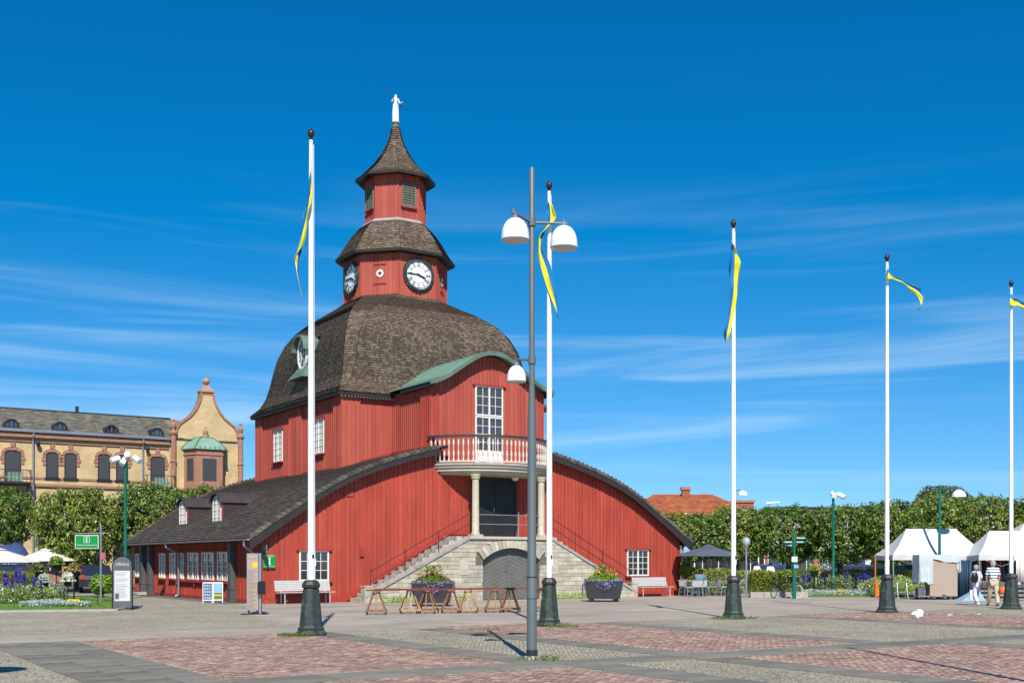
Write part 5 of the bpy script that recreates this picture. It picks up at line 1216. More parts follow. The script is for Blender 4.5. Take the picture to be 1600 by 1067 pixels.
# green lamp with bell at the stalls
d = 51.0; x = X(1468, d); p = empty('bell_lamp_post', (x, d, 0), 0, 'green lamp post with single white bell lamp in front of the market tent', 'lamp post')
b = MB(); b.lathe([(.10, 0), (.10, .9), (.07, 1.0), (.05, 5.0)], 12); b.build('pole', 'green_pole', p, smooth=True)
b = MB(); b.tube([(0, 0, 4.86), (.70, 0, 4.90), (.86, 0, 4.86), (.86, 0, 4.8)], .018, 6); b.tube([(0, 0, 4.15), (.05, 0, 4.4), (.2, 0, 4.58), (.4, 0, 4.84)], .014, 6); b.build('arm', 'green_pole', p)
b = MB(); b.lathe([(.30, 0), (.29, .10), (.22, .22), (.12, .29), (.05, .32)], 18, c=(.86, 0, 4.50)); b.build('lamp_shade', 'bright_white', p, smooth=True)
# globe lamp
d = 51.65; p = empty('globe_lamp', (X(1166, d), d, 0), 0, 'slim grey post with clear globe lamp beside the cafe', 'lamp post')
b = MB(); b.lathe([(.05, 0), (.045, 2.25), (.09, 2.3), (.09, 2.34)], 10); b.build('post', 'zinc', p)
b = MB(); b.lathe([(.09, 2.34), (.16, 2.42), (.19, 2.53), (.16, 2.65), (.08, 2.72), (0, 2.73)], 16); b.build('globe', 'glass_pale', p, smooth=True)
b = MB(); b.lathe([(.02, 2.34), (.03, 2.5), (.0, 2.55)], 8); b.build('bulb', 'bright_white', p)
# two street lights far behind over the roofs
for (px, row, d, lab) in ((1155, 768, 95, 'small street lamp rising above the clipped trees next to the third flagpole'), (1208, 786, 140, 'very distant flat street light above the clipped tree row')):
    x = X(px-6, d); z = 1.65+(HZ-row)*d/FX; p = empty('street_light', (x, d, 0), 0, lab, 'street lamp')
    b = MB(); b.tube([(0, 0, 0), (0, 0, z+.12)], .06, 6); b.tube([(-.3, 0, z+.1), (.8, 0, z+.12)], .035, 6); b.build('pole', 'iron' if d < 100 else 'zinc', p)
    b = MB()
    if d < 100: b.lathe([(.38, -.3), (.36, -.1), (.15, .1), (.05, .12)], 12, c=(.6, 0, z))
    else: b.hexa([(-.4, -.15, z), (1.2, -.15, z+.1), (1.2, .15, z+.1), (-.4, .15, z), (-.4, -.1, z+.12), (1.2, -.1, z+.2), (1.2, .1, z+.2), (-.4, .1, z+.12)])
    b.build('lamp_head', 'bright_white', p)

# hanging tourist signpost
d = 46.0; x = X(157.5, d); p = empty('hanging_sign', (x, d, 0), 0, 'green tourist information sign hanging from a post above the flower bed', 'sign')
b = MB(); b.tube([(0, 0, 0), (0, 0, 3.1)], .04, 8); b.tube([(-1.05, 0, 2.75), (.35, 0, 2.78)], .02, 6); b.build('post', 'zinc', p)
b = MB(); b.box(-1.02, -.08, -.03, .03, 2.15, 2.7); b.build('sign_edge', 'paper_white', p)
b = MB(); b.box(-.99, -.11, -.036, .036, 2.18, 2.67); b.build('sign_board', 'green_sign', p)
Fh = lambda x, y, z: (-.55+x, -.037+y, 2.45+z); b = MB()
for (a0, a1, c0, c1) in ((-.12, -.10, -.06, .2), (.10, .12, -.06, .2), (-.10, .10, -.06, -.045), (-.10, .10, .185, .2)): b.box(a0, a1, -.004, -.001, c0, c1, F=Fh)
b.build('symbol_frame', 'paper_white', p); icon_i(lambda x, y, z: Fh(x, y, z+.07), .2, 'paper_white', p)
text('TURISTINFORMATION', lambda x, y, z: Fh(x, y, z-.16), .085, 'paper_white', parent=p, squeeze=.95)
b = MB(); b.box(.02, .20, -.05, -.03, 1.72, 2.0); b.build('small_notice', 'pink_card', p)

# ================================================================== TREES
def crown_mesh(sx_, sy, sz, n, seed, m='leaf_linden', size=.15, boxy=.62):
    r0 = np.random.default_rng(seed); n_ = n
    d = r0.normal(0, 1, (n_, 3)); d /= np.linalg.norm(d, axis=1)[:, None]
    # super-ellipsoid radius
    e = (np.abs(d)**(2/boxy)).sum(1)**(-boxy/2)
    lump = np.ones(n_)
    for _ in range(34):
        c = r0.normal(0, 1, 3); c /= np.linalg.norm(c); a = r0.uniform(-.18, .13); lump += a*np.exp(-((1-d@c)/.04))
    for _ in range(110):
        c = r0.normal(0, 1, 3); c /= np.linalg.norm(c); a = r0.uniform(-.12, .10); lump += a*np.exp(-((1-d@c)/.008))
    depth = r0.random(n_)**1.6; R = e*lump*(1-.42*depth)+r0.normal(0, .02, n_)
    P = d*R[:, None]*np.array([sx_, sy, sz])
    fr_ = np.clip(.50+.35*d[:, 2]-.4*depth+r0.normal(0, .12, n_), 0, 1)*0+.5
    return P, d, fr_
leafmeshes = []
for k, seed in enumerate((11, 23, 37, 41)):
    C_, dc, fr_ = crown_mesh(2.72, 2.18, 1.92, 1250, seed); ri = np.random.default_rng(seed+5)      # sprigs, each a bunch of leaves
    per = 11; tone = ri.random(len(C_)); P = np.repeat(C_, per, 0)+ri.normal(0, .115, (len(C_)*per, 3))*np.array([1, 1, .8]); d_ = np.repeat(dc, per, 0); fr_ = np.repeat(tone, per)
    o = leafcloud('crown', P, .20, 'leaf_linden', nrm=d_+np.array([0, 0, .3]), spread=.8, frac=fr_*.9); leafmeshes.append(o.data); bpy.data.objects.remove(o)
def tree(x, y, zc, sc, lab, k=0, trunk=True, name='linden_tree', sxy=1.0, grp='clipped linden trees round the square'):
    p = empty(name, (x, y, 0), 0, lab, 'tree', grp)
    c = link('crown', leafmeshes[k % 4], p); c.location = (0, 0, zc); c.scale = (sc*sxy, sc, sc*random.uniform(.95, 1.05)); c.rotation_euler = (0, 0, random.choice((0, PI)))
    b = MB(); b.tube([(0, 0, -.05), (.03, .02, 1.2), (0, 0, zc-.6), (0, .05, zc+.3)], [.19, .15, .14, .06], 8)
    for i in range(7):
        a = 2*PI*i/7+random.random()*.5; r_ = 1.6*sc; z0 = zc-1.2*sc+random.random()*.4
        b.tube([(0, 0, z0), (math.cos(a)*r_*.5, math.sin(a)*r_*.4, z0+.5), (math.cos(a)*r_, math.sin(a)*r_*.8, zc+random.uniform(-.3, .8)*sc)], [.08, .055, .02], 5)
    b.build('trunk', 'bark', p)
    return p
def T(px, d, row_top, row_bot, lab, k, wpx):
    zt_ = 1.65+(HZ-row_top)*d/FX; zb_ = 1.65+(HZ-row_bot)*d/FX; sc = (zt_-zb_)/2/1.95/1.0; wd_ = wpx/FX*d
    return tree(X(px, d), d, (zt_+zb_)/2, sc, lab, k, sxy=wd_/(5.5*sc))
T(-4, 66, 762, 848, 'clipped linden cut by the picture edge above the bistro awning', 0, 104)
T(120, 64, 767, 884, 'broad clipped linden above the white parasol and flower pots', 1, 122)
T(238, 68, 758, 862, 'clipped linden between the green lamp post and the dormer roof', 2, 118)
T(330, 72, 758, 850, 'clipped linden mostly behind the town hall roof', 3, 100)
rt = [(1072, 64, 800, 880, 120, 'clipped linden directly behind the grey cafe parasol'), (1150, 65, 792, 876, 112, 'clipped linden behind the third flagpole and globe lamp'), (1232, 65, 793, 872, 108, 'clipped linden behind the green fingerpost'),
      (1312, 64, 790, 880, 104, 'clipped linden behind the green two spot lamp post'), (1388, 63, 780, 884, 104, 'clipped linden behind the fourth flagpole'), (1466, 65, 778, 874, 110, 'clipped linden behind the bell lamp and tent roof'),
      (1546, 66, 776, 870, 110, 'clipped linden behind the last flagpole'), (1628, 66, 776, 870, 110, 'clipped linden cut by the picture edge behind the tents'), (1712, 67, 776, 870, 112, 'clipped linden just outside the picture edge beyond the tents')]
for i, (px, d, a, c, wp, lb) in enumerate(rt): T(px, d, a, c, lb, i+1, wp)
# big old tree behind
P, d_, _f = crown_mesh(4.6, 4.0, 3.6, 14000, 77, boxy=.95)
p = empty('old_tree', (X(1474, 108), 108, 0), 0, 'tall loose rounded tree rising behind the clipped tree row', 'tree')
o = leafcloud('crown', P, .34, 'leaf_old', p, kind=None, nrm=d_, spread=.9); o.location = (0, 0, 6.5); o.scale = (.60, .6, .62)
b = MB(); b.tube([(0, 0, 0), (0, 0, 3), (0, 0, 6.5)], [.4, .3, .1], 8)
for i in range(6): a = 2*PI*i/6; b.tube([(0, 0, 3), (math.cos(a)*1.6, math.sin(a)*1.4, 5.2), (math.cos(a)*3.0, math.sin(a)*2.4, 6.6)], [.16, .1, .03], 5)
b.build('trunk', 'bark', p)
# ================================================================== YELLOW BRICK BUILDING
YC = (-20.582, 88.0)
YB = empty('brick_building', (YC[0], YC[1], 0), TH, 'yellow brick building with slate roof, curved gable and copper domed bay window', 'building')
YL = 30.0
FY = lambda x, y, z: (-x, y, z)     # x = metres to the left of the right corner, y into the building
b = MB(); b.box(0, YL, 0, 12, 0, 10.45, F=FY); b.build('wall', 'yellow_brick', YB)
# curved gable
gr = [(.45, 11.2), (.50, 11.5), (.72, 11.85), (1.1, 12.15), (1.5, 12.45), (1.85, 12.9), (2.1, 13.35), (2.27, 13.85), (2.32, 14.3)]
gl = [(5.55-x, z) for x, z in gr][::-1]
poly = [(.45, 10.4)]+gr+gl+[(5.1, 10.4)]
b = MB(); b.prism([(-x, z) for x, z in poly][::-1], -.12, .45); g = b.build('gable', 'yellow_brick', YB)
b = MB(); b.box(0, 5.6, -.12, -.001, 6.9, 10.4, F=FY); b.build('gable_wall', 'yellow_brick', YB)
b = MB(); nsd = MB()
for ch in (gr, gl):
    for (p, q) in zip(ch[:-1], ch[1:]):
        b.bar((-p[0], .14, p[1]), (-q[0], .14, q[1]), .14, .72, up=(0, 1, 0))
b.build('gable_coping', 'sandstone', g)
b = MB(); b.box(2.2, 3.35, -.25, .55, 14.3, 14.42, F=FY); b.box(2.32, 3.23, -.15, .45, 14.1, 14.3, F=FY); b.hexa([(-3.3, -.2, 14.42), (-2.25, -.2, 14.42), (-2.25, .5, 14.42), (-3.3, .5, 14.42), (-3.0, .05, 14.8), (-2.55, .05, 14.8), (-2.55, .3, 14.8), (-3.0, .3, 14.8)])
b.build('gable_cap', 'sand_trim', g)
b = MB(); b.lathe([(.14, 14.8), (.1, 14.9), (.26, 15.05), (.28, 15.2), (.2, 15.35), (.06, 15.42), (.07, 15.5), (0, 15.6)], 14, c=(-2.78, .17, 0)); b.build('ball_finial', 'sand_trim', g, smooth=True)
for xc in (.23, 5.34):
    b = MB(); b.lathe([(.2, 6.6), (.2, 8.9), (.26, 9.0), (.2, 9.1), (.2, 10.9), (.3, 11.05), (.3, 11.15), (.2, 11.22), (.13, 11.35), (.2, 11.55), (.2, 11.75), (.1, 11.9), (.12, 12.05), (.0, 12.22)], 12, c=(-xc, -.2, 0)); b.build('corner_pier', 'sandstone', YB)
# roof
b = MB(); R1 = [(2.5, 5.4)]
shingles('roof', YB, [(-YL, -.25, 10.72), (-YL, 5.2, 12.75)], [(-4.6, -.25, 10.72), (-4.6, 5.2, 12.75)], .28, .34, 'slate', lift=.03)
b.add([(-YL, -.25, 10.70), (-.3, -.25, 10.70), (-.3, 5.2, 12.72), (-YL, 5.2, 12.72), (-YL, 11, 10.7), (-.3, 11, 10.7)], [(0, 1, 2, 3), (3, 2, 5, 4)]); b.build('roof_boarding', 'slate', YB, fix=False)
b = MB(); b.prism([(-1.2, 10.4), (-4.4, 10.4), (-2.8, 13.0)][::-1], .45, 5.2); b.build('gable_roof', 'slate', YB)
b = MB(); b.box(4.0, YL, 5.1, 5.35, 12.72, 12.84, F=FY); b.box(10.9, 11.1, 5.0, 5.3, 12.8, 13.25, F=FY); b.build('ridge', 'iron', YB)
b = MB(); b.box(5.6, YL, -.45, -.26, 10.55, 10.75, F=FY); b.build('gutter', 'zinc', YB)
b = MB(); b.box(5.6, YL, -.30, -.002, 10.2, 10.54, F=FY); b.box(5.6, YL, -.10, -.002, 9.9, 9.98, F=FY); b.build('cornice', 'sandstone', YB)
b = MB(); b.box(0, YL, -.16, -.121, 6.9, 7.02, F=FY); b.box(5.6, YL, -.14, -.002, 6.84, 6.89, F=FY); b.box(5.6, YL, -.05, -.002, 7.35, 7.5, F=FY); b.build('string_course', 'sandstone', YB)
b = MB(); b.box(0, YL, -.20, -.121, 0, 1.0, F=FY)
for i in range(6): x = 1.2+i*5.1; b.box(x, x+1.0, -.2, -.122, 1.0, 5.2, F=FY)
b.build('base_piers', 'sandstone', YB)
for i in range(11):     # ground floor shop windows half hidden by the trees
    x = 3.7+i*2.55; b = MB(); b.box(x-.8, x+.8, -.02, .05, .9, 4.0, F=FY); b.prism([(-(x+.8*math.cos(t)), 4.0+.8*math.sin(t)) for t in np.linspace(0, PI, 12)], -.02, .05); wv = b.build('shop_window', 'glass', YB)
    b = MB(); b.box(x-.03, x+.03, -.06, -.021, .9, 4.8, F=FY); b.box(x-.8, x+.8, -.06, -.021, 3.2, 3.28, F=FY); b.build('frame', 'white_paint', wv)
def ywin(xc, z0, z1, wd, balcony=False):
    b = MB(); hw = wd/2
    def archp(h, rise, z): return [(-(xc+h*math.cos(t)), z+rise*math.sin(t)) for t in np.linspace(0, PI, 9)]
    b = MB(); b.prism([(-(xc-hw), z0), (-(xc+hw), z0)][::-1]+archp(hw, .16, z1)[::1][::-1], -.015, .02); w_ = b.build('window', 'blind', YB)
    b = MB()
    for s_ in (-1, 1): b.box(xc+s_*hw-.03, xc+s_*hw+.03, -.05, .0, z0, z1, F=FY)
    b.box(xc-hw, xc+hw, -.05, 0, z0, z0+.05, F=FY); b.build('frame', 'iron', w_)
    b = MB()
    A, B = archp(hw+.02, .18, z1), archp(hw+.22, .42, z1)
    for i in range(8): b.prism([A[i], B[i], B[i+1], A[i+1]], -.07 if i % 2 else -.10, -.001)
    for s_ in (-1, 1):
        for k in range(3): b.box(xc+s_*(hw+.03)-(0 if s_ > 0 else .2+.08*(k % 2)), xc+s_*(hw+.03)+(.2+.08*(k % 2) if s_ > 0 else 0), -.06, -.001, z1-.75+k*.27, z1-.52+k*.27, F=FY)
    b.prism([(-(xc-.12), z1+.40), (-(xc+.12), z1+.40), (-(xc+.16), z1+.72), (-(xc-.16), z1+.72)], -.12, -.001); b.build('surround', 'sandstone', w_)
    b = MB(); b.box(xc-hw-.12, xc+hw+.12, -.14, -.001, z0-.1, z0-.001, F=FY); b.build('sill', 'iron', w_)
    if balcony:
        q = MB(); q.box(xc-hw-.55, xc+hw+.55, -.95, -.001, 6.95, 7.08, F=FY)
        for s_ in (-1, 1): q.bar((-(xc+s_*(hw+.4)), -.85, 6.95), (-(xc+s_*(hw+.3)), -.05, 6.1), .08, .08)
        bb = q.build('balcony', 'iron', YB)
        q = MB(); q.box(xc-hw-.55, xc+hw+.55, -.95, -.91, 7.86, 7.9, F=FY)
        for s_ in (-1, 1): q.box(xc+s_*(hw+.55)-.02, xc+s_*(hw+.55)+.02, -.93, 0, 7.86, 7.9, F=FY); q.bar((-(xc+s_*(hw+.53)), -.93, 7.08), (-(xc+s_*(hw+.53)), -.93, 7.9), .04, .04)
        for i in range(9): xx = xc-hw-.5+(2*hw+1.0)*i/8; q.box(xx-.012, xx+.012, -.94, -.92, 7.08, 7.86, F=FY)
        q.build('balcony_rail', 'iron', bb)
        q = MB()
        for i in range(10): xx = xc-hw+.02+(2*hw-.1)*i/9; q.box(xx-.035, xx+.035, -.89, -.86, 7.1, 7.72, F=FY)
        q.build('balcony_slats', 'leaf_silver' if 0 else 'copper_light', bb)
ywin(16.33, 7.15, 9.1, 1.0, True); ywin(13.77, 7.5, 9.1, .76); ywin(12.54, 7.5, 9.1, .76); ywin(10.26, 7.5, 9.15, .78); ywin(9.0, 7.5, 9.15, .78); ywin(6.45, 7.15, 9.15, .98, True)
for xc in (19.0, 21, 23.3, 26): ywin(xc, 7.5, 9.1, .78)
for xc in (16.4, 13.24, 9.71, 6.5, 20, 23.5, 27):      # half round roof lights
    Fd = lambda x, y, z: (-xc+x, -.1+y, 10.88+z); b = MB(); hp = [(.52*math.cos(t), .56*math.sin(t)) for t in np.linspace(0, PI, 12)]
    for (p, q) in zip(hp[:-1], hp[1:]):
        b.hexa([Fd(*v) for v in ((p[0]*.84, 0, p[1]*.84), (q[0]*.84, 0, q[1]*.84), (q[0]*.84, 1.8, q[1]*.84), (p[0]*.84, 1.8, p[1]*.84), (p[0], 0, p[1]), (q[0], 0, q[1]), (q[0], 1.8, q[1]), (p[0], 1.8, p[1]))], r=.5)
    b.box(-.6, .6, -.1, .15, -.12, -.0, F=Fd); d_ = b.build('roof_light', 'iron', YB)
    b = MB(); b.prism([(.43*math.cos(t), .46*math.sin(t)) for t in np.linspace(0, PI, 12)], .10, .14, F=Fd); b.build('pane', 'glass', d_)
    b = MB(); b.box(-.015, .015, .07, .099, 0, .45, F=Fd); b.box(-.3, -.28, .07, .099, 0, .33, F=Fd); b.box(.28, .3, .07, .099, 0, .33, F=Fd); b.build('glazing_bars', 'zinc', d_)
for xc in (15.03, 7.54):
    b = MB(); b.tube([(-xc, -.35, 10.6), (-xc, -.35, 10.3), (-xc, -.14, 10.0), (-xc, -.14, 1)], .065, 8); b.build('downpipe', 'zinc', YB)
    b = MB(); b.lathe([(.02, -.2), (.14, -.05), (.16, .1), (.1, .2)], 10, c=(-xc+.3, -.3, 9.75)); b.build('wall_lantern', 'iron', YB)
# bay window with copper dome
oc = 2.98; pl = [(oc+1.55, 0), (oc+1.0, -1.15), (oc-1.0, -1.15), (oc-1.55, 0)]
P3 = [(-x, y-.12) for x, y in pl]
b = MB()
def bay(b, sc, z0, z1, sc2=None):
    c = (-oc, -.12); A = [(c[0]+(x-c[0])*sc, c[1]+(y-c[1])*sc, z0) for x, y in P3]; k = sc2 or sc; B = [(c[0]+(x-c[0])*k, c[1]+(y-c[1])*k, z1) for x, y in P3]
    b.add(A+B, [(3, 2, 1, 0), (4, 5, 6, 7), (0, 1, 5, 4), (1, 2, 6, 5), (2, 3, 7, 6), (3, 0, 4, 7)])
bay(b, 1, 6.95, 9.95); bay(b, 1.04, 6.9, 7.1); bay(b, .5, 6.2, 6.9, 1.0); bay(b, 1.05, 9.5, 9.62); o = b.build('bay_window', 'sandstone', YB)
b = MB(); rgs = [(1.14, 9.93), (1.12, 10.02), (1.0, 10.2), (.8, 10.5), (.5, 10.8), (.12, 10.95)]
for (s0, z0), (s1, z1) in zip(rgs[:-1], rgs[1:]): bay(b, s0, z0, z1, s1)
b.build('bay_dome', 'copper_light', o)
b = MB()
for (x, y) in P3[:4]:
    c = (-oc, -.12); pts = [(c[0]+(x-c[0])*s_*1.01, c[1]+(y-c[1])*s_*1.01, z+.03) for s_, z in rgs]; b.tube(pts, .045, 5)
for k in range(7): t = k/6; x = P3[1][0]*(1-t)+P3[2][0]*t; b.lathe([(.05, 0), (.03, .12), (0, .16)], 6, c=(-oc+(x+oc)*1.12, -.12-1.15*1.12, 10.02))
b.build('dome_ribs', 'copper', o, kind='stuff')
b = MB(); b.lathe([(.22, 10.9), (.16, 11.05), (.2, 11.25), (.2, 11.4), (.1, 11.55), (.1, 11.62), (0, 11.8)], 10, c=(-oc, -.35, 0)); b.build('bay_finial', 'sand_trim', o)
def facewin(p, q, t0, t1, z0, z1):
    p = Vector((*p, 0)); q = Vector((*q, 0)); d = q-p; nn = Vector((d.y, -d.x, 0)).normalized(); a, c = p+d*t0, p+d*t1; b = MB()
    b.hexa([(*(a+nn*.02).xy, z0), (*(c+nn*.02).xy, z0), (*(c-nn*.02).xy, z0), (*(a-nn*.02).xy, z0), (*(a+nn*.02).xy, z1), (*(c+nn*.02).xy, z1), (*(c-nn*.02).xy, z1), (*(a-nn*.02).xy, z1)])
    return b.build('pane', 'blind', o)
facewin(P3[0], P3[1], .25, .78, 7.6, 9.25); facewin(P3[1], P3[2], .24, .76, 7.6, 9.25); facewin(P3[2], P3[3], .22, .75, 7.6, 9.25)
# bistro awnings
def awning(px, row_top, d, wd, lab, word):
    x = X(px, d); zt_ = 1.65+(HZ-row_top)*d/FX; p = empty('awning', (x, d, zt_-1.25), TH*.5, lab, 'awning', 'navy dome awnings of the bistro')
    b = MB(); n = 9; m = 6; vs = []
    for i in range(n+1):
        a = PI*i/n
        for j in range(m+1):
            t = PI/2*j/m; vs.append((wd/2*math.cos(a)*(1 if j else 1), -1.1*math.sin(t)*math.sin(a)**.6*1.0, 1.25*math.cos(t)*math.sin(a)**.6))
    # barrel form: arc in the wall plane leaning forward
    vs = []
    for i in range(n+1):
        a = PI*i/n
        for j in range(m+1):
            t = j/m; vs.append((wd/2*math.cos(a)*(.9+.1*t), -1.2*t, (1.25*math.sin(a))*(1-.62*t)-.25*t*t))
    for i in range(n):
        for j in range(m): k = i*(m+1)+j; b.f.append((k, k+1, k+m+2, k+m+1)); b.r.append(.5); b.mi.append(0)
    b.v = vs; o = b.build('awning_cloth', 'awning_navy', p, smooth=True); so = o.modifiers.new('t', 'SOLIDIFY'); so.thickness = .03
    b = MB(); b.box(-wd/2, wd/2, -1.24, -1.18, -.48, -.22); b.build('valance', 'awning_navy', p)
    if word:
        for i, ch in enumerate(word):
            t = (i-(len(word)-1)/2); text(ch, lambda x, y, z, t=t: (t*.33+x, -.95+y-.0+(.42-z)*.0-.16, .36-.035*t*t+z), .46, 'paper_white', parent=p)
        text('café & mat', lambda x, y, z: (x, -1.245+y, -.34+z), .22, 'paper_white', parent=p)
awning(18, 845, 79, 2.5, 'navy blue bistro awning with white lettering behind the parasols', 'Bistro'); awning(72, 848, 81, 2.0, 'plain navy awning between the cream parasol and the lindens', '')
# cream parasols
def parasol(px, d, row_top, row_eave, wpx, base_z, m, lab, grp=None, sides=8, pole='wood_pale', lean=0, vent=True):
    x = X(px, d); zt_ = 1.65+(HZ-row_top)*d/FX; ze = 1.65+(HZ-row_eave)*d/FX; R = wpx/FX*d/2; p = empty('parasol', (x, d, 0), .2, lab, 'parasol', grp)
    b = MB(); pr = [(R, ze), (R*.62, ze+(zt_-ze)*.48), (R*.3, ze+(zt_-ze)*.80), (R*.12, zt_)]; n = sides; vs = []
    for (ra, z) in pr:
        for k in range(n*3):
            a = 2*PI*k/(n*3); sag = 1-.05*abs(math.sin(a*n/2)); vs.append((ra*sag*math.cos(a), ra*sag*math.sin(a), z-.0))
    N3 = n*3
    for i in range(3):
        for k in range(N3): a = i*N3+k; c_ = i*N3+(k+1) % N3; b.f.append((a, c_, c_+N3, a+N3)); b.r.append(.5); b.mi.append(0)
    b.v = vs; o = b.build('canopy', m, p); so = o.modifiers.new('t', 'SOLIDIFY'); so.thickness = .012
    b = MB(); b.lathe([(R*.26, zt_-.06), (R*.12, zt_+.03), (.03, zt_+.09), (0, zt_+.14)], n*3); b.build('vent', m, p)
    b = MB(); b.tube([(0, 0, 0), (0, 0, zt_)], .028, 8); b.build('pole', pole, p)
    for k in range(n): b = MB(); a = 2*PI*k/n; b.tube([(R*.97*math.cos(a), R*.97*math.sin(a), ze-.01), (.05*math.cos(a), .05*math.sin(a), zt_-.08)], .012, 4); b.build('rib', pole, p)
    b = MB(); b.lathe([(.28, 0), (.28, .06), (.05, .1), (.04, .3)], 14); b.build('foot', 'iron', p)
    return p
parasol(-6, 60, 857, 878, 130, 0, 'canvas_cream', 'cream parasol cut by the picture edge below the bistro awning', 'cream parasols of the bistro', 4); parasol(72, 62, 858, 876, 92, 0, 'canvas_cream', 'cream parasol whose tip touches the clipped linden', 'cream parasols of the bistro', 4)
parasol(58, 70, 868, 878, 60, 0, 'canvas_cream', 'smaller cream parasol seen between the two big ones', 'cream parasols of the bistro', 4)
parasol(1107, 55.5, 853, 868.5, 108, 0, 'cloth_grey', 'wide grey cafe parasol with wooden pole beside the town hall'); parasol(1072, 58.5, 855, 864, 60, 0, 'cloth_blue', 'pale blue parasol half hidden behind the grey cafe parasol')
po = parasol(-60, 14.6, 720, 745, 150, 0, 'canvas_cream', 'cream parasol added outside the view to cast a shadow on the paving'); po.location = (-7.72, 14.9, 0)  # unseen parasol, added and placed so its shadow reaches the near paving

# ---- cars
def car(px, d, rz, m, lab, kind='car', s=1.0):
    x = X(px, d); p = empty('parked_car', (x, d, 0), rz, lab, kind)
    van = kind == 'van'; L_, H1, H2 = (2.35, .95, 1.85) if van else (2.1, .88, 1.45)
    b = MB(); prof_ = [(-L_, .35), (L_, .35), (L_+.02, .7), (L_*.92, H1-.05), (L_*.52, H1+.03)]
    roof = [(L_*.30, H2-.05), (L_*.1, H2), (-L_*.75, H2), (-L_*.93, H1+.1), (-L_, H1-.1)] if not van else [(L_*.36, H2-.03), (L_*.1, H2), (-L_*.92, H2), (-L_, H1+.2), (-L_, H1-.1)]
    low = [(-L_, .32), (L_, .32), (L_+.03, .62), (L_*.93, H1-.06), (L_*.52, H1+.02), (-L_*.98, H1+.02), (-L_-.02, .7)]
    b.prism(low, -.84, .84); body = b.build('body', m, p)
    up = [(L_*.50, H1+.021)]+roof[:3]+[(-L_*.95, H1+.021)]
    b = MB(); n = len(up); vs = [(x_, -.80+.14*(z-H1)/(H2-H1), z) for x_, z in up]+[(x_, .80-.14*(z-H1)/(H2-H1), z) for x_, z in up]
    b.add(vs, [tuple(range(n)), tuple(range(2*n-1, n-1, -1))]+[((i+1) % n, i, n+i, n+(i+1) % n) for i in range(n)]); b.build('cabin', m, p)
    for s_ in (-1, 1):
        for (x0, x1, k0, k1) in ((L_*.42, L_*.02, .12, 0), (-L_*.02, -L_*.4, 0, 0), (-L_*.44, -L_*.86, 0, .1)):
            b = MB(); y0 = s_*(.80-.01); zA, zB = H1+.08, H2-.12; yA = s_*(.80-.14*(zA-H1)/(H2-H1)+.004); yB = s_*(.80-.14*(zB-H1)/(H2-H1)+.004)
            b.hexa([(x0, yA-.006, zA), (x1, yA-.006, zA), (x1, yA+.006, zA), (x0, yA+.006, zA), (x0-k0*L_, yB-.006, zB), (x1+k1*L_, yB-.006, zB), (x1+k1*L_, yB+.006, zB), (x0-k0*L_, yB+.006, zB)]); b.build('side_window', 'glass', p)
    b = MB(); a, c = up[0], up[1]; b.hexa([(a[0]-.02, -.68, a[1]+.08), (a[0]-.02, .68, a[1]+.08), (c[0]+.0, .60, c[1]-.06), (c[0]+.0, -.60, c[1]-.06), (a[0]+.02, -.68, a[1]+.1), (a[0]+.02, .68, a[1]+.1), (c[0]+.04, .60, c[1]-.04), (c[0]+.04, -.60, c[1]-.04)]); b.build('windscreen', 'glass', p)
    for sx_ in (-1, 1):
        for sy in (-1, 1):
            b = MB(); b.lathe([(.2, -.1), (.31, -.1), (.33, -.06), (.33, .06), (.31, .1), (.2, .1)], 18, F=lambda q, r_, z: (sx_*L_*.62+q, sy*.76+z, .33+r_)); wh = b.build('wheel', 'rubber', p)
            b = MB(); b.lathe([(.0, -.085), (.2, -.085), (.2, .085), (0, .085)], 12, F=lambda q, r_, z: (sx_*L_*.62+q, sy*.77+z, .33+r_)); b.build('rim', 'zinc', wh)
    for sy in (-1, 1):
        b = MB(); b.box(L_*.955, L_+.025, sy*.62-.16, sy*.62+.16, .66, .8); b.build('headlight', 'glass_pale', p); b = MB(); b.box(-L_-.04, -L_*.99, sy*.66-.1, sy*.66+.1, .72, .95); b.build('tail_light', 'red_trim', p)
    return p
car(150, 62, PI/2+.35, 'car_dark', 'dark car parked behind the rounded bush below the hanging sign'); car(8, 74, PI, 'car_dark', 'dark car behind the flower bed under the bistro awning')
car(1400, 74, 0, 'car_white', 'white van parked behind the fourth flagpole', 'van'); car(1345, 72, 0, 'car_blue', 'blue car behind the flower bed near the market tent'); car(1432, 66, .1, 'car_dark', 'dark car nose in front of the white van'); car(1222, 78, .0, 'car_blue', 'blue car behind the hedge near the green fingerpost')

# ================================================================== LAWNS, HEDGES, FLOWER BEDS
def poly_px(pts): return [tuple(((x-800)/FX*(FX*1.65/(y-HZ)), FX*1.65/(y-HZ))) for x, y in pts]
def lawn(pts, name='lawn'):
    b = MB(); n = len(pts); b.add([(*p, .03) for p in pts]+[(*p, -.02) for p in pts], [tuple(range(n))]+[((i+1) % n, i, n+i, n+(i+1) % n) for i in range(n)]); return b.build(name, 'lawn', kind='structure')
LA = [(-20.6, 37.0), (-17.2, 37.2), (-13.35, 38.6), (-13.6, 41.5), (-19, 54), (-34, 54), (-34, 37)]
lawn(LA)
b = MB()
for p, q in (((-26, 36.75), (-17.2, 37.0)), ((-17.2, 37.0), (-13.2, 38.35)), ((-13.2, 38.35), (-13.4, 41.6))): b.bar((*p, .02), (*q, .02), .14, .10)
b.build('kerb', 'concrete_block', kind='structure')
LB = [(X(1246, 53), 53), (X(1440, 53), 53), (X(1440, 53)+2, 66), (X(1200, 60), 66), (X(1232, 56), 56)]
lawn(LB)
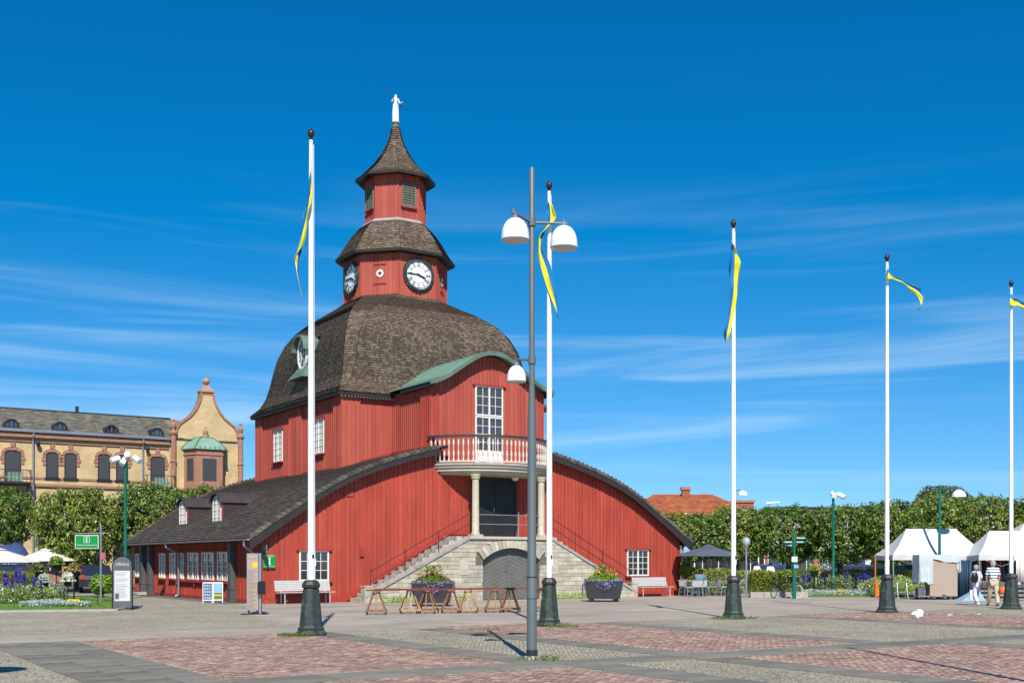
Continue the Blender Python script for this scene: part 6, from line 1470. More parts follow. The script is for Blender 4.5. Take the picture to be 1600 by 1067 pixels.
def inpoly(pts, n, hgt=None):
    xs = [p[0] for p in pts]; ys = [p[1] for p in pts]; out_ = []
    P = rng.uniform((min(xs), min(ys)), (max(xs), max(ys)), (n*3, 2)); c = np.zeros(len(P), bool); j = len(pts)-1
    for i in range(len(pts)):
        xi, yi = pts[i]; xj, yj = pts[j]; cond = ((yi > P[:, 1]) != (yj > P[:, 1])) & (P[:, 0] < (xj-xi)*(P[:, 1]-yi)/(yj-yi+1e-9)+xi); c ^= cond; j = i
    return P[c][:n]
for pts, n in ((LA, 9000), (LB, 6000)):
    P = inpoly(pts, n); P3_ = np.column_stack([P, rng.uniform(.03, .055, len(P))]); o = leafcloud('grass', P3_, .07, 'leaf_grass', nrm=np.tile([0, -.8, .6], (len(P), 1)), spread=.5, asp=.4); tag(o, 'short mown grass blades on the lawn', None)
def hedge(px0, px1, d, row_top, z0, dep, lab, m='leaf_hedge', n=9000, size=.085, name='hedge', rt=None):
    x0, x1 = X(px0, d), X(px1, d); zt_ = 1.65+(HZ-row_top)*d/FX; nn = n; P = np.stack([rng.uniform(0, x1-x0, nn), rng.uniform(-dep/2, dep/2, nn), rng.random(nn)**.75*(zt_-z0)+z0], 1)
    q = np.abs(P[:, 1])/(dep/2); P[:, 2] += .09*np.sin(P[:, 0]*3.1)*np.cos(P[:, 0]*1.3)+rng.normal(0, .035, nn)
    sel = rng.random(nn) < .35+.65*np.maximum(q**2, (P[:, 2]-z0)/(zt_-z0)); P = P[sel]
    h = empty(name, (x0, d, 0), 0, lab, 'hedge'); o = leafcloud('foliage', P, size, m, h, spread=.8, nrm=np.tile([0, -.5, .6], (len(P), 1)))
    b = MB()
    for i in range(max(2, int((x1-x0)/.4))): xx = .2+i*.4; b.tube([(xx, 0, 0), (xx+.05, .03, zt_*.75)], .02, 4)
    b.build('stems', 'bark', h, kind='stuff'); return h
hedge(1172, 1243, 53.2, 893, .25, .8, 'clipped yellow green hedge on the low wall behind the bicycle'); hedge(1075, 1164, 59, 889, 0, .8, 'green hedge with golden top behind the cafe chairs', n=9000); hedge(1165, 1245, 59, 898, 0, .8, 'lower hedge stretch before the two people in white tops', n=7000)
hedge(1240, 1440, 64, 890, 0, 1.0, 'long hedge behind the flower beds and lamp', n=14000); hedge(-20, 52, 56, 894, 0, .9, 'golden green hedge behind the purple delphiniums', n=7000)
def bush(px, d, row_top, row_bot, wpx, lab, m='leaf_bush', n=3200, size=.11, name='bush', zb=None, stem=False):
    x = X(px, d); zt_ = 1.65+(HZ-row_top)*d/FX; zb_ = 1.65+(HZ-row_bot)*d/FX; r = wpx/FX*d/2; h = (zt_-zb_)/2; dd = rng.normal(0, 1, (n, 3)); dd /= np.linalg.norm(dd, axis=1)[:, None]
    lump = 1+.16*np.sin(dd[:, 0]*5+1)*np.cos(dd[:, 2]*4)+rng.normal(0, .04, n); P = dd*(lump*(1-.45*rng.random(n)**1.5))[:, None]*np.array([r, r, h])+np.array([0, 0, (zt_+zb_)/2])
    p = empty(name, (x, d, 0), 0, lab, 'bush'); leafcloud('foliage', P, size, m, p, nrm=dd, spread=.8); b = MB(); b.tube([(0, 0, 0), (0, 0, (zt_+zb_)/2)], .035, 6); b.build('stem', 'bark', p); return p
bush(161, 52, 897, 928, 38, 'rounded bright green bush beside the dark car'); bush(1072, 56, 879, 901, 20, 'small ball shaped topiary tree beside the seated cafe guest', n=2200, size=.08, name='topiary_tree')
# left flower bed
def bed(name, px0, px1, d0, d1, h, m, n, size, lab, hv=.5, asp=.5):
    y = rng.uniform(d0, d1, n); px = rng.uniform(px0, px1, n); x = (px-800)/FX*y; z = .03+h*rng.random(n)**hv*(.75+.25*np.sin(x*2.3)*np.cos(y*1.7)); c = (X((px0+px1)/2, (d0+d1)/2), (d0+d1)/2, 0)
    o = leafcloud(name, np.stack([x-c[0], y-c[1], z], 1), size, m, asp=asp); o.location = c; tag(o, lab); return o
bed('flowers', -20, 92, 43.5, 50, .75, ['leaf_linden', 'leaf_bush', 'petal_white'], 12000, .09, 'mixed green planting with small white flowers in the long bed')
bed('flowers', 30, 142, 41.2, 42.8, .22, 'leaf_silver', 6500, .085, 'silver leaved ground planting along the lawn')
bed('flowers', 78, 104, 45, 48, .85, ['leaf_linden', 'petal_lilac'], 1800, .09, 'lilac flowers among leaves under the pot stands')
spikes = [(7, 912, 896), (18, 921, 903), (25, 903, 893), (31, 906, 889), (38, 912, 896), (52, 918, 901), (64, 926, 908), (10, 908, 898)]
for i, (px, rb, rt_) in enumerate(spikes):
    d = 46-.3*i; z0, z1 = 1.65+(HZ-rb)*d/FX-.15, 1.65+(HZ-rt_)*d/FX+.05; n = 170; t = rng.random(n); a = rng.uniform(0, 2*PI, n); r = .085*(1-.7*t)
    p = empty('delphinium', (X(px, d), d, 0), 0, 'purple delphinium spike in the bed before the hedge, '+['second', 'fourth', 'fifth', 'sixth', 'seventh', 'eighth', 'last', 'third'][i]+' from the picture edge', 'flower', 'purple delphinium spikes in the bed'); leafcloud('blossoms', np.stack([r*np.cos(a), r*np.sin(a), z0+(z1-z0)*t], 1), .075, 'petal_purple', p, asp=.8)
    b = MB(); b.tube([(0, 0, 0), (0, 0, z1)], .01, 4); b.build('stem', 'bark', p)
# pots on stands
pots = [(88, 878, 891, 17, 49, 'leaf_bush', 'highest black flower pot with pale green leaves'), (61, 889, 901, 15, 49.5, 'leaf_linden', 'black flower pot with green leaves left in the pot group near the parasols'), (69, 906, 917, 14, 47, 'leaf_silver', 'black flower pot with trailing silver leaves'),
        (106, 904, 915, 15, 47, 'petal_white', 'black flower pot with whitish flowers above the yellow tag'), (116, 888, 900, 14, 48, 'petal_pink', 'flower pot with red and green planting on the tall stand')]
for (px, r0, r1, wpx, d, m, lb) in pots:
    x = X(px, d); z1, z0 = 1.65+(HZ-r0)*d/FX, 1.65+(HZ-r1)*d/FX; R = wpx/FX*d/2; p = empty('pot_stand', (x, d, 0), 0, lb, 'flower pot', 'black flower pots on slim iron stands')
    b = MB(); b.lathe([(R*.72, z0), (R, z1), (R*1.05, z1), (R*1.05, z1+.02)], 16); b.build('pot', 'black_plastic', p)
    b = MB(); b.tube([(0, 0, 0), (0, 0, z0)], .022, 6); b.lathe([(R*.7, z0-.03), (R*.7, z0-.001)], 12); b.build('stand', 'black_plastic', p)
    n = 420; a = rng.uniform(0, 2*PI, n); q = np.sqrt(rng.random(n))*R*1.5; P = np.stack([q*np.cos(a), q*np.sin(a), z1+.26*(1-(q/(R*1.6))**2)*rng.random(n)+.02-.12*(q > R*1.15)], 1); leafcloud('plant', P, .10, ['leaf_bush', m] if m == 'petal_pink' else m, p)
# low rail with yellow tag
p = empty('bed_rail', (X(95, 42.6), 42.6, 0), 0, 'thin black rail along the silver planting', 'railing')
for px in (66, 100, 115, 152): xx = X(px, 42.6)-X(95, 42.6); b = MB(); b.tube([(xx, 0, 0), (xx, 0, .62 if px != 115 else 1.35)], .014, 5); b.build('post', 'black_plastic', p)
b = MB(); b.tube([(X(60, 42.6)-X(95, 42.6), 0, .34), (X(152, 42.6)-X(95, 42.6), 0, .36)], .01, 4); b.build('rail', 'black_plastic', p)
x = X(115, 42.4); b = MB(); b.box(-.215, .215, -.008, .008, -.09, .09); b.box(-.23, -.2151, -.006, .006, -.07, .07); b.box(.2151, .23, -.006, .006, -.07, .07); o = b.build('yellow_tag', 'yellow_sign'); o.location = (x, 42.4, .165); tag(o, 'small yellow tag with a dark symbol on the bed rail', 'sign')
b = MB()
for i in range(16): a0, a1 = 2*PI*i/16, 2*PI*(i+1)/16; b.prism([(-.1+.045*math.cos(a0), .045*math.sin(a0)), (-.1+.06*math.cos(a0), .06*math.sin(a0)), (-.1+.06*math.cos(a1), .06*math.sin(a1)), (-.1+.045*math.cos(a1), .045*math.sin(a1))], -.014, -.0085)
b.bar((-.14, -.011, .035), (-.06, -.011, -.035), .012, .004); b.build('symbol', 'print_dark', o)
# right flower beds
bed('flowers', 1252, 1360, 54, 57, .30, 'leaf_silver', 3500, .09, 'low silver planting beside the green lamp post'); bed('flowers', 1245, 1330, 57, 60, .95, ['leaf_linden', 'leaf_bush', 'petal_white', 'petal_purple'], 5500, .10, 'tall mixed flowers behind the bicycle')
bed('flowers', 1340, 1445, 56.5, 60, .95, ['leaf_bush', 'leaf_linden', 'petal_white'], 6500, .10, 'tall mixed flowers between the flagpole and the tent'); bed('flowers', 1309, 1322, 54.2, 55.2, .38, 'petal_yellow', 350, .10, 'small clump of yellow flowers beside the green lamp post')
for i, (px, rb) in enumerate(((1257, 903), (1263, 905), (1284, 904), (1290, 906), (1322, 903), (1343, 905), (1351, 903), (1358, 907))):
    d = 57.5; n = 60; p = empty('delphinium', (X(px, d), d, 0), 0, 'purple delphinium of the far flower bed, '+['first', 'second', 'third', 'fourth', 'fifth', 'sixth', 'seventh', 'eighth'][i]+' counted from the fingerpost', 'flower', 'purple delphiniums of the far flower bed'); z0 = 1.65+(HZ-rb)*d/FX; t = rng.random(n); a = rng.uniform(0, 2*PI, n)
    leafcloud('blossoms', np.stack([.1*np.cos(a)*(1-.5*t), .1*np.sin(a), z0-.2+.5*t], 1), .10, 'petal_purple', p, asp=.8)
for px in (1273, 1289): 
    d = 56; p = empty('pot_stand', (X(px, d), d, 0), 0, 'dark flower pot on a stand near the orange life ring' if px == 1289 else 'slender empty pot stand in the far bed', 'flower pot'); b = MB(); b.tube([(0, 0, 0), (0, 0, .9)], .025, 6); b.build('stand', 'black_plastic', p)
    b = MB(); b.lathe([(.16, .88), (.22, 1.2)], 12); b.build('pot', 'black_plastic', p); n = 250; P = rng.normal(0, .14, (n, 3))+np.array([0, 0, 1.32]); leafcloud('plant', P, .1, 'leaf_silver' if px == 1289 else 'leaf_bush', p)
# tufts of grass at the pole feet
for (x, y, r, n) in ((-4.75, 25.35, .42, 500), (1.25, 28.95, .45, 300), (6.1, 32.85, .5, 260), (6.8, 33.1, .3, 90), (.45, 19.25, .4, 180), (-.6, 27.4, .5, 60)):
    a = rng.uniform(0, 2*PI, n); q = r*np.sqrt(rng.random(n)); P = np.stack([q*np.cos(a), q*np.sin(a)*.6, rng.uniform(0, .07, n)], 1); o = leafcloud('grass', P, .07, 'leaf_grass', nrm=np.tile([0, -1, .2], (n, 1)), spread=.6, asp=.22); o.location = (x, y, 0); tag(o, 'tuft of grass growing at a pole foot between the paving')
for (u, v, n, s_) in ((5.2, -1.7, 500, .5), (8.1, -1.6, 160, .3), (13.4, -1.65, 400, .55), (14.4, -1.6, 200, .4), (.0, -.3, 60, .3)):
    P = np.stack([rng.normal(0, s_, n), rng.normal(0, .07, n), rng.random(n)**2*.28], 1); o = leafcloud('grass', P, .10, 'leaf_bush', nrm=np.tile([0, -1, .3], (n, 1)), spread=.6, asp=.3); o.location = (*W(u, v), 0); o.rotation_euler = (0, 0, TH); tag(o, 'weeds growing along the foot of the stone stair wall')
# ================================================================== FAR SIDE OF THE SQUARE
def house(px0, px1, d, z_eave, z_ridge, wallm, roofm, lab, depth=8, hip=True, wins=6, ground=True, name='house', ang=0.0, shing=False, wz=(1.0, 2.6)):
    x0, x1 = X(px0, d), X(px1, d); wd_ = x1-x0; p = empty(name, (x0, d, 0), ang, lab, 'building')
    b = MB(); b.box(0, wd_, 0, depth, 0, z_eave); b.build('wall', wallm, p)
    h = depth*.5 if hip else 0; e = .35
    if z_ridge > z_eave:
        A = (-e, -e, z_eave); B = (wd_+e, -e, z_eave); C = (wd_+e, depth+e, z_eave); D = (-e, depth+e, z_eave); R1 = (h*.8, depth/2, z_ridge); R2 = (wd_-h*.8, depth/2, z_ridge)
        b = MB(); b.add([A, B, C, D, R1, R2], [(0, 1, 5, 4), (1, 2, 5), (2, 3, 4, 5), (3, 0, 4), (3, 2, 1, 0)])
        rf = b.build('roof', roofm, p)
        if shing:
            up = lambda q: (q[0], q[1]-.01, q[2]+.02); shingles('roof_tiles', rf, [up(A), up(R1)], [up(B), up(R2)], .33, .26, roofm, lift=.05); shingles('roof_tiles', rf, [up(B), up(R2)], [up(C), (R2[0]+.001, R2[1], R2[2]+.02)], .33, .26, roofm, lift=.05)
        b = MB(); b.bar((R1[0], R1[1], R1[2]+.03), (R2[0], R2[1], R2[2]+.03), .22, .14); b.build('ridge', roofm, rf)
    for i in range(wins):
        xc = wd_*(i+.5)/wins; b = MB(); b.box(xc-.62, xc+.62, -.06, .02, wz[0], wz[1]); w_ = b.build('window', 'white_paint', p)
        b = MB(); b.box(xc-.54, xc-.03, -.075, -.061, wz[0]+.08, wz[1]-.08); b.box(xc+.03, xc+.54, -.075, -.061, wz[0]+.08, wz[1]-.08); b.build('pane', 'glass', w_)
    return p
hp = house(960, 1200, 92, 4.9, 7.15, 'brick_red', 'tile_red', 'long house with orange red tiled roof behind the clipped trees', depth=9, shing=True, wins=7)
b = MB(); cx = X(1072, 96)-X(960, 92); b.box(cx-.32, cx+.32, 4.0, 4.6, 6.3, 7.6); ch = b.build('chimney', 'brick_red', hp)
b = MB(); b.box(cx-.42, cx+.42, 3.9, 4.7, 7.6, 7.72); b.box(cx-.36, cx+.36, 3.96, 4.64, 7.72, 7.86); b.build('chimney_cap', 'sandstone', ch)
bp = empty('brick_gable_house', (X(1150, 100), 100, 0), 0, 'small brown brick building end beyond the orange roof', 'building'); wd_ = X(1178, 100)-X(1150, 100)
b = MB(); b.box(0, wd_, 0, 7, 0, 6.75); b.build('wall', 'brick_red', bp)
b = MB(); b.box(-.1, wd_+.1, -.1, 7.1, 6.75, 6.95); b.build('coping', 'sandstone', bp)
for i in range(3): b = MB(); x0 = .2+i*.5; b.box(x0, x0+.38, -.04, .02, 5.9, 6.4); b.build('blind_niche', 'print_dark', bp)
house(1210, 1700, 118, 6.6, 7.3, 'stone_pale', 'iron', 'pale low building with dark roof seen between the tree trunks', depth=8, hip=False, wins=16, wz=(.9, 2.8))
house(1190, 1330, 98, 3.4, 3.4, 'white_paint', 'iron', 'low white shop front behind the green fingerpost', depth=5, wins=7, wz=(.6, 2.6))
house(1360, 1480, 102, 3.9, 3.9, 'cream_paint', 'iron', 'cream shop front behind the parked white van', depth=5, wins=5, wz=(.6, 2.8))
house(1490, 1700, 94, 3.6, 3.6, 'canvas_cream', 'iron', 'cream kiosk row behind the market tents', depth=5, wins=6, wz=(.6, 2.4))
house(1085, 1185, 84, 3.2, 3.2, 'cream_paint', 'iron', 'cream garden wall house behind the cafe hedge', depth=4, wins=4, wz=(.9, 2.3))
# low concrete edging with the hedge beside the bicycle
for i, (pa, pb) in enumerate(((1172, 1193), (1193.5, 1216), (1216.5, 1240), (1240.5, 1262))):
    d = 52.6; x0, x1 = X(pa, d), X(pb, d); b = MB(); b.box(x0, x1-.01, -.12, .12, 0, .25); o = b.build('edging_block', 'concrete_block'); o.location = (0, d, 0); tag(o, ['low concrete edging block beside the globe lamp post', 'second low concrete edging block from the globe lamp', 'low concrete edging block behind the bicycle rear end', 'low concrete edging block behind the cream tyred wheel'][i], 'kerb block', 'concrete edging blocks of the hedge')

# ---- fingerpost
d = 51.0; p = empty('fingerpost', (X(1241, d), d, 0), 0, 'green fingerpost with four sign arms behind the bicycle', 'signpost')
b = MB(); b.lathe([(.09, 0), (.085, .9), (.055, 1.0), (.05, 2.85), (.02, 2.95)], 10); b.build('post', 'green_pole', p, smooth=True)
for (x0, x1, z, ang) in ((.06, .62, 2.68, .2), (-.56, -.06, 2.50, .1), (-.52, -.06, 2.36, -.3), (.06, .52, 2.50, -.4)):
    b = MB(); s_ = 1 if x1 > 0 else -1; a_ = abs(x0) if x0 > 0 else abs(x1); c_ = max(abs(x0), abs(x1)); b.prism([(s_*a_, z-.055), (s_*(c_-.06), z-.055), (s_*c_, z), (s_*(c_-.06), z+.055), (s_*a_, z+.055)][::s_], -.012, .012); o = b.build('sign_arm', 'green_pole', p); o.rotation_euler = (0, 0, ang)
    b = MB(); b.box(min(s_*(a_+.05), s_*(c_-.12)), max(s_*(a_+.05), s_*(c_-.12)), -.016, -.0125, z-.02, z+.025); b.build('sign_print', 'paper_white', o)
b = MB(); b.box(-.13, .13, -.07, -.055, 1.62, 1.86); b.build('notice', 'paper_white', p)
b = MB(); b.box(-.03, .17, -.06, -.05, 1.35, 1.5); b.build('sticker', 'cloth_blue', p)

# ---- bicycle leaning by the edging
d = 51.4; bx = X(1245, d); bk = empty('bicycle', (bx, d, 0), 0, 'dark bicycle with cream front tyre parked by the concrete edging', 'bicycle')
def wheel(cx, cy, R, ang, tyre):
    F = lambda a, c, z: (cx+a*math.cos(ang)-z*math.sin(ang), cy+a*math.sin(ang)+z*math.cos(ang), R+c)
    b = MB(); n = 28
    b.tube([F((R-.02)*math.cos(2*PI*i/n), (R-.02)*math.sin(2*PI*i/n), 0) for i in range(n+1)], .021, 6, cap=False); w_ = b.build('wheel', tyre, bk)
    b = MB(); b.tube([F((R-.045)*math.cos(2*PI*i/n), (R-.045)*math.sin(2*PI*i/n), 0) for i in range(n+1)], .008, 4, cap=False)
    for i in range(18): b.bar(F(0, 0, 0), F((R-.04)*math.cos(2*PI*i/18), (R-.04)*math.sin(2*PI*i/18), 0), .003, .003)
    b.build('spokes', 'steel', w_, kind='stuff'); b = MB(); b.lathe([(.03, -.04), (.03, .04)], 8, F=F); b.build('hub', 'steel', w_)
wheel(0, 0, .31, .1, 'tyre_cream'); wheel(-1.02, .12, .31, .75, 'rubber')
b = MB(); hd = (-.22, .02, .80); bbk = (-.62, .06, .30); seat = (-.78, .09, .78)
for a, c, r in (((0, 0, .31), hd, .016), (hd, bbk, .018), (bbk, seat, .016), ((-1.02, .12, .31), bbk, .012), ((-1.02, .12, .31), seat, .012), ((-.25, .025, .7), (-.72, .08, .55), .016), (hd, (-.26, .02, .98), .014)): b.tube([a, c], r, 6)
b.build('frame', 'iron', bk)
b = MB(); b.tube([(-.42, -.22, .98), (-.28, -.2, 1.02), (-.26, .02, 1.0), (-.28, .24, 1.02), (-.42, .27, .98)], .012, 6); b.build('handlebar', 'steel', bk)
b = MB(); b.hexa([(-.95, .0, .82), (-.62, .06, .82), (-.62, .12, .82), (-.95, .2, .82), (-.92, .02, .88), (-.64, .06, .86), (-.64, .12, .86), (-.92, .18, .88)]); b.build('saddle', 'black_plastic', bk)
b = MB(); n = 10; b.tube([(.345*math.cos(t)*1.0, 0.0, .31+.345*math.sin(t)) for t in np.linspace(.3, 2.6, n)], .018, 5); b.tube([(-1.02+.345*math.cos(t)*.75, .12+.25*math.cos(t), .31+.345*math.sin(t)) for t in np.linspace(.3, 2.9, n)], .02, 5); b.build('mudguard', 'black_plastic', bk)
b = MB(); b.box(-.22, .08, -.15, .2, .72, .95); b.build('basket', 'black_plastic', bk)
b = MB(); b.lathe([(.08, -.01), (.08, .01)], 14, F=lambda q, r_, z: (-.62+q, .04+z, .30+r_)); b.bar((-.62, -.04, .3), (-.55, -.06, .16), .015, .015); b.bar((-.62, .1, .3), (-.69, .14, .44), .015, .015); b.box(-.6, -.5, -.12, -.03, .14, .165); b.box(-.74, -.64, .12, .2, .435, .46); b.build('crank', 'iron', bk)
bk.rotation_euler = (0, 0, .12)

# ---- life ring on post
d = 57; p = empty('life_ring', (X(1275, d), d, 0), 0, 'orange life ring on a post above the flower bed', 'life ring'); b = MB(); n = 20
b.tube([(.17*math.cos(2*PI*i/n), -.06, 1.25+.24*math.sin(2*PI*i/n)) for i in range(n+1)], .06, 8, cap=False); b.build('ring', 'orange', p); b = MB(); b.box(-.04, .04, -.02, .04, 0, 1.5); b.build('post', 'wood_pale', p); b = MB(); b.box(-.12, .12, -.04, .0, 1.55, 1.75); b.build('board', 'pink_card', p)

# ================================================================== CAFE
def chair(px, d, rz, lab):
    x = X(px, d); p = empty('cafe_chair', (x, d, 0), rz, lab, 'chair', 'aluminium cafe chairs')
    for (sx_, y0, y1, ty) in ((-1, -.24, -.2, 0), (1, -.24, -.2, 0), (-1, .27, .2, 1), (1, .27, .2, 1)):
        b = MB(); b.tube([(sx_*.25, y0, 0), (sx_*.22, y1, .44)] + ([(sx_*.27, -.2, .66)] if not ty else []), .016, 6); b.build('leg', 'steel', p)
    b = MB(); b.box(-.22, .22, -.22, .2, .425, .45); b.build('seat', 'slat_white', p)
    b = MB(); b.tube([(-.27, -.2, .66), (-.28, .0, .68), (-.25, .24, .74), (-.1, .32, .80), (.1, .32, .80), (.25, .24, .74), (.28, 0, .68), (.27, -.2, .66)], .018, 6); b.build('armrest', 'steel', p)
    b = MB(); b.hexa([(-.2, .25, .48), (.2, .25, .48), (.2, .27, .48), (-.2, .27, .48), (-.2, .29, .76), (.2, .29, .76), (.2, .31, .76), (-.2, .31, .76)]); b.build('backrest', 'slat_white', p)
for a in ((1072, 54.4, 2.4, 'cafe chair closest to the red wall corner'), (1081, 53.2, -2.6, 'cafe chair in front of the seated guest, turned away'), (1090, 53.6, 3.0, 'cafe chair directly before the seated guest'), (1100, 53.8, 2.8, 'cafe chair just beside the wooden parasol pole'),
          (1113, 55.2, -1.6, 'cafe chair behind the wooden parasol pole'), (1129, 54.6, 2.0, 'cafe chair standing apart before the third flagpole'), (1159, 54.0, -2.2, 'cafe chair between flagpole pedestal and globe lamp')): chair(*a)
def table(px, d, lab):
    p = empty('cafe_table', (X(px, d), d, 0), 0, lab, 'table'); b = MB(); b.box(-.6, .35, -.35, .35, .71, .745); b.build('table_top', 'wood_pale', p); b = MB(); b.tube([(-.12, 0, .03), (-.12, 0, .71)], .03, 8); b.build('pedestal', 'steel', p); b = MB(); b.lathe([(.24, 0), (.24, .025), (.05, .04)], 14, c=(-.12, 0, 0)); b.build('foot', 'steel', p)
table(1078, 55.2, 'wooden cafe table at the seated guest'); table(1150, 55.5, 'wooden cafe table behind the third flagpole')

# ================================================================== MARKET
def tent(px, d, wpx, row_eave, row_peak, dep, lab, rz=0.0, ridge=.45):
    x = X(px, d); wd_ = wpx/FX*d; ze = 1.65+(HZ-row_eave)*d/FX; zp = 1.65+(HZ-row_peak)*d/FX; p = empty('market_tent', (x, d, 0), rz, lab, 'tent', 'white market tents')
    b = MB(); n = 10; hw = wd_/2; hd_ = dep/2; r = hw*ridge; vs = []; m = 8
    def hgt(t): return ze+(zp-ze)*(t**1.15)
    # four sagging roof panels
    def panel(E0, E1, R0, R1):
        base = len(b.v)
        for i in range(m+1):
            t = i/m
            for j in range(n+1):
                s_ = j/n; e = Vector(E0).lerp(Vector(E1), s_); q = Vector(R0).lerp(Vector(R1), s_); v = e.lerp(q, t); v.z -= .10*math.sin(t*PI)+.05*math.sin(s_*PI)*(1-t); b.v.append(tuple(v))
        for i in range(m):
            for j in range(n): k = base+i*(n+1)+j; b.f.append((k, k+1, k+n+2, k+n+1)); b.r.append(.5); b.mi.append(0)
    A, B, C, D = (-hw, -hd_, ze), (hw, -hd_, ze), (hw, hd_, ze), (-hw, hd_, ze); R0, R1 = (-r, 0, zp), (r, 0, zp)
    panel(A, B, R0, R1); panel(C, D, R1, R0); panel(B, C, R1, R1); panel(D, A, R0, R0); b.build('roof_cloth', 'canvas_white', p)
    b = MB()
    for (P, Q) in ((A, B), (B, C), (C, D), (D, A)):
        k = 12
        for i in range(k):
            a = Vector(P).lerp(Vector(Q), i/k); c = Vector(P).lerp(Vector(Q), (i+1)/k); h0 = -.05*math.sin(i/k*PI); h1 = -.05*math.sin((i+1)/k*PI); o0, o1 = .02*math.sin(i*2.2), .02*math.sin((i+1)*2.2)
            b.add([(a.x, a.y+o0, a.z-.24), (c.x, c.y+o1, c.z-.24), (c.x, c.y, c.z+h1+.005), (a.x, a.y, a.z+h0+.005)], [(0, 1, 2, 3)])
    b.build('valance', 'canvas_white', p, fix=False)
    for i, (a, c) in enumerate(((-hw+.04, -hd_+.04), (hw-.04, -hd_+.04), (hw-.04, hd_-.04), (-hw+.04, hd_-.04))):
        b = MB(); b.box(a-.025, a+.025, c-.025, c+.025, 0, ze); b.box(a-.07, a+.07, c-.07, c+.07, 0, .02); b.build('leg', 'steel', p)
    b = MB()
    for c in (-hd_+.04, hd_-.04):
        for k in range(4):
            x0 = -hw+.04+(2*hw-.08)*k/4; x1 = -hw+.04+(2*hw-.08)*(k+1)/4; za, zb = (ze-.15, ze-.5) if k % 2 == 0 else (ze-.5, ze-.15); b.bar((x0, c, za), (x1, c, zb), .02, .02)
    b.build('truss', 'steel', p, kind='stuff')
    return p
tent(1455, 52.5, 150, 866.5, 826, 2.6, 'white market tent over the draped cart, nearest the hedge', ridge=.52)
tent(1580, 51.2, 138, 866.5, 829, 2.6, 'white market tent behind the walking couple', ridge=.5)
tent(1632, 58, 170, 852, 815, 4.0, 'taller white market tent at the picture edge behind the others', ridge=.35)
# back cloths and goods inside the tents
b = MB(); x0 = X(1493, 50.6); x1 = X(1527, 50.6)
for i in range(12): a = x0+(x1-x0)*i/12; c = x0+(x1-x0)*(i+1)/12; b.add([(a-x0, .06*math.sin(i*1.3), 0), (c-x0, .06*math.sin((i+1)*1.3), 0), (c-x0, .06*math.sin((i+1)*1.3), 1.62), (a-x0, .06*math.sin(i*1.3), 1.62)], [(0, 1, 2, 3)])
o = b.build('blue_tarpaulin', 'panel_blue', smooth=True); so = o.modifiers.new('t', 'SOLIDIFY'); so.thickness = .02; o.location = (x0, 50.6, .05); tag(o, 'dark blue tarpaulin hanging beside the draped cart', 'tarpaulin')
b = MB(); b.add([(0, 0, 0), (1.0, 0, 0), (1.0, .8, .0), (0, .8, 0), (.85, .5, .55)], [(0, 1, 4), (1, 2, 4), (2, 3, 4), (3, 0, 4)]); o = b.build('folded_cloth', 'cloth_blue'); o.location = (X(1503, 48), 48, 0); tag(o, 'pale blue cloth heaped on the ground under the tarpaulin', 'cloth')
# garment rails
garm = ['panel_blue', 'print_dark', 'red_trim', 'cloth_grey', 'top_teal', 'brown_metal', 'shirt_lilac', 'black_plastic', 'pink_card']
def rail(px, d, wpx, z, lab, n=9, m0=None):
    x = X(px, d); wd_ = wpx/FX*d; p = empty('clothes_rail', (x, d, 0), 0, lab, 'clothes rail', 'clothes rails inside the tents')
    b = MB(); b.tube([(-wd_/2, 0, z), (wd_/2, 0, z)], .016, 6)
    for s_ in (-1, 1): b.tube([(s_*wd_/2, 0, 0), (s_*wd_/2, 0, z)], .016, 6); b.bar((s_*wd_/2, -.25, .03), (s_*wd_/2, .25, .03), .03, .03)
    b.build('rack', 'steel', p)
    gl_ = random.sample(garm, 9)
    for i in range(n):
        xx = -wd_/2+wd_*(i+.5)/n; h = random.uniform(.7, 1.1); b = MB(); b.hexa([(xx-.05, -.26, z-h), (xx+.05, -.26, z-h), (xx+.05, .22, z-h), (xx-.05, .22, z-h), (xx-.02, -.2, z-.06), (xx+.02, -.2, z-.06), (xx+.02, .18, z-.06), (xx-.02, .18, z-.06)])
        gm = gl_[i % 9]; o = b.build('garment', gm); o.location = (x, d, 0); tag(o, {'panel_blue': 'navy', 'print_dark': 'charcoal', 'red_trim': 'red', 'cloth_grey': 'slate grey', 'top_teal': 'teal', 'brown_metal': 'dark brown', 'shirt_lilac': 'lilac', 'black_plastic': 'black', 'pink_card': 'dusky pink'}[gm]+' garment hanging on the '+lab, 'garment', 'garments hanging on the rails')
rail(1550, 51.2, 46, 1.75, 'clothes rail behind the walking couple'); rail(1568, 52.6, 60, 1.8, 'second clothes rail deeper in the middle tent'); rail(1600, 50.8, 34, 1.7, 'clothes rail behind the last flagpole')
b = MB()
for i in range(14):
    a, c = i/14, (i+1)/14; f_ = lambda t: .05*math.sin(t*19); b.add([(a, f_(a), 0), (c, f_(c), 0), (c, f_(c)*.5, 1.05), (a, f_(a)*.5, 1.05)], [(0, 1, 2, 3)])
o = b.build('patterned_cloth', 'leaf_silver' if 0 else 'canvas_cream', smooth=True); so = o.modifiers.new('t', 'SOLIDIFY'); so.thickness = .01; o.location = (X(1588, 48), 48, .78); tag(o, 'cream patterned dress hanging at the picture edge', 'dress')
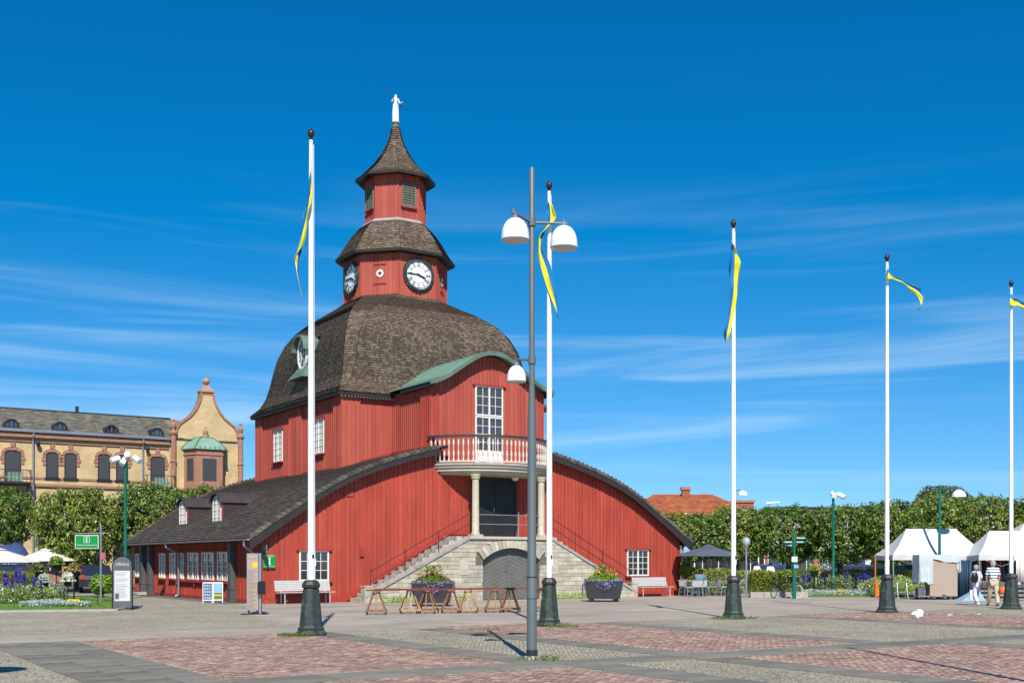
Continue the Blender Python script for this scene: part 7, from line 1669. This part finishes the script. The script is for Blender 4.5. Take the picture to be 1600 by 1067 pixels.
# draped cart
d = 49.9; p = empty('draped_cart', (X(1462, d), d, 0), 0, 'wheeled clothes cart draped in brown cloth and pale sheet', 'cart')
def cloth(x0, x1, y0, y1, z0, z1, amp, m, nm, seed, slump=.0):
    b = MB(); r0 = np.random.default_rng(seed); per = []; 
    cor = [(x0, y0), (x1, y0), (x1, y1), (x0, y1)]; K = 12
    for e in range(4):
        for k in range(K): t = k/K; per.append((cor[e][0]*(1-t)+cor[(e+1) % 4][0]*t, cor[e][1]*(1-t)+cor[(e+1) % 4][1]*t))
    n = len(per); rows = 12; ph = r0.uniform(0, 6, 3); cx, cy = (x0+x1)/2, (y0+y1)/2; hem = r0.normal(0, .02, n)
    for j in range(rows+1):
        t = j/rows
        for i, (x, y) in enumerate(per):
            w_ = amp*(t**.7)*(math.sin(i*1.1+ph[0])+.6*math.sin(i*2.3+ph[1])); l = math.hypot(x-cx, y-cy); b.v.append((x+(x-cx)/l*w_, y+(y-cy)/l*w_, z1-(z1-z0)*t+(hem[i]+slump*math.sin(i*.5))*t))
    for j in range(rows):
        for i in range(n): k = j*n+i; k2 = j*n+(i+1) % n; b.f.append((k, k2, k2+n, k+n)); b.r.append(.5); b.mi.append(0)
    b.f.append(tuple(range(n))); b.r.append(.5); b.mi.append(0)
    return b.build(nm, m, p, smooth=True)
cloth(-.36, .80, -.35, .35, .17, 1.78, .018, 'cloth_brown', 'brown_cover', 3); cloth(-.86, -.26, -.42, .42, .72, 1.90, .035, 'cloth_sheet', 'pale_sheet', 5, .05); cloth(-.84, .86, -.40, .40, 1.66, 1.93, .03, 'cloth_sheet', 'top_sheet', 8, .08); cloth(.74, .96, -.36, .3, 1.22, 1.88, .05, 'cloth_sheet', 'sheet_corner', 9, .1)
b = MB(); b.box(-.85, .82, -.32, .32, .12, .16)
for x in (-.82, -.58): b.tube([(x, -.25, .12), (x, -.25, 1.8)], .015, 5)
b.build('cart_frame', 'steel', p)
for x in (-.72, -.3, .2, .66):
    for y in (-.3, .3): b = MB(); b.lathe([(.065, -.02), (.065, .02)], 12, F=lambda q, r_, z: (x+q, y+z, .065+r_)); b.build('wheel', 'black_plastic', p)
b = MB(); b.box(-.8, -.5, -.2, .25, .16, .5); b.build('dark_bag', 'print_dark', p)
# trestle frame beside fourth flagpole
d = 50.5; p = empty('steel_frame', (X(1409, d), d, 0), 0, 'small steel stand between the fourth flagpole and the cart', 'stand'); b = MB()
for s_ in (-1, 1): b.tube([(s_*.22, -.2, 0), (s_*.2, 0, .72), (s_*.22, .2, 0)], .018, 5)
b.tube([(-.22, -.14, .3), (.22, -.14, .3)], .014, 5); b.tube([(-.2, 0, .72), (.2, 0, .72)], .018, 5); b.build('frame', 'steel', p)
p = empty('banner_pole', (X(1368, 52.5), 52.5, 0), 0, 'orange marked corner pole by the market tent', 'pole'); b = MB(); b.tube([(0, 0, 0), (0, 0, 1.9)], .022, 6); b.build('pole', 'orange', p); b = MB(); b.hexa([(.03, -.02, .05), (.16, -.02, .05), (.16, .02, .05), (.03, .02, .05), (.03, -.02, .75), (.11, -.02, .75), (.11, .02, .75), (.03, .02, .75)]); b.build('banner', 'orange', p)
# plastic bag lying on the bricks
r0 = np.random.default_rng(4); b = MB(); n, m = 14, 8; vs = []
for j in range(m+1):
    ph = PI*j/m
    for i in range(n):
        a = 2*PI*i/n; rr = 1+.14*math.sin(a*3+j)*math.sin(ph)+.05*r0.normal(); vs.append((.175*rr*math.sin(ph)*math.cos(a)+.02*(j < 3), .12*rr*math.sin(ph)*math.sin(a), max(.003, .10+.12*rr*math.cos(ph)*(1+.2*math.cos(a)))))
for j in range(m):
    for i in range(n): k = j*n+i; k2 = j*n+(i+1) % n; b.f.append((k, k2, k2+n, k+n)); b.r.append(.5); b.mi.append(0)
b.v = vs; o = b.build('plastic_bag', 'bright_white'); o.location = (X(1433, 33.56), 33.56, 0.008); tag(o, 'crumpled white plastic bag lying on the red brick paving', 'bag')
b = MB(); b.hexa([(-.09, -.06, 0), (.09, -.03, 0), (.08, .06, 0), (-.07, .05, 0), (-.06, -.03, .02), (.07, -.02, .015), (.06, .04, .01), (-.05, .03, .03)]); o = b.build('paper_scrap', 'paper_white'); o.location = (X(1484, 35.2), 35.2, .01); tag(o, 'small white paper scrap on the bricks near the bag', 'litter')
o2 = o.copy(); COL.objects.link(o2); o2.location = (X(1530, 35.6), 35.6, .01); o2.rotation_euler = (0, 0, 1); tag(o2, 'small white paper scrap on the bricks toward the last flagpole', 'litter')

# ================================================================== PEOPLE
def walker(px, d, H_, rz, lab, shirt, trs, hair, stride=.28, female=False, mats=('skin',), lean=.03, armb=0.0, ph=1):
    """continuous body by a skin modifier, clothes as larger shells over it. local -y = facing"""
    s = H_/1.75; x = X(px, d)
    hipz, kn, an = .92*s, .48*s, .08*s; hx = .09*s; shx = (.17 if female else .19)*s; shz = 1.42*s
    st_ = stride*ph
    J = {'pel': (0, 0, hipz), 'bel': (0, -.01, 1.08*s), 'che': (0, -lean, 1.28*s), 'nk': (0, -lean-.01, 1.47*s), 'hb': (0, -lean-.02, 1.56*s), 'ht': (0, -lean-.03, 1.67*s),
         'hl': (-hx, 0, hipz-.03), 'kl': (-hx-.01, -st_*.55-.03, kn), 'al': (-hx, -st_*.8, an), 'tl': (-hx-.01, -st_*.8-.15*s, .03*s),
         'hr': (hx, 0, hipz-.03), 'kr': (hx+.01, st_*.25-.04, kn), 'ar': (hx, st_*1.0, an+.05*s), 'tr': (hx+.01, st_*1.0-.12*s, .02*s),
         'sl': (-shx, -lean, shz), 'el': (-shx-.05*s, .06*ph*s, 1.14*s), 'wl': (-shx-.04*s, -.02+.12*ph*s, .90*s), 'ml': (-shx-.03*s, -.04+.13*ph*s, .82*s),
         'sr': (shx, -lean, shz), 'er': (shx+.05*s, -.03*ph*s-armb*.1, 1.15*s), 'wr': (shx+.05*s, -.13*ph*s-armb*.3, (.92+armb*.18)*s), 'mr': (shx+.03*s, -.17*ph*s-armb*.35, (.85+armb*.2)*s)}
    k = list(J); I = {n_: i for i, n_ in enumerate(k)}
    E = [('pel', 'bel'), ('bel', 'che'), ('che', 'nk'), ('nk', 'hb'), ('hb', 'ht'), ('pel', 'hl'), ('hl', 'kl'), ('kl', 'al'), ('al', 'tl'), ('pel', 'hr'), ('hr', 'kr'), ('kr', 'ar'), ('ar', 'tr'),
         ('che', 'sl'), ('sl', 'el'), ('el', 'wl'), ('wl', 'ml'), ('che', 'sr'), ('sr', 'er'), ('er', 'wr'), ('wr', 'mr')]
    R = {'pel': .12, 'bel': .115, 'che': .13, 'nk': .05, 'hb': .082, 'ht': .085, 'hl': .085, 'kl': .055, 'al': .038, 'tl': .032, 'hr': .085, 'kr': .055, 'ar': .038, 'tr': .032, 'sl': .06, 'el': .042, 'wl': .026, 'ml': .024, 'sr': .06, 'er': .042, 'wr': .026, 'mr': .024}
    mk = lambda nm, keys, grow, m, par=None, **kw: skin(nm, [J[n_] for n_ in keys], [(keys.index(a), keys.index(b_)) for a, b_ in E if a in keys and b_ in keys], [(R[n_]+grow.get(n_, grow['*']))*s for n_ in keys], m, parent=par, sub=2, root=0)
    body = mk('person', k, {'*': 0}, 'skin'); body.location = (x, d, 0); body.rotation_euler = (0, 0, rz); tag(body, lab, 'person')
    mk('shirt', ['pel', 'bel', 'che', 'sl', 'sr', 'el', 'er'] if not female else ['pel', 'bel', 'che', 'sl', 'sr', 'el', 'er'], {'*': .028, 'pel': .055, 'bel': .05, 'el': .026, 'er': .026}, shirt, body)
    mk('trousers', ['pel', 'hl', 'kl', 'al', 'hr', 'kr', 'ar'], {'*': .03, 'kl': .04, 'kr': .04, 'al': .045, 'ar': .045, 'pel': .025}, trs, body)
    b = MB(); hb = Vector(J['ht']); r_ = .098*s; b.lathe([(r_*.95, -.10*s), (r_*1.12, -.04*s), (r_*1.12, .02*s), (r_*.9, .07*s), (r_*.4, .10*s), (0, .108*s)], 14, c=(hb.x, hb.y+.018, hb.z)); b.build('hair', hair, body, smooth=True)
    b = MB(); b.lathe([(0, -.035), (.016, -.01), (.012, .02), (0, .03)], 6, c=(hb.x, hb.y-.098*s, hb.z-.055*s)); b.build('nose', 'skin', body)
    for sx_ in (-1, 1): b = MB(); b.lathe([(0, -.006), (.012, 0), (0, .006)], 8, F=lambda q, r2, z: (hb.x+sx_*.033*s+q, hb.y-.088*s+z, hb.z-.025*s+r2)); b.build('eye', 'hair_dark', body)
    for hnd in ('ml', 'mr'):       # palm with five separate curled fingers
        c = Vector(J[hnd]); sgn = -1 if hnd == 'ml' else 1
        for i in range(4):
            q = c+Vector((sgn*.002, -.026+.017*i, -.025)); ln = (.055, .064, .062, .05)[i]*s; b = MB(); b.tube([q+Vector((0, 0, .03)), q, q+Vector((-sgn*.008, 0, -ln*.55)), q+Vector((-sgn*.028, 0, -ln))], [.010, .009, .008, .006], 6); b.build('finger', 'skin', body)
        b = MB(); b.tube([c+Vector((0, -.02, .03)), c+Vector((-sgn*.01, -.045, .0)), c+Vector((-sgn*.02, -.055, -.03))], [.011, .010, .007], 6); b.build('thumb', 'skin', body)
    for a_, t_ in (('al', 'tl'), ('ar', 'tr')):
        A, B = Vector(J[a_]), Vector(J[t_]); b = MB(); b.tube([A+Vector((0, .06, -.035)), (A+B)/2+Vector((0, 0, -.03)), B+Vector((0, -.02, .0))], [.045, .05, .036], 8); b.build('shoe', 'canvas_cream' if female else 'brown_metal', body, smooth=True)
    return body, J, s
w1, J1, s1_ = walker(1526, 43.4, 1.50, PI+.15, 'grey haired woman in pale lilac clothes walking away with a small backpack', 'shirt_lilac', 'trouser_lilac', 'hair_grey', .20, True)
w2, J2, s2_ = walker(1552, 42.7, 1.66, PI-.1, 'grey haired man in striped shirt and khaki trousers walking away', 'shirt_striped', 'trouser_khaki', 'hair_grey', .30, armb=.6, ph=-1)
bx_ = MB(); bx_.lathe([(.08, -.2), (.13, -.12), (.14, 0), (.11, .12), (.04, .18)], 12); o = bx_.build('backpack', 'black_plastic', smooth=True); o.scale = (1, .55, 1.0); o.location = (X(1523, 43.15), 43.15, 1.06); tag(o, 'small black backpack on the back of the woman in lilac', 'backpack')
q = MB()
for s_ in (-1, 1): q.tube([(s_*.07, 0, .1), (s_*.1, .12, .27), (s_*.1, .3, .25)], .012, 4)
q.build('strap', 'black_plastic', o)
b = MB(); b.hexa([(-.10, -.03, 0), (.10, -.03, 0), (.10, .03, 0), (-.10, .03, 0), (-.08, -.02, .36), (.08, -.02, .36), (.08, .02, .36), (-.08, .02, .36)]); b.tube([(-.05, 0, .36), (-.02, 0, .52), (.02, 0, .52), (.05, 0, .36)], .008, 4); o = b.build('carrier_bag', 'canvas_white'); o.location = (X(1518.5, 43.4), 43.4, .22); tag(o, 'white carrier bag held by the woman in lilac', 'bag')
b = MB(); b.lathe([(.05, -.14), (.13, -.1), (.15, 0), (.11, .09), (.04, .12)], 12); b.tube([(-.06, 0, .1), (0, 0, .24), (.06, 0, .1)], .01, 4); o = b.build('orange_bag', 'orange', smooth=True); o.location = (X(1567, 42.4), 42.4, .60); tag(o, 'orange bag carried by the man in the striped shirt', 'bag')
# two women beyond the hedge and a seated cafe guest
walker(1183, 62, 1.62, PI+.5, 'person in white top walking beyond the hedge, nearer the globe lamp', 'top_white', 'top_white', 'hair_dark', .2, True); walker(1204, 62, 1.60, PI+.2, 'person in sleeveless white top beyond the hedge, nearer the fingerpost', 'top_white', 'top_white', 'hair_dark', .2, True)
sv = {'pel': (0, 0, .50), 'bel': (0, -.03, .66), 'che': (0, -.08, .84), 'nk': (0, -.13, 1.0), 'hb': (0, -.17, 1.08), 'ht': (0, -.20, 1.18), 'hl': (-.1, -.05, .50), 'kl': (-.13, -.45, .52), 'al': (-.13, -.42, .1), 'tl': (-.13, -.56, .04), 'hr': (.1, -.05, .50), 'kr': (.13, -.45, .52), 'ar': (.13, -.38, .1), 'tr': (.13, -.52, .04),
      'sl': (-.18, -.08, .95), 'el': (-.24, -.22, .76), 'wl': (-.12, -.42, .78), 'ml': (-.08, -.48, .79), 'sr': (.18, -.08, .95), 'er': (.24, -.22, .76), 'wr': (.12, -.42, .78), 'mr': (.08, -.48, .79)}
kk = list(sv); EE = [('pel', 'bel'), ('bel', 'che'), ('che', 'nk'), ('nk', 'hb'), ('hb', 'ht'), ('pel', 'hl'), ('hl', 'kl'), ('kl', 'al'), ('al', 'tl'), ('pel', 'hr'), ('hr', 'kr'), ('kr', 'ar'), ('ar', 'tr'), ('che', 'sl'), ('sl', 'el'), ('el', 'wl'), ('wl', 'ml'), ('che', 'sr'), ('sr', 'er'), ('er', 'wr'), ('wr', 'mr')]
RR = [.12, .11, .13, .05, .08, .085, .085, .06, .04, .03, .085, .06, .04, .03, .06, .045, .028, .024, .06, .045, .028, .024]
sb_ = skin('person', [sv[k_] for k_ in kk], [(kk.index(a), kk.index(c)) for a, c in EE], RR, 'skin'); sb_.location = (X(1093, 54.6), 54.6, 0); sb_.rotation_euler = (0, 0, PI-.5); tag(sb_, 'dark haired guest in teal top sitting at the cafe table, seen from behind', 'person')
def shell(keys, g, m, nm): skin(nm, [sv[k_] for k_ in keys], [(keys.index(a), keys.index(c)) for a, c in EE if a in keys and c in keys], [RR[kk.index(k_)]+g for k_ in keys], m, parent=sb_)
shell(['pel', 'bel', 'che', 'sl', 'sr', 'el', 'er'], .03, 'top_teal', 'shirt'); shell(['pel', 'hl', 'kl', 'al', 'hr', 'kr', 'ar'], .025, 'panel_blue', 'trousers')
b = MB(); b.lathe([(.085, -.16), (.11, -.05), (.112, .02), (.09, .07), (0, .11)], 14, c=(0, -.175, 1.18)); b.build('hair', 'hair_dark', sb_, smooth=True)
chair(1093, 54.6, PI-.5+PI, 'cafe chair under the seated guest in teal')
